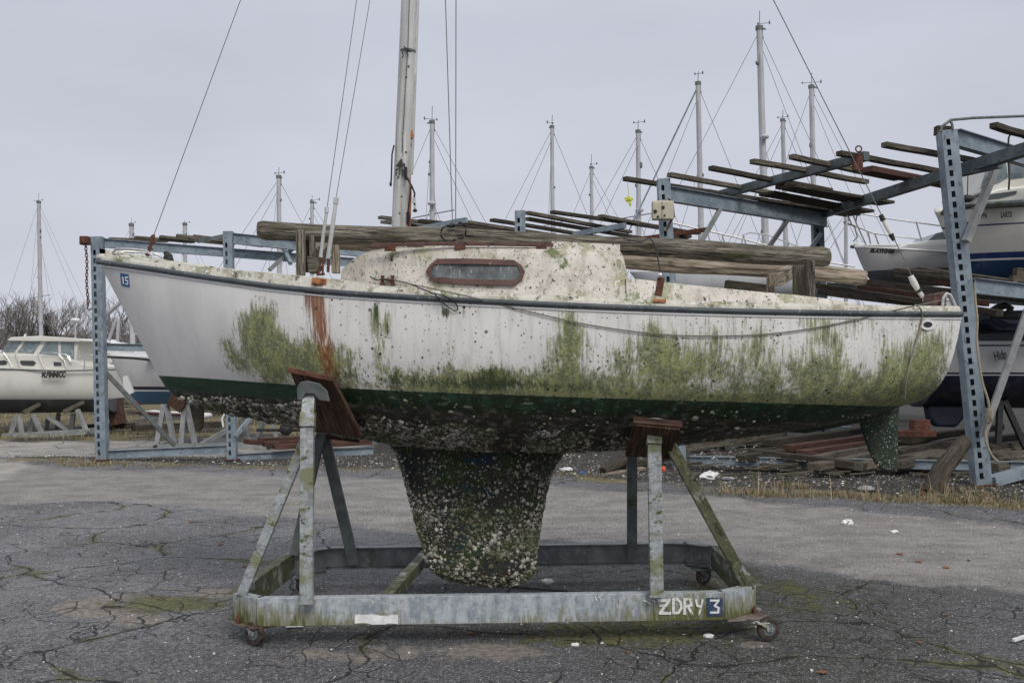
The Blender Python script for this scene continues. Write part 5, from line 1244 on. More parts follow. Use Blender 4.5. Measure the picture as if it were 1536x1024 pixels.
# right rack: three posts, heavy beam, two rising cross arms and a deck of slats
rk3 = empty('storage_rack', tuple(G(1030, 704)), 'tall blue rack over the stern with dark timber slats against the sky', 'storage rack')
slotted_post(rk3, W(1021, 705, 16.4), W(996, 268, 16.4), .21, .18)
slotted_post(rk3, W(1238, 681, 19.4), W(1228, 332, 19.4), .21, .18, 'blue_steel_dirty')
ibeam(rk3, W(1004, 291, 16.45), W(1240, 331, 19.4), .26, .12)
bar(rk3, W(1046, 373, 17.1), W(1080, 314, 17.2), .085, .07, 'galv_far', 'rack_brace'); bar(rk3, W(1150, 375, 18.4), W(1180, 332, 18.5), .09, .07, 'galv_far', 'rack_brace'); bar(rk3, W(1212, 378, 19.3), W(1232, 350, 19.3), .09, .07, 'blue_steel', 'rack_brace')
bar(rk3, W(1070, 295, 18.3), W(1300, 234, 14.9), .12, .14, 'blue_steel_dirty', 'cross_arm'); bar(rk3, W(1232, 321, 19.5), W(1545, 222, 13.2), .14, .17, 'blue_steel_dirty', 'cross_arm')
sl = [((937, 268), (1150, 301)), ((1004, 262), (1200, 297)), ((1066, 252), (1246, 286)), ((1128, 242), (1300, 273)), ((1187, 235), (1345, 268)), ((1258, 230), (1440, 262)), ((1326, 217), (1470, 243)), ((1490, 188), (1600, 222)), ((1130, 303), (1215, 318)), ((1060, 287), (1180, 312))]
for i, (a, b) in enumerate(sl):
    zz = 5.0 if i < 7 else 4.92; 
    def gp(px, py, z): Y = (z-H)*F/(550-py); return W(px, py, Y)
    bar(rk3, gp(*a, zz), gp(*b, zz), .11, .075, 'wood_dark' if i not in (1, 3, 4, 6) else 'plank', 'rack_slat', seg=5, jit=.008, bevel=.006)
for a, b in (((1150, 290), (1300, 318)), ((1130, 300), (1280, 322)), ((1180, 280), (1330, 305))): bar(rk3, gp(*a, 4.85), gp(*b, 4.85), .34, .05, 'wood_dark', 'rack_slat', seg=3)
bar(rk3, gp(1170, 279, 4.93), gp(1300, 305, 4.93), .2, .08, 'wood_red', 'rack_slat', seg=3, label=None) if False else bar(rk3, gp(1170, 279, 4.93), gp(1300, 305, 4.93), .2, .08, 'wood_red', 'rack_slat', seg=3)
bar(rk3, gp(1300, 254, 4.97), gp(1425, 278, 4.97), .22, .09, 'wood_red', 'rack_slat', seg=3)
m = MB(); m.beam(W(1286, 256, 14.9), W(1286, 234, 14.9), .14, .1, up=(0, 1, 0)); m.tube([W(1288, 237, 14.8)+Vector((0, 0, 0)), W(1287, 228, 14.8)]+[W(1288+4.5*math.sin(a), 223.5-4.5*math.cos(a), 14.8) for a in [math.pi+6.28*i/12 for i in range(13)]], .012, 6); m.build('eye_bracket', M['rust'], rk3)
# base beams of this rack
ibeam(rk3, W(1035, 690, 16.5), W(1600, 700, 15.2), .15, .1); ibeam(rk3, W(1030, 668, 17.0), W(1150, 652, 19.0), .14, .1); 
ibeam(rk3, W(1240, 432, 19.2), W(1600, 452, 15.4), .22, .12, 'blue_steel_dirty')
slotted_post(rk3, W(1270, 680, 19.6), W(1270, 640, 19.6), .25, .2, 'blue_steel', name='post_stub')
# upper right post
rk4 = empty('storage_rack', tuple(G(1475, 727)), 'nearest leaning slotted rack post at the right edge with its beams and braces', 'storage rack')
slotted_post(rk4, W(1477, 728, 14.3), W(1424, 195, 14.3), .235, .2)
ibeam(rk4, W(1435, 207, 14.5), W(1600, 256, 17.2), .26, .13); ibeam(rk4, W(1462, 429, 14.6), W(1620, 447, 16.6), .24, .12)
bar(rk4, W(1449, 362, 14.2), W(1499, 238, 14.4), .10, .09, 'galv_far', 'rack_brace'); bar(rk4, W(1474, 655, 14.15), W(1545, 455, 14.0), .10, .09, 'galv_far', 'rack_brace')
bar(rk4, W(1403, 196, 14.5), W(1424, 197, 14.5), .12, .13, 'wood_dark', 'beam_stub'); bar(rk4, W(1485, 722, 14.4), W(1600, 690, 15.2), .2, .14, 'blue_steel', 'base_beam')
m = MB(); m.tube([W(1411, 198, 14.3), W(1413, 190, 14.3), W(1426, 180, 14.3), W(1460, 177, 14.35), W(1540, 174, 14.5), W(1600, 174, 14.6)], .022, 8); m.tube([W(1429, 194, 14.3), W(1428, 186, 14.3), W(1425, 181, 14.3)], .02, 8); m.build('top_pipe', M['galv_dark'], rk4, smooth=True)
bar(rk4, W(1420, 262, 14.9), W(1500, 244, 14.0), .12, .15, 'blue_steel_dirty', 'cross_arm')
m = MB(); q = [(1462, 424), (1463, 450), (1466, 480), (1465, 510), (1468, 540), (1474, 575), (1482, 600), (1484, 625), (1478, 655), (1486, 680), (1497, 692)]
m.tube(dens([W(a, b, 14.05) for a, b in q], 4), .019, 6); m.ball(W(1485, 622, 14.0), .05, 8, 6, (1, 1, 2), .3); lone(m, 'hanging_rope', M['rope'], 'knotted old rope hanging down the near right rack post', 'rope', smooth=True)
m = MB(); m.tube([W(1519, 197, 14.8), W(1513, 206, 14.8), W(1512, 225, 14.8), W(1514, 270, 14.8), W(1513, 285, 14.8)], .014, 6); lone(m, 'cable', M['black'], 'thin dark cable hanging from the slat above the right cabin cruiser', 'cable', smooth=True)
m = MB(); m.tube([W(1452, 258, 15), W(1451, 300, 15)], .008, 5); m.ball(W(1451, 298, 15), .06, 10, 7, (1.6, 1, 1), .1); lone(m, 'hanging_float', M['black'], 'black float hanging on a line beside the bow of the right cruiser', 'float', smooth=True)
m = MB(); m.tube([W(1020, 344, 17), W(1062, 357, 18)], .02, 6); m.tube([W(1330, 300, 15), W(1330, 318, 15)], .01, 5)
# electrical box on the post
eb = empty('electrical_box', tuple(W(993, 330, 16.1)), 'cream electrical switch box fixed near the top of the slotted post', 'electrical box')
m = MB(); m.beam(W(985, 316, 16.12), W(985, 316, 16.12)+Vector((0, .001, 0)), .01, .01)
m = MB(); m.beam(W(978, 316, 16.1), W(1010, 316, 16.1), .16, .31); m.build('box_body', M['beige'], eb, bevel=.02)
m = MB()
for a, b, r in ((983, 317, .03), (995, 311, .025), (987, 325, .02), (997, 323, .016)): m.cyl(W(a, b, 16.03), W(a, b, 16.0), r, 10)
m.beam(W(993, 302, 16.02), W(993, 331, 16.02), .008, .01, up=(0, 1, 0)); m.build('box_switch', M['black'], eb)
m = MB(); m.tube([W(1003, 298, 16.15), W(1009, 305, 16.1), W(1011, 325, 16.15), W(1005, 334, 16.2), W(1000, 345, 16.2)], .018, 6); m.build('box_cable', M['rust'], eb)
m = MB(); m.tube([W(941, 272, 16.5), W(943, 295, 16.5)], .006, 5); m.ball(W(943, 299, 16.5), .05, 8, 6, (1.2, .5, .8), .4); m.ball(W(945, 305, 16.5), .035, 7, 5, (.7, .5, 1.4), .4)
M['yellow'] = gmat('yellow_plastic', (.52, .55, .06), (.4, .45, .05), 8, .6, 0, (), .1, 30)
lone(m, 'hanging_ribbon', M['yellow'], 'yellow ribbon hanging from the leftmost slat end above the cockpit', 'ribbon')

# ---------------------------------------------------------------- shelf planks behind the stern and lumber on the ground
GP = 'loose dark planks on the upper shelf'
def plank3(p, q, w, h, mat, label, group, cat='plank', name='plank'):
    m = MB(); m.beam(p, q, w, h, seg=5, jit=.008); return lone(m, name, M[mat], label, cat, group, bevel=.008)
sh = [((1222, 428, 18.5), (1500, 470, 14.9), 'wood_dark', 'lowest long dark plank on the shelf behind the stern'), ((1275, 420, 18), (1560, 452, 15.4), 'wood_dark', 'dark plank just above the lowest one on the stern shelf'), ((1345, 406, 18.2), (1440, 414, 16.5), 'plank', 'grey plank end topmost at the left of the stern shelf'),
      ((1343, 416, 18.0), (1460, 428, 16.4), 'wood_dark', 'dark plank under the topmost grey plank end'), ((1380, 404, 18.4), (1560, 430, 15.8), 'plank', 'thin grey plank stacked on top towards the leaning post'), ((1383, 411, 18.2), (1520, 428, 16.1), 'plank', 'second thin grey plank in the stack left of the leaning post'),
      ((1290, 431, 17.8), (1480, 455, 15.6), 'wood_red', 'reddish plank in the middle of the stern shelf'), ((1400, 422, 17.2), (1520, 440, 15.5), 'wood_red', 'red board end showing just left of the leaning post'), ((1230, 438, 18.2), (1420, 462, 16.0), 'wood_dark', 'black plank low on the shelf, above the rope tied stern')]
for a, b, mt_, lb in sh: plank3(W(*a), W(*b), .16, .10, mt_, lb, GP)
m = MB(); m.beam(W(1516, 420, 16.2), W(1580, 424, 16.2), .16, .14); lone(m, 'timber_block', M['plank'], 'short grey timber block under the keel of the right cruiser', 'timber', bevel=.01)
m = MB(); m.beam(W(1522, 408, 16.3), W(1580, 413, 16.3), .16, .14); lone(m, 'timber_block', M['plank'], 'upper grey block touching the blue bottom of the right cruiser', 'timber', bevel=.01)
# ground lumber on the right
GL = 'old planks laid across the ground rack on the right'
r5 = random.Random(9)
lum = [(1018, 672, 1175, 652, 'plank', 'thin plank reaching left to the short slotted post base'), (1125, 677, 1300, 700, 'wood_dark', 'dark plank crossing the pile diagonally from the left'), (1110, 688, 1235, 668, 'wood_dark', 'dark stub plank at the left edge of the pile'),
       (1220, 700, 1390, 668, 'plank', 'grey green plank left of the rudder'), (1225, 688, 1400, 655, 'plank', 'plank behind the grey green plank left of the rudder'), (1285, 700, 1430, 676, 'plank', 'broad front plank passing behind the rudder tip'), (1345, 697, 1480, 668, 'plank', 'front plank between rudder and leaning stump'),
       (1345, 680, 1470, 655, 'wood_dark', 'dark plank in the second row right of the rudder'), (1150, 664, 1340, 640, 'wood_dark', 'rear dark plank under the stern'), (1180, 672, 1370, 648, 'wood_red', 'reddish plank scattered with pale chips'), (1200, 680, 1385, 655, 'wood_red', 'second reddish plank with pale chips'),
       (1400, 690, 1545, 672, 'plank', 'grey plank right of the leaning stump'), (1420, 668, 1560, 650, 'wood_dark', 'dark plank running out of the frame on the right'), (1490, 700, 1580, 690, 'plank', 'short grey plank end beside the slotted post foot'), (1480, 672, 1580, 662, 'wood_dark', 'thin dark plank right of the slotted post'), (1490, 684, 1590, 676, 'plank', 'middle plank right of the slotted post'),
       (1360, 660, 1500, 640, 'wood_dark', 'rearmost dark plank below the dark sailboat')]
for i, (a, b, c, d, mt_, lb) in enumerate(lum):
    Y0 = 15.3+(700-b)*.055; z0 = H-(b-550)/F*Y0; Y1 = 15.3+(700-d)*.085
    p = W(a, b, Y0); q = W(c, d, Y1); p.z = max(p.z, .12); q.z = max(q.z, .12); plank3(p, q, .17+.05*r5.random(), .12, mt_, lb, GL)
m = MB(); m.beam(W(1078, 665, 18), W(1172, 652, 18.4), .1, .12); m.beam(W(1085, 695, 18), W(1082, 663, 18), .1, .16, up=(0, 1, 0)); m.beam(W(1164, 690, 18.4), W(1164, 655, 18.4), .1, .14, up=(0, 1, 0)); lone(m, 'timber_trestle', M['plank'], 'squat grey timber trestle standing under the stern end of the hull', 'trestle', bevel=.01)
# pale chips and splinters lying on the planks
_r = np.random.default_rng(77); _n = 900; _Y = _r.uniform(15.6, 18.4, _n); _X = _r.uniform(3.2, 8.6, _n)
_P = np.stack([_X, _Y, .19+.02*_r.uniform(0, 1, _n)+.10*(_Y-15.3)*.3], -1)
scatter_mesh('wood_chips', ICO_V, ICO_F, _P, np.tile([0, 0, 1.], (_n, 1))+_r.normal(0, .3, (_n, 3)), .01+.035*_r.beta(1.2, 4, _n), M['stone'], None, 78, .3, .35)['kind'] = 'stuff'
_m = MB(); _q = random.Random(41)
for _i in range(170):
    _y = _q.uniform(15.0, 18.6); _x = _q.uniform(2.4, 9.2); _a = _q.uniform(-.5, .6); _l = _q.uniform(.15, .7); _z = .06+.09*max(0, _y-15.3)*_q.uniform(.3, 1.1)
    _d = Vector((math.cos(_a), math.sin(_a), _q.uniform(-.12, .12)))*_l; _m.beam((_x, _y, _z), Vector((_x, _y, _z))+_d, _q.uniform(.02, .07), _q.uniform(.012, .04))
_o = lone(_m, 'wood_debris', M['plank'], None, None); _o['kind'] = 'stuff'
# leaning stump
m = MB(); m.tube([G(1398, 738)+Vector((0, 0, -.03)), W(1413, 706, 13.6), W(1432, 680, 13.75), W(1447, 661, 13.9)], [.15, .13, .115, .10], 14, True, lambda L, th: 1+.1*math.sin(3*th+L*4)+.05*math.sin(8*th-L*9))
lone(m, 'tree_stump', M['wood_dark'], 'leaning weathered stump in dry grass left of the slotted post foot', 'stump', smooth=True)
m = MB(); m.tube([W(905, 708, 15.9), W(928, 694, 16.1), W(950, 678, 16.4)], [.09, .1, .1], 12, True, lambda L, th: 1+.08*math.sin(3*th+L*5)); lone(m, 'log', M['wood_dark'], 'mossy short log leaning on the rubble left of the right cradle arm', 'log', smooth=True)
plank3(W(910, 712, 15.7), W(965, 702, 16.3), .12, .05, 'wood_pale', 'pale board lying at the foot of the mossy short log', None, 'board', 'board')
plank3(W(925, 700, 16.5), W(1010, 684, 17.5), .14, .10, 'wood_dark', 'dark board between the cradle arm and the rack post foot', None, 'board', 'board')
# red planks under the bow
for i, (a, b, c, d, lb) in enumerate(((388, 660, 545, 653, 'rearmost red brown plank low behind the left cradle arm'), (395, 666, 550, 658, 'middle red brown plank low behind the left cradle arm'), (410, 670, 556, 663, 'nearest red brown plank low behind the left cradle arm'), (370, 662, 440, 668, 'short red plank end right of the blue post base'))):
    plank3(W(a, b, 18.6-i*.1), W(c, d, 19.6-i*.1), .18, .09, 'wood_red', lb, 'red planks on the low blue beam')
m = MB(); m.beam(W(385, 645, 20.5), W(470, 645, 20.5), .06, .06); m.ball(W(429, 643, 20.4), .14, 14, 9, (1, 1, 1.05)); lone(m, 'trailer_ball', M['black'], 'round black fender on a bar under the bow', 'fender', smooth=True)
m = MB(); m.tube([W(335, 640, 17.9), W(333, 628, 17.9), W(337, 620, 17.9), W(342, 619, 17.9)], .02, 6); lone(m, 'hose_end', M['white'], 'bent white hose end left of the short blue post', 'hose', smooth=True)
# red hitch boxes near the dark boat keel
m = MB(); m.beam(W(1367, 638, 15.8), W(1392, 638, 15.8), .2, .2); m.beam(W(1345, 650, 15.7), W(1400, 650, 15.7), .25, .1); lone(m, 'keel_block', M['rust'], 'red painted block under the dark sailboat beside the rudder', 'block', bevel=.01)
# ---------------------------------------------------------------- other boats
def zmat(name, zones, rough=.35, grime=.25):
    "paint bands by height above the boat's own base: [(z_top, colour), ...] from the keel up"
    t = NT(name); v = t.objc(); sx = t.N.new('ShaderNodeSeparateXYZ'); t.L.new(v, sx.inputs[0]); col = zones[0][1]
    for i in range(1, len(zones)): col = t.mix(t.math('GREATER_THAN', sx.outputs['Z'], zones[i-1][0]), col, zones[i][1])
    n = t.noise(t.map(v, (1, 1, .4)), 3, 6, .65); col = t.mix(t.rng(n, .45, .75, 0, grime), col, (.30, .29, .24))
    return t.fin(col, rough, t.bump(t.noise(v, 3, 3), .1, .01), 0, .4)
def hull_local(L, B, zs0, zs1, zb, stem=.14, bow_x=0, p=2.4, q=1.6, stern_w=.82, dirn=1, nx=44, ntt=16, deckc=.08):
    "bow at local x=0, running to x=dirn*L; zs0/zs1 sheer height at bow/stern; zb depth of canoe body"
    secs = []
    for i in range(nx+1):
        t_ = (i/nx)**1.25; hb = B/2*float(np.interp(t_, [0, .06, .15, .3, .5, .68, 1], [.02, .22, .46, .76, .97, 1.0, stern_w]))
        zs = zs0+(zs1-zs0)*(1-(1-t_)**1.6); s = min(t_/stem, 1); zk = zs-(zs-zb)*(1-(1-s)**1.7) if s < 1 else zb+(t_-stem)*0.06*(zs-zb)
        zk = min(zk, zs-.02); pp = 1.3+(p-1.3)*min(1, t_/.35); qq = 1.05+(q-1.05)*min(1, t_/.35); sec = []
        for k in range(ntt+1):
            th = math.pi/2*k/ntt; u = math.sin(th)**(2/pp); y = hb*math.cos(th)**(2/qq); sec.append((y, zs-u*(zs-zk)))
        x = dirn*t_*L
        ring = [Vector((x, -y, z)) for y, z in sec]+[Vector((x, y, z)) for y, z in sec[-2::-1]]
        ring += [Vector((x, hb*.6, zs+deckc*.6)), Vector((x, 0, zs+deckc)), Vector((x, -hb*.6, zs+deckc*.6))]
        secs.append(ring+[ring[0].copy()])
    m = MB(); vs, fs = loft(secs); m.add(vs, fs); return m, secs
def sub_px(parent, pts, Y, dy, name, mat, bevel=0, label=None):
    m = MB(); m.prism([W(a, b, Y) for a, b in pts], (0, dy, 0)); return m.build(name, M[mat] if isinstance(mat, str) else mat, parent, bevel=bevel, fixn=True)
def tubes_px(parent, lines, Y, r, name, mat='stainless', n=6):
    m = MB()
    for ln in lines: m.tube([W(a, b, Y if len(c_) == 0 else c_[0]) for (a, b, *c_) in ln], r, n)
    return m.build(name, M[mat], parent, smooth=True)
def text_obj(body, a, b, size, parent, mat, name='name_lettering', shear=0, out=0.0, bold=0.0):
    "flat lettering from point a (baseline left) running towards b"
    c = bpy.data.curves.new('lettering', 'FONT'); c.body = body; c.size = size; c.extrude = .002; c.shear = shear; c.offset = bold; c.resolution_u = 3
    o = bpy.data.objects.new('lettering', c); COL.objects.link(o); dg = bpy.context.evaluated_depsgraph_get(); me = bpy.data.meshes.new_from_object(o.evaluated_get(dg)); bpy.data.objects.remove(o)
    d = (b-a).normalized(); up = Vector((0, 0, 1)); up = (up-d*up.dot(d)).normalized(); n = d.cross(up); w = max(v.co.x for v in me.vertices); k = (b-a).length/w
    off = Vector((0, 0, 0)); q = parent
    while q is not None: off += q.location; q = q.parent
    for v in me.vertices: v.co = a+d*v.co.x*k+up*v.co.y+n*v.co.z-off
    me.name = name; me.materials.clear(); me.materials.append(M[mat]); at = me.attributes.new('g', 'FLOAT_VECTOR', 'POINT')
    at.data.foreach_set('vector', np.array([x for v in me.vertices for x in v.co], dtype=np.float32))
    r = bpy.data.objects.new(name, me); COL.objects.link(r); r.parent = parent; return r

# cabin cruiser on the left
ca = empty('cabin_cruiser', (W(-170, 655, 25.2).x, 25.2, 0), 'cream cabin cruiser with a windowed wheelhouse on a grey cradle at the left edge', 'motorboat')
M['hullA'] = zmat('cream_hull_paint', [(.93, (.085, .088, .098)), (.97, (.50, .50, .46)), (1.03, (.60, .595, .55)), (3, (.64, .63, .585))])
mh_, _ = hull_local(5.95, 2.15, 1.86, 1.66, .52, .2, p=3.2, q=1.5)
hA = mh_.build('hull', M['hullA'], ca, smooth=True, local=True, fixn=True)
m = MB(); 
YA = 24.12
m.tube([W(-120, 551, YA+.5), W(-60, 552, YA+.1), W(0, 553, YA), (W(90, 556, YA)), W(182, 554, YA+.15)], .022, 6); m.build('rub_rail', M['galv_dark'], ca, smooth=True)
sub_px(ca, [(-90, 553), (-60, 541), (0, 532), (60, 531), (100, 536), (125, 546), (150, 549), (150, 556), (-90, 556)], YA+.18, 1.75, 'cabin_trunk', 'cream', .03)
wh = sub_px(ca, [(-6, 536), (18, 508), (118, 511), (113, 546), (60, 540)], YA+.28, 1.55, 'wheelhouse', 'cream', .02)
sub_px(ca, [(10, 510), (16, 505.5), (60, 503.5), (120, 507.5), (125, 511), (118, 512.5), (16, 511)], YA+.18, 1.75, 'roof', 'cream', .015)
for pts in ([(1, 528), (16, 511.5), (33, 510.5), (21, 528.5)], [(26, 528.5), (39, 510.5), (63, 510), (50, 530)], [(58, 530.5), (70, 511.5), (86, 512.5), (88, 535.5)], [(91, 512.5), (111, 514), (111, 542.5), (92, 537)]):
    sub_px(wh, pts, YA+.268, .02, 'window', 'glass')
for pts in ([(-4, 541), (7, 540), (11, 543), (9, 547), (-4, 547.5)], [(31, 540.5), (50, 541), (54, 544), (50, 548.5), (33, 547.5), (30, 544)], [(80, 542.5), (91, 543), (92, 548.5), (81, 548.5)]):
    sub_px(ca, pts, YA+.166, .02, 'porthole', 'dark_glass')
tubes_px(ca, [[(5, 528), (12, 538), (19, 551)], [(22, 527), (26, 540), (29, 551)], [(56, 528), (60, 538), (66, 551)], [(63, 529), (80, 529), (100, 532), (106, 543)], [(88, 531), (96, 540), (101, 554)], [(94, 542), (98, 532), (104, 534), (107, 543)], [(127, 539), (126, 554)], [(118, 538), (128, 532), (140, 533), (150, 541)]], YA+.1, .013, 'hand_rail')
tubes_px(ca, [[(37, 506), (38, 501)]], YA+.8, .03, 'roof_lamp', 'white')
m = MB(); m.prism([W(148, 552, YA+.4), W(183, 554, YA+.4), W(181, 600, YA+.6), W(150, 600, YA+.6)], (0, 1.2, 0))
text_obj('M.FIMMICC', W(62, 566, 24.03), W(99, 565.5, 24.05), .20, ca, 'text_black', shear=.25, bold=.012)
def bg_cradle(root_name, pts_base, posts, Y, dY, label):
    "base rails at two depths with pairs of legs and slanted pads"
    p0 = W(*pts_base[0], Y); r = empty(root_name, (p0.x, Y+dY/2, 0), label, 'boat cradle')
    for k, yy in enumerate((0, dY)):
        a = W(*pts_base[0], Y)+Vector((0, yy, 0)); b = W(*pts_base[1], Y)+Vector((0, yy, 0)); bar(r, a, b, .08, .15, 'galv_far', 'rail')
    a = W(*pts_base[0], Y); b = W(*pts_base[1], Y)
    for q in (a, b): bar(r, q+Vector((0, .05, 0)), q+Vector((0, dY-.05, 0)), .08, .14, 'galv_far', 'cross_rail')
    for (x0, y0, x1, y1, s) in posts: bar(r, W(x0, y0, Y+s), W(x1, y1, Y+s*.8+.1), .10, .08, 'galv_far', 'leg')
    for q in (a, b):
        m = MB(); m.cyl((q.x, q.y, .075), (q.x+.03, q.y, .0), .06, 10); m.build('wheel', M['black'], r)
    return r
c1_ = bg_cradle('boat_cradle', ((0, 655), (131, 647)), [(15, 655, 24, 624, 0), (33, 652, 28, 622, 0), (64, 652, 50, 622, 0), (45, 652, 50, 626, .5), (130, 647, 116, 614, 0), (107, 646, 110, 620, .6), (70, 650, 72, 624, 1.2), (84, 645, 88, 620, 1.4), (102, 645, 70, 624, .3)], 24.3, 1.6, 'grey steel cradle under the cream cabin cruiser')
for a, b, c, d in ((35, 619, 60, 605), (95, 618, 126, 602)):
    m = MB(); m.beam(W(a, b, 24.4), W(c, d, 24.6), .35, .10, up=(0, 0, 1)); m.build('pad', M['plank'], c1_, bevel=.01)

# small sailboat with blue bottom beyond the bow
cb_ = empty('sailboat', (W(165, 672, 21.9).x, 21.9, 0), 'small white sailboat with a blue bottom on a cradle, half hidden by the big bow', 'sailboat')
M['hullB'] = zmat('white_blue_hull', [(1.20, (.03, .085, .15)), (1.235, (.6, .6, .6)), (1.31, (.012, .014, .03)), (4, (.52, .52, .52))])
mm_, _ = hull_local(6.8, 2.1, 2.0, 1.85, .90, .11, p=2.2, q=1.6); mm_.build('hull', M['hullB'], cb_, smooth=True, local=True, fixn=True)
m = MB(); m.tube([W(160, 535, 21.7), W(200, 537, 21.1), W(240, 541, 20.9), W(300, 545, 20.85)], .03, 6); m.build('rub_rail', M['black'], cb_, smooth=True)
sub_px(cb_, [(273, 592), (305, 590), (303, 640), (300, 646), (281, 645), (276, 630)], 21.8, .16, 'keel', 'wood_dark', .03)
sub_px(cb_, [(215, 541), (230, 530), (330, 528), (330, 545)], 21.2, 1.3, 'cabin', 'white', .03)
c2_ = bg_cradle('boat_cradle', ((233, 671), (402, 668)), [(235, 668, 246, 606, 0), (263, 672, 249, 606, 0), (272, 668, 277, 606, 0), (293, 668, 279, 606, 0), (372, 660, 365, 620, 1.0), (388, 655, 398, 620, 1.0), (415, 655, 405, 625, .5)], 20.7, 1.6, 'grey cradle of the small blue bottomed sailboat')
bar(c2_, W(300, 668, 20.7), W(352, 638, 21.5), .09, .09, 'galv_far', 'brace')
m = MB(); m.beam(W(262, 611, 20.75), W(279, 581, 20.6), .35, .16, up=(0, 1, 0)); m.build('pad', M['teak'], c2_, bevel=.01)
m = MB(); m.ball(W(209, 597, 22), .12, 10, 8, (.6, .6, 1.3), .1); m.ball(W(206, 590, 22), .05, 8, 6); M['red'] = gmat('red_plastic', (.6, .05, .03), (.5, .04, .03), 4, .5, 0, (), 0, 10); lone(m, 'red_buoy', M['red'], 'small bright red buoy hanging under the blue bottomed sailboat', 'buoy')
m = MB(); m.prism([W(184, 565, 21.3), W(190, 563, 21.3), W(201, 588, 21.3), (W(191, 593, 21.3)), W(186, 585, 21.3)], (0, .06, 0)); lone(m, 'white_board', M['white'], 'white pointed board leaning between the cruiser and the small sailboat', 'board')
m = MB(); m.beam(W(178, 636, 25.5), W(170, 596, 25.5), .32, .3, up=(0, 1, 0)); lone(m, 'timber_post', M['wood_red'], 'red brown post standing under the stern of the cream cruiser', 'post')
m = MB(); m.beam(W(134, 640, 25.8), W(200, 638, 25.8), .3, .14); lone(m, 'timber_beam', M['wood_dark'], 'dark beam lying on the grass behind the left rack post', 'timber')
m = MB(); m.beam(W(200, 642, 25), W(330, 636, 26.5), .35, .16); lone(m, 'timber_beam', M['wood_dark'], 'dark beam on the grass beneath the small sailboat', 'timber')
m = MB(); m.prism([W(204, 617, 27), W(250, 620, 27), W(300, 622, 27), W(300, 630, 27), W(207, 629, 27)], (0, 1.2, 0)); rb_ = lone(m, 'rowing_boat', M['white'], 'low white and red rowing boat lying behind the small sailboat cradle', 'rowing boat', bevel=.08)
m = MB(); m.tube([W(204, 618, 26.95), W(250, 621, 26.95), W(300, 623, 26.95)], .05, 6); m.build('gunwale', M['rust_paint'], rb_)

# white cruiser farther back between post and bow
cc = empty('cabin_cruiser', (W(112, 590, 35).x, 35, 0), 'distant white cruiser with a dark band of windows, seen behind the left rack post', 'motorboat')
M['hullC'] = zmat('far_white_hull', [(.9, (.05, .05, .07)), (4, (.66, .67, .68))]); mm_, _ = hull_local(7.5, 2.4, 2.2, 1.9, .7, .2, p=3, q=1.6); mm_.build('hull', M['hullC'], cc, smooth=True, local=True, fixn=True)
sub_px(cc, [(112, 545), (118, 520), (128, 513), (152, 511), (175, 515), (178, 545)], 34.2, 1.6, 'cabin', 'white', .04); sub_px(cc, [(116, 534), (119, 524), (150, 522), (150, 536)], 34.18, .03, 'window', 'dark_glass')
sub_px(cc, [(122, 513), (128, 508), (150, 508), (158, 513)], 34.3, 1.4, 'flybridge', 'white', .03)
tubes_px(cc, [[(118, 545), (125, 536), (132, 530), (145, 528)], [(160, 545), (160, 530), (185, 532)], [(200, 541), (230, 543)]], 34.1, .025, 'hand_rail')

# right cruiser on the rack
cd = empty('cabin_cruiser', (W(1412, 690, 18.2).x-.12, 18.2, 0), 'white cabin cruiser with blue boot stripe, parked high on the right edge rack', 'motorboat')
M['hullD'] = zmat('white_blue_stripe_hull', [(3.72, (.015, .045, .10)), (3.755, (.6, .6, .6)), (3.86, (.015, .03, .12)), (4.34, (.56, .545, .50)), (4.37, (.02, .03, .08)), (6, (.58, .565, .52))])
mm_, _ = hull_local(6.5, 2.5, 4.66, 4.60, 3.36, .13, p=2.6, q=1.6); hD = mm_.build('hull', M['hullD'], cd, smooth=True, local=True, fixn=True)
m = MB(); m.tube([W(1412, 322, 18.2), W(1420, 313, 17.9), W(1440, 308, 17.5), W(1480, 306, 17.2), W(1536, 303, 17.0), W(1600, 301, 16.95)], .045, 8); m.build('rub_rail', M['galv_dark'], cd, smooth=True)
sub_px(cd, [(1437, 310), (1446, 294), (1470, 289), (1500, 284), (1500, 310)], 17.85, .6, 'foredeck_hump', 'cream', .04); sub_px(cd, [(1478, 306), (1484, 287), (1500, 282), (1600, 272), (1600, 306)], 17.35, 1.7, 'cabin_trunk', 'cream', .04)
wd = sub_px(cd, [(1470, 290), (1484, 238), (1494, 228), (1600, 206), (1600, 284)], 17.5, 1.3, 'wheelhouse', 'cream', .04)
sub_px(cd, [(1486, 236), (1496, 226), (1600, 206), (1600, 217), (1500, 235)], 17.4, 1.7, 'roof', 'cream', .03)
for pts in ([(1471, 283), (1483, 244), (1488, 240), (1508, 238), (1512, 266), (1500, 273)], [(1517, 268), (1516, 240), (1560, 235), (1560, 262)], [(1529, 224), (1532, 217), (1560, 212), (1560, 222)]): sub_px(wd, pts, 17.48, .03, 'window', 'glass')
sub_px(cd, [(1466, 301), (1488, 291), (1526, 286), (1524, 291), (1500, 297)], 17.33, .03, 'porthole', 'dark_glass')
text_obj('TPN', W(1468, 327, 17.05), W(1480, 327, 17.03), .13, cd, 'text_black', bold=.008); text_obj('LARTS', W(1501, 326, 16.96), W(1518, 325.5, 16.94), .13, cd, 'text_black', bold=.008)
tubes_px(cd, [[(1417, 312, 17.9), (1414, 303, 17.9), (1419, 297, 17.8), (1424, 303, 17.8), (1428, 310, 17.8)]], 17.8, .018, 'bow_rail')
m = MB(); m.beam(W(1449, 336, 17.13), W(1455, 336, 17.13), .02, .07); m.build('drain', M['black'], cd)

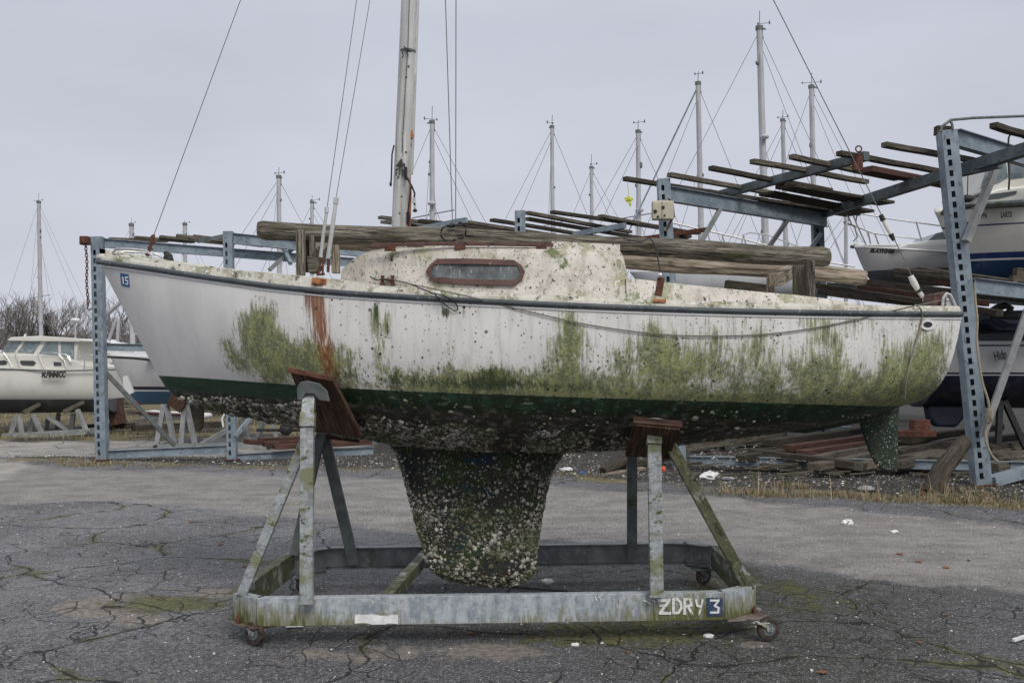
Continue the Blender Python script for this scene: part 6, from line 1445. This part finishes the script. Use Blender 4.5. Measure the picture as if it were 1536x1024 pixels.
# small white motorboat behind the stern
ce = empty('motorboat', (W(1281, 690, 20.0).x, 20.0, 0), 'small white motorboat with tall bow rails sitting above the dark planks behind the stern', 'motorboat')
M['hullE'] = zmat('white_grey_hull', [(3.72, (.10, .11, .12)), (5, (.62, .62, .61))]); mm_, _ = hull_local(3.2, 1.9, 4.24, 4.12, 3.40, .16, p=2.6, q=1.7); mm_.build('hull', M['hullE'], ce, smooth=True, local=True, fixn=True)
m = MB(); m.tube([W(1283, 371, 19.9), W(1320, 372, 19.3), W(1360, 374, 19.1), W(1440, 379, 19.1)], .03, 6); m.build('rub_rail', M['white'], ce, smooth=True)
sub_px(ce, [(1342, 372), (1362, 364), (1400, 360), (1450, 358), (1450, 380), (1400, 378)], 19.35, 1.2, 'cabin', 'white', .03)
sub_px(ce, [(1392, 361), (1404, 350), (1416, 347), (1450, 346), (1450, 360)], 19.5, 1.0, 'windshield', 'glass'); 
for pts in ([(1395, 374), (1409, 368), (1410, 374)], [(1414, 368), (1430, 368), (1430, 375), (1414, 374)]): sub_px(ce, pts, 19.33, .02, 'window', 'dark_glass')
tubes_px(ce, [[(1299, 367), (1284, 334), (1285, 324), (1294, 321), (1340, 329), (1420, 340), (1450, 344)], [(1272, 320), (1279, 321), (1284, 333)], [(1374, 332), (1386, 374)], [(1271, 336), (1280, 338), (1310, 350), (1378, 359)], [(1302, 348), (1306, 366)], [(1312, 350), (1318, 367)], [(1271, 322), (1278, 338), (1282, 340), (1286, 356), (1280, 362)]], 19.6, .016, 'bow_rail')
text_obj('SLAYMMIII', W(1305, 378.5, 19.42), W(1342, 380, 19.12), .10, ce, 'text_black', shear=.25, bold=.01)
m = MB(); m.ball(W(1279, 370, 20), .05, 8, 6, (1.2, 1, .8)); m.build('bow_roller', M['galv_dark'], ce)

# white boat on the farther rack behind the cockpit
cg = empty('motorboat', (W(945, 690, 22.5).x, 22.5, 0), 'white boat with long steel rails seen between the logs and the slatted rack', 'motorboat')
M['hullG'] = zmat('far_rack_hull', [(3.3, (.02, .05, .12)), (5, (.58, .60, .62))]); mm_, _ = hull_local(4.4, 2.0, 3.95, 3.85, 3.05, .25, p=2.6, q=1.6); mm_.build('hull', M['hullG'], cg, smooth=True, local=True, fixn=True)
sub_px(cg, [(1000, 414), (1020, 404), (1110, 402), (1130, 414)], 21.9, 1.2, 'cabin', 'white', .04)
tubes_px(cg, [[(1008, 334), (1050, 344), (1100, 355), (1150, 368), (1200, 378)], [(1110, 380), (1115, 352), (1125, 349), (1150, 352), (1210, 375)], [(1083, 352), (1090, 375)], [(1062, 350), (1068, 378)], [(1115, 352), (1122, 378)], [(1240, 393), (1282, 400)]], 21.6, .018, 'hand_rail')
rk5 = empty('storage_rack', tuple(G(1060, 664)), 'low rack of blue beams mostly hidden behind the hull, carrying a white boat', 'storage rack')
for px in (960, 1150): 
    for Y in (21.7, 23.2): bar(rk5, Vector((W(px, 0, 22).x, Y, 0)), Vector((W(px, 0, 22).x, Y, 3.0)), .16, .16, 'blue_steel_dirty', 'rack_post', up=(0, 1, 0))
    bar(rk5, Vector((W(px, 0, 22).x, 21.4, 2.97)), Vector((W(px, 0, 22).x, 23.5, 2.97)), .14, .14, 'blue_steel_dirty', 'cross_arm')

# dark sailboat standing behind the stern
cf = empty('sailboat', (W(1372, 690, 17.6).x+7.0, 17.6, 0), 'dark navy sailboat with a white band and black covers behind the leaning post', 'sailboat')
M['hullF'] = zmat('navy_white_hull', [(1.50, (.012, .013, .028)), (1.60, (.012, .013, .028)), (1.62, (.5, .5, .5)), (1.655, (.02, .02, .05)), (2.10, (.44, .44, .44)), (2.13, (.02, .02, .05)), (2.19, (.46, .46, .46)), (2.6, (.01, .011, .02))], .3, .12)
mm_, _ = hull_local(7.0, 2.3, 2.50, 2.32, .95, .14, p=3.2, q=1.8, dirn=-1, stern_w=.9); mm_.build('hull', M['hullF'], cf, smooth=True, local=True, fixn=True)
sub_px(cf, [(1398, 590), (1391, 612), (1394, 628), (1406, 640), (1436, 641), (1448, 626), (1456, 590)], 17.45, .22, 'keel', 'navy', .05)
sub_px(cf, [(1441, 503), (1446, 478), (1470, 470), (1600, 468), (1600, 503)], 16.8, 1.5, 'canvas_cover', 'black', .06)
text_obj('BAYZ.', W(1430, 522, 16.42), W(1446, 521, 16.42), .12, cf, 'text_black', shear=.2, bold=.01); text_obj('Hidp', W(1492, 541, 16.40), W(1511, 537, 16.40), .22, cf, 'text_black', bold=.006)
for a, b, c, d in ((1497, 672, 1500, 600), (1540, 675, 1506, 600)): bar(cf, W(a, b, 17), W(c, d, 17), .09, .09, 'black', 'prop')
dg_ = empty('dinghy', tuple(W(1505, 500, 16.4)), 'dark inflatable dinghy with a rounded tube bow on the dark sailboat deck', 'dinghy')
sub_px(dg_, [(1483, 470), (1500, 466), (1600, 462), (1600, 494), (1510, 494), (1492, 484)], 15.9, .7, 'dinghy_floor', 'navy', .1)
tubes_px(dg_, [[(1483, 470), (1495, 462), (1508, 458), (1516, 462), (1512, 470)], [(1484, 471), (1520, 474), (1600, 470)]], 15.9, .06, 'dinghy_tube', 'black', 8)

# ---------------------------------------------------------------- yachts standing in the far yard, masts above everything
def yacht(mx, top, wpx, Y, base_dx, label, L=8.5, flip=1, spread=None, hull='white', seed=0, lowstay=0, blue=False):
    rr = random.Random(seed+mx); X = (mx+base_dx-768)/F*Y; zt = H+(550-top)/F*Y
    r = empty('yacht', (X, Y, 0), label, 'yacht', 'yachts with bare masts in the far yard')
    mm_, _ = hull_local(L, 2.7, 2.75, 2.5, 1.35, .13, p=2.2, q=1.6, dirn=flip); mm_.v = [v+Vector((-flip*L*.42, 0, 0)) for v in mm_.v]; mm_.build('hull', M['hullY'], r, smooth=True, local=True, fixn=True)
    m = MB(); m.prism([Vector((x, -.12, z)) for x, z in ((-.6, 1.5), (1.0, 1.5), (.8, .35), (-.3, .35))], (0, .24, 0)); m.build('keel', M['navy'], r, local=True)
    m = MB(); m.prism([Vector((x*flip, -.75, z)) for x, z in ((-1.9, 2.6), (-1.4, 3.0), (1.4, 3.05), (1.6, 2.6))], (0, 1.5, 0)); m.build('cabin', M['white'], r, local=True, bevel=.05, fixn=True)
    rad = wpx*.45/F*Y; lean = -base_dx/F*Y; f = lambda z: Vector((lean*(z-2.7)/(zt-2.7), 0, z))
    m = MB(); m.tube([f(2.7), f(zt*.6), f(zt)], [rad*1.05, rad, rad*.85], 12); mast = m.build('mast', M['mast_far'], r, smooth=True, local=True)
    # masthead gear: wind vane, cups, aerial
    t_ = f(zt); k = rad*1.0; m = MB(); m.cyl(t_-Vector((0, 0, k*.6)), t_+Vector((0, 0, k*.5)), k*1.08, 12)
    a = rr.uniform(.5, 1.2)*.2*rr.choice((1, 1, -1)); a2 = a*rr.choice((.2, .9, 1.3)); kk = rr.choice((.12, .3, .08))
    m.beam(t_+Vector((-a2, 0, kk)), t_+Vector((a*1.4, 0, kk+.04)), .014, .014); m.beam(t_, t_+Vector((0, 0, kk+.03)), .014, .014); m.tube([t_, t_+Vector((0.01, 0, .26+.3*rr.random()))], .011, 4)
    m.ball(t_+Vector((-a2, 0, kk+.01)), .038, 6, 5, (.7, .7, 1.2)); m.ball(t_+Vector((a*1.4, 0, kk+.05)), .045, 6, 5, (.6, .6, 1.5)); m.beam(t_+Vector((0, 0, -.02)), t_+Vector((0, 0, .16)), .02, .02); m.beam(t_+Vector((a*.2, 0, 0)), t_+Vector((a*.9, 0, -.05)), .025, .05); m.ball(t_+Vector((rad*.95, 0, -.3)), .035, 6, 5); m.beam(t_+Vector((rad*.95, 0, -.3)), t_+Vector((rad*.9, 0, 0)), .02, .02)
    m.build('masthead_gear', M['galv_dark'], mast, local=True)
    n_ = rr.randint(3, 6)
    for i in range(n_):
        z = zt*rr.uniform(.35, .97); m = MB(); m.ball(f(z)+Vector((rad*rr.choice((-1, 1)), -rad*.5, 0)), .03+.03*rr.random(), 6, 5, (1, 1, rr.uniform(.8, 2.4))); m.build('mast_fitting', M['galv_dark'], mast, local=True)
    if mx in (957, 648, 1139): z = zt*.72; m = MB(); m.ball(f(z)+Vector((0, -rad-.10, 0)), .15, 10, 6, (1, 1, .55)); m.build('radar_dome', M['mast_far'], mast, local=True)
    if mx in (418, 828, 1047, 1217): c_ = f(zt*.66); m = MB(); m.beam(c_+Vector((-.35, .5, 0)), c_+Vector((.35, -.5, .02)), .03, .03); m.build('spreader', M['mast_far'], mast, local=True)
    if lowstay:
        z = H+(550-lowstay)/F*Y; m = MB(); m.beam(f(z)+Vector((-.75, .4, -.06)), f(z)+Vector((.8, -.4, .1)), .035, .03); m.build('spreader', M['galv_dark'], mast, local=True)
    sp = spread or (.42*L*.9, .5*L)
    ends = [Vector((-flip*sp[0], 0, 2.75)), Vector((flip*sp[1], 0, 2.6)), Vector((-.4, -1.25, 2.6)), Vector((.35, 1.25, 2.6)), Vector((flip*sp[1]*.8, .3, 2.6)), Vector((-flip*sp[0]*.55, .2, 2.7)), Vector((flip*sp[1]*.45, -.2, 2.6))]
    for i, e in enumerate(ends):
        z0 = zt-.1-(.35 if i == 4 else 0)-(zt*.12 if i == 3 else 0)-(rr.uniform(.2, .4)*zt if i >= 5 else 0); q = f(z0); pts = [q, q.lerp(e, .5)+Vector((0, 0, -.05)), e]
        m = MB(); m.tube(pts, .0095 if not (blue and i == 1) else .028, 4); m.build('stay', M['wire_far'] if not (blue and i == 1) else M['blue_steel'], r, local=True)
    return r
M['hullY'] = zmat('far_yacht_hull', [(1.7, (.03, .05, .12)), (1.76, (.5, .5, .5)), (5, (.62, .63, .65))])
for (mx, top, w_, Y, dx, lab, kw) in (
    (58, 303, 6.5, 60, 4, 'yacht with a tall white mast rising behind the cream cabin cruiser', dict(lowstay=445)),
    (197, 337, 8, 62, 2, 'yacht mast tip poking up above the bow rail, left of a similar one', dict(flip=-1)),
    (277, 336, 7, 64, 3, 'yacht mast tip above the blue rack beam between forestay and bow lamp', dict()),
    (418, 265, 8.5, 36, 2, 'yacht mast above the left end of the grey log', dict(flip=-1)),
    (468, 303, 6.5, 44, 0, 'short thin mast just left of the white shroud tubes', dict(flip=1)),
    (648, 183, 9, 34, 1, 'yacht mast with a crooked spreader right of the derelict mast', dict(lowstay=322)),
    (828, 190, 7, 36, 2, 'lone yacht mast above the middle of the cabin roof', dict(flip=-1)),
    (887, 251, 6.5, 42, 3, 'shorter yacht mast between two taller ones over the aft cabin', dict(flip=1)),
    (957, 197, 8.5, 34, 3, 'yacht mast left of the cream electrical box', dict(flip=-1, lowstay=324)),
    (1047, 125, 9.5, 32, 8, 'yacht mast with a blue furled forestay leaning right of it', dict(flip=-1, blue=True)),
    (1139, 42, 12, 30, 13, 'tallest of the far yacht masts, over the slatted rack', dict(flip=1, L=10, spread=(5.2, 4.2))),
    (1174, 180, 8, 34, 8, 'shorter mast close on the right of the tallest far mast', dict(flip=-1)),
    (1217, 130, 9.5, 33, 8, 'yacht mast nearest the backstay, right of the tallest one', dict(flip=1)),
    (1269, 316, 7, 30, 0, 'short pale mast between the rack post and the small motorboat', dict(flip=-1, L=6))): yacht(mx, top, w_, Y, dx, lab, **kw)

# floating pontoons and shapes of the distant yard
for (px, py, w_, Y, lab) in ((165, 600, 70, 42, 'low white boat hull far behind between the cruiser and the small sailboat'), (230, 604, 90, 46, 'far low white hull seen under the small sailboat'), (20, 606, 60, 44, 'far low white hull seen under the cream cruiser on the left')):
    p = W(px, py, Y); r = empty('moored_boat', (p.x-w_/F*Y/2, Y, 0), lab, 'boat'); mm_, _ = hull_local(w_/F*Y, 1.8, .75, .65, .1, .2); mm_.build('hull', M['hullC2'] if 'hullC2' in M else M['white'], r, smooth=True, local=True, fixn=True)
    m = MB(); m.prism([Vector((x, -.5, z)) for x, z in ((.5, .7), (.8, 1.0), (1.3, 1.0), (1.4, .7))], (0, 1, 0)); m.build('cabin', M['white'], r, local=True)

# ---------------------------------------------------------------- trees
M['bark'] = gmat('winter_bark', (.085, .075, .068), (.14, .125, .11), 3, .95, 0, (), .2, 10); M['twig'] = gmat('winter_twigs', (.15, .14, .135), (.21, .195, .185), 1, .95, 0, (), 0, 10)
M['needle'] = gmat('dark_conifer_needles', (.018, .028, .02), (.05, .062, .04), 3, .9, 0, (), 0, 10)
def bare_tree(seed, hgt):
    rr = random.Random(seed); trunk = MB(); crown = MB()
    def grow(p, d, L, r, lev):
        q = p+d*L; mid = p.lerp(q, .5)+Vector((rr.uniform(-1, 1), rr.uniform(-1, 1), 0))*L*.06
        mb = trunk if lev < 2 else crown; mb.tube([p, mid, q], [r, r*.82, r*.62], 5 if lev < 2 else 3, caps=False)
        if lev >= 5: return
        for i in range(3 if lev < 3 else 3):
            a = rr.uniform(0, 6.28); sp = rr.uniform(.3, .75); nd = (d+Vector((math.cos(a)*sp, math.sin(a)*sp, rr.uniform(-.05, .35)))).normalized()
            grow(p.lerp(q, rr.uniform(.55, 1)) if i else q, nd, L*rr.uniform(.6, .82), r*.58, lev+1)
    grow(Vector((0, 0, 0)), Vector((rr.uniform(-.08, .08), 0, 1)).normalized(), hgt*.27, hgt*.018, 0)
    return trunk, crown
protos = []
for s, h in ((1, 9), (2, 8), (3, 10), (4, 7.5)):
    r = empty('bare_tree', (0, 0, 0)); tk, cr_ = bare_tree(s, h); tk.build('trunk', M['bark'], r, local=True); cr_.build('crown', M['twig'], r, local=True); protos.append(r)
TG = 'bare winter trees on the far left horizon'
spots = []
r7 = random.Random(5)
for i in range(26): spots.append((-60+i*12+r7.uniform(-6, 6), r7.uniform(80, 112)))
for i, (px, Y) in enumerate(spots):
    pr = protos[i % 4]
    if i < 4: t_ = pr
    else: t_ = copy_tree(pr)
    t_.location = ((px-768)/F*Y, Y, -.1); t_.rotation_euler = (0, 0, r7.uniform(0, 6)); s = r7.uniform(.85, 1.25); t_.scale = (s*1.1, s*1.1, s)
    tag(t_, 'leafless grey brown tree in the far tree line on the left', 'tree', TG)
ct = empty('conifer', ((70-768)/F*85, 85, 0), 'single dark conifer standing out of the bare tree line on the left', 'tree')
m = MB(); m.tube([(0, 0, 0), (.1, 0, 6.2)], [.16, .04], 8); m.build('trunk', M['bark'], ct, local=True)
m = MB(); r8 = random.Random(3)
for i in range(26):
    z = 1.6+4.8*i/26; Lr = (1.5-1.15*i/26)*r8.uniform(.55, 1.15); a0 = r8.uniform(0, 6.28)
    for b in range(5):
        a = a0+b*1.257+r8.uniform(-.3, .3); d = Vector((math.cos(a), math.sin(a), r8.uniform(-.1, .3)))
        for k in range(16):
            c = Vector((.05, 0, z))+d*Lr*(k/16)+Vector((r8.gauss(0, .10), r8.gauss(0, .10), r8.gauss(0, .06))); u = Vector((r8.gauss(0, 1), r8.gauss(0, 1), r8.gauss(0, .6)))*.085; v_ = Vector((r8.gauss(0, 1), r8.gauss(0, 1), r8.gauss(0, .6)))*.07
            m.add([c-u, c+u, c+v_], [(0, 1, 2)])
m.build('crown', M['needle'], ct, local=True)
# thicket: brushwood too dense to count
def thicket(name, n, x0, x1, y0, y1, h0, h1, seed, mat):
    r = np.random.default_rng(seed); X = r.uniform(x0, x1, n); Y = r.uniform(y0, y1, n); top = h0+(h1-h0)*fbm(X*.18+3, X*0+9, 4)*1.1; Z = top*r.uniform(0, 1, n)**.8; a = r.normal(0, .5, (n, 3)); a[:, 2] = np.abs(a[:, 2])+.5
    Ln = r.uniform(.3, 1.1, n)[:, None]; p = np.stack([X, Y, Z], -1); q = p+a*Ln; w = .022
    V = np.stack([p-[w, 0, 0], p+[w, 0, 0], q], 1).reshape(-1, 3); Fc = np.arange(3*n).reshape(-1, 3); o = np_mesh(name, V, Fc, mat, None, {'g': V}); o['kind'] = 'stuff'
thicket('thicket', 26000, -110, 70, 92, 104, 2.2, 6.2, 4, M['twig'])
t = NT('far_woodland'); v = t.objc(); M['wood_far'] = t.fin(t.mix(t.rng(t.noise(v, .9, 7, .7), .3, .7), (.085, .08, .078), (.15, .14, .135)), 1, t.bump(t.noise(v, 2, 5), 1, .5), 0, 0)
m = MB(); vs = []; fs = []; n = 260
for i in range(n):
    x = -260+520*i/(n-1); h = 4.6+3.4*float(fbm(x*.13+4, 0, 5)); 
    for (yy, zz) in ((140, -.5), (141, h*.7), (143, h), (148, h*.8), (152, -.5)): vs.append(Vector((x, yy+float(vnoise(x*.3, yy))*2, zz+float(vnoise(x*.9, yy))*.5)))
for i in range(n-1):
    for k in range(4): a = i*5+k; fs.append((a, a+5, a+6, a+1))
m.add(vs, fs); fw = m.build('woodland', M['wood_far'], None, smooth=True); fw['kind'] = 'stuff'
# yard lamp
sl_ = empty('street_lamp', ((113-768)/F*60, 60, 0), 'white globe lamp on a thin pole above the distant white cruiser', 'street lamp')
m = MB(); m.tube([(0, 0, 0), (0, 0, 4.55)], .05, 8); m.build('lamp_pole', M['mast_far'], sl_, local=True); m = MB(); m.ball((0, 0, 4.65), .22, 12, 8, (1.3, 1.3, .6)); m.build('lamp_head', M['white'], sl_, local=True, smooth=True)
af_ = empty('sheer_legs', (W(170, 560, 30).x, 30, 0), 'pair of thin white poles leaning together behind the left rack', 'poles')
for a, b, c, d in ((163, 512, 174, 480), (176, 512, 178, 478)):
    m = MB(); m.tube([W(a, b, 30), W(c, d, 30)], .05, 6); m.build('pole', M['mast_far'], af_)
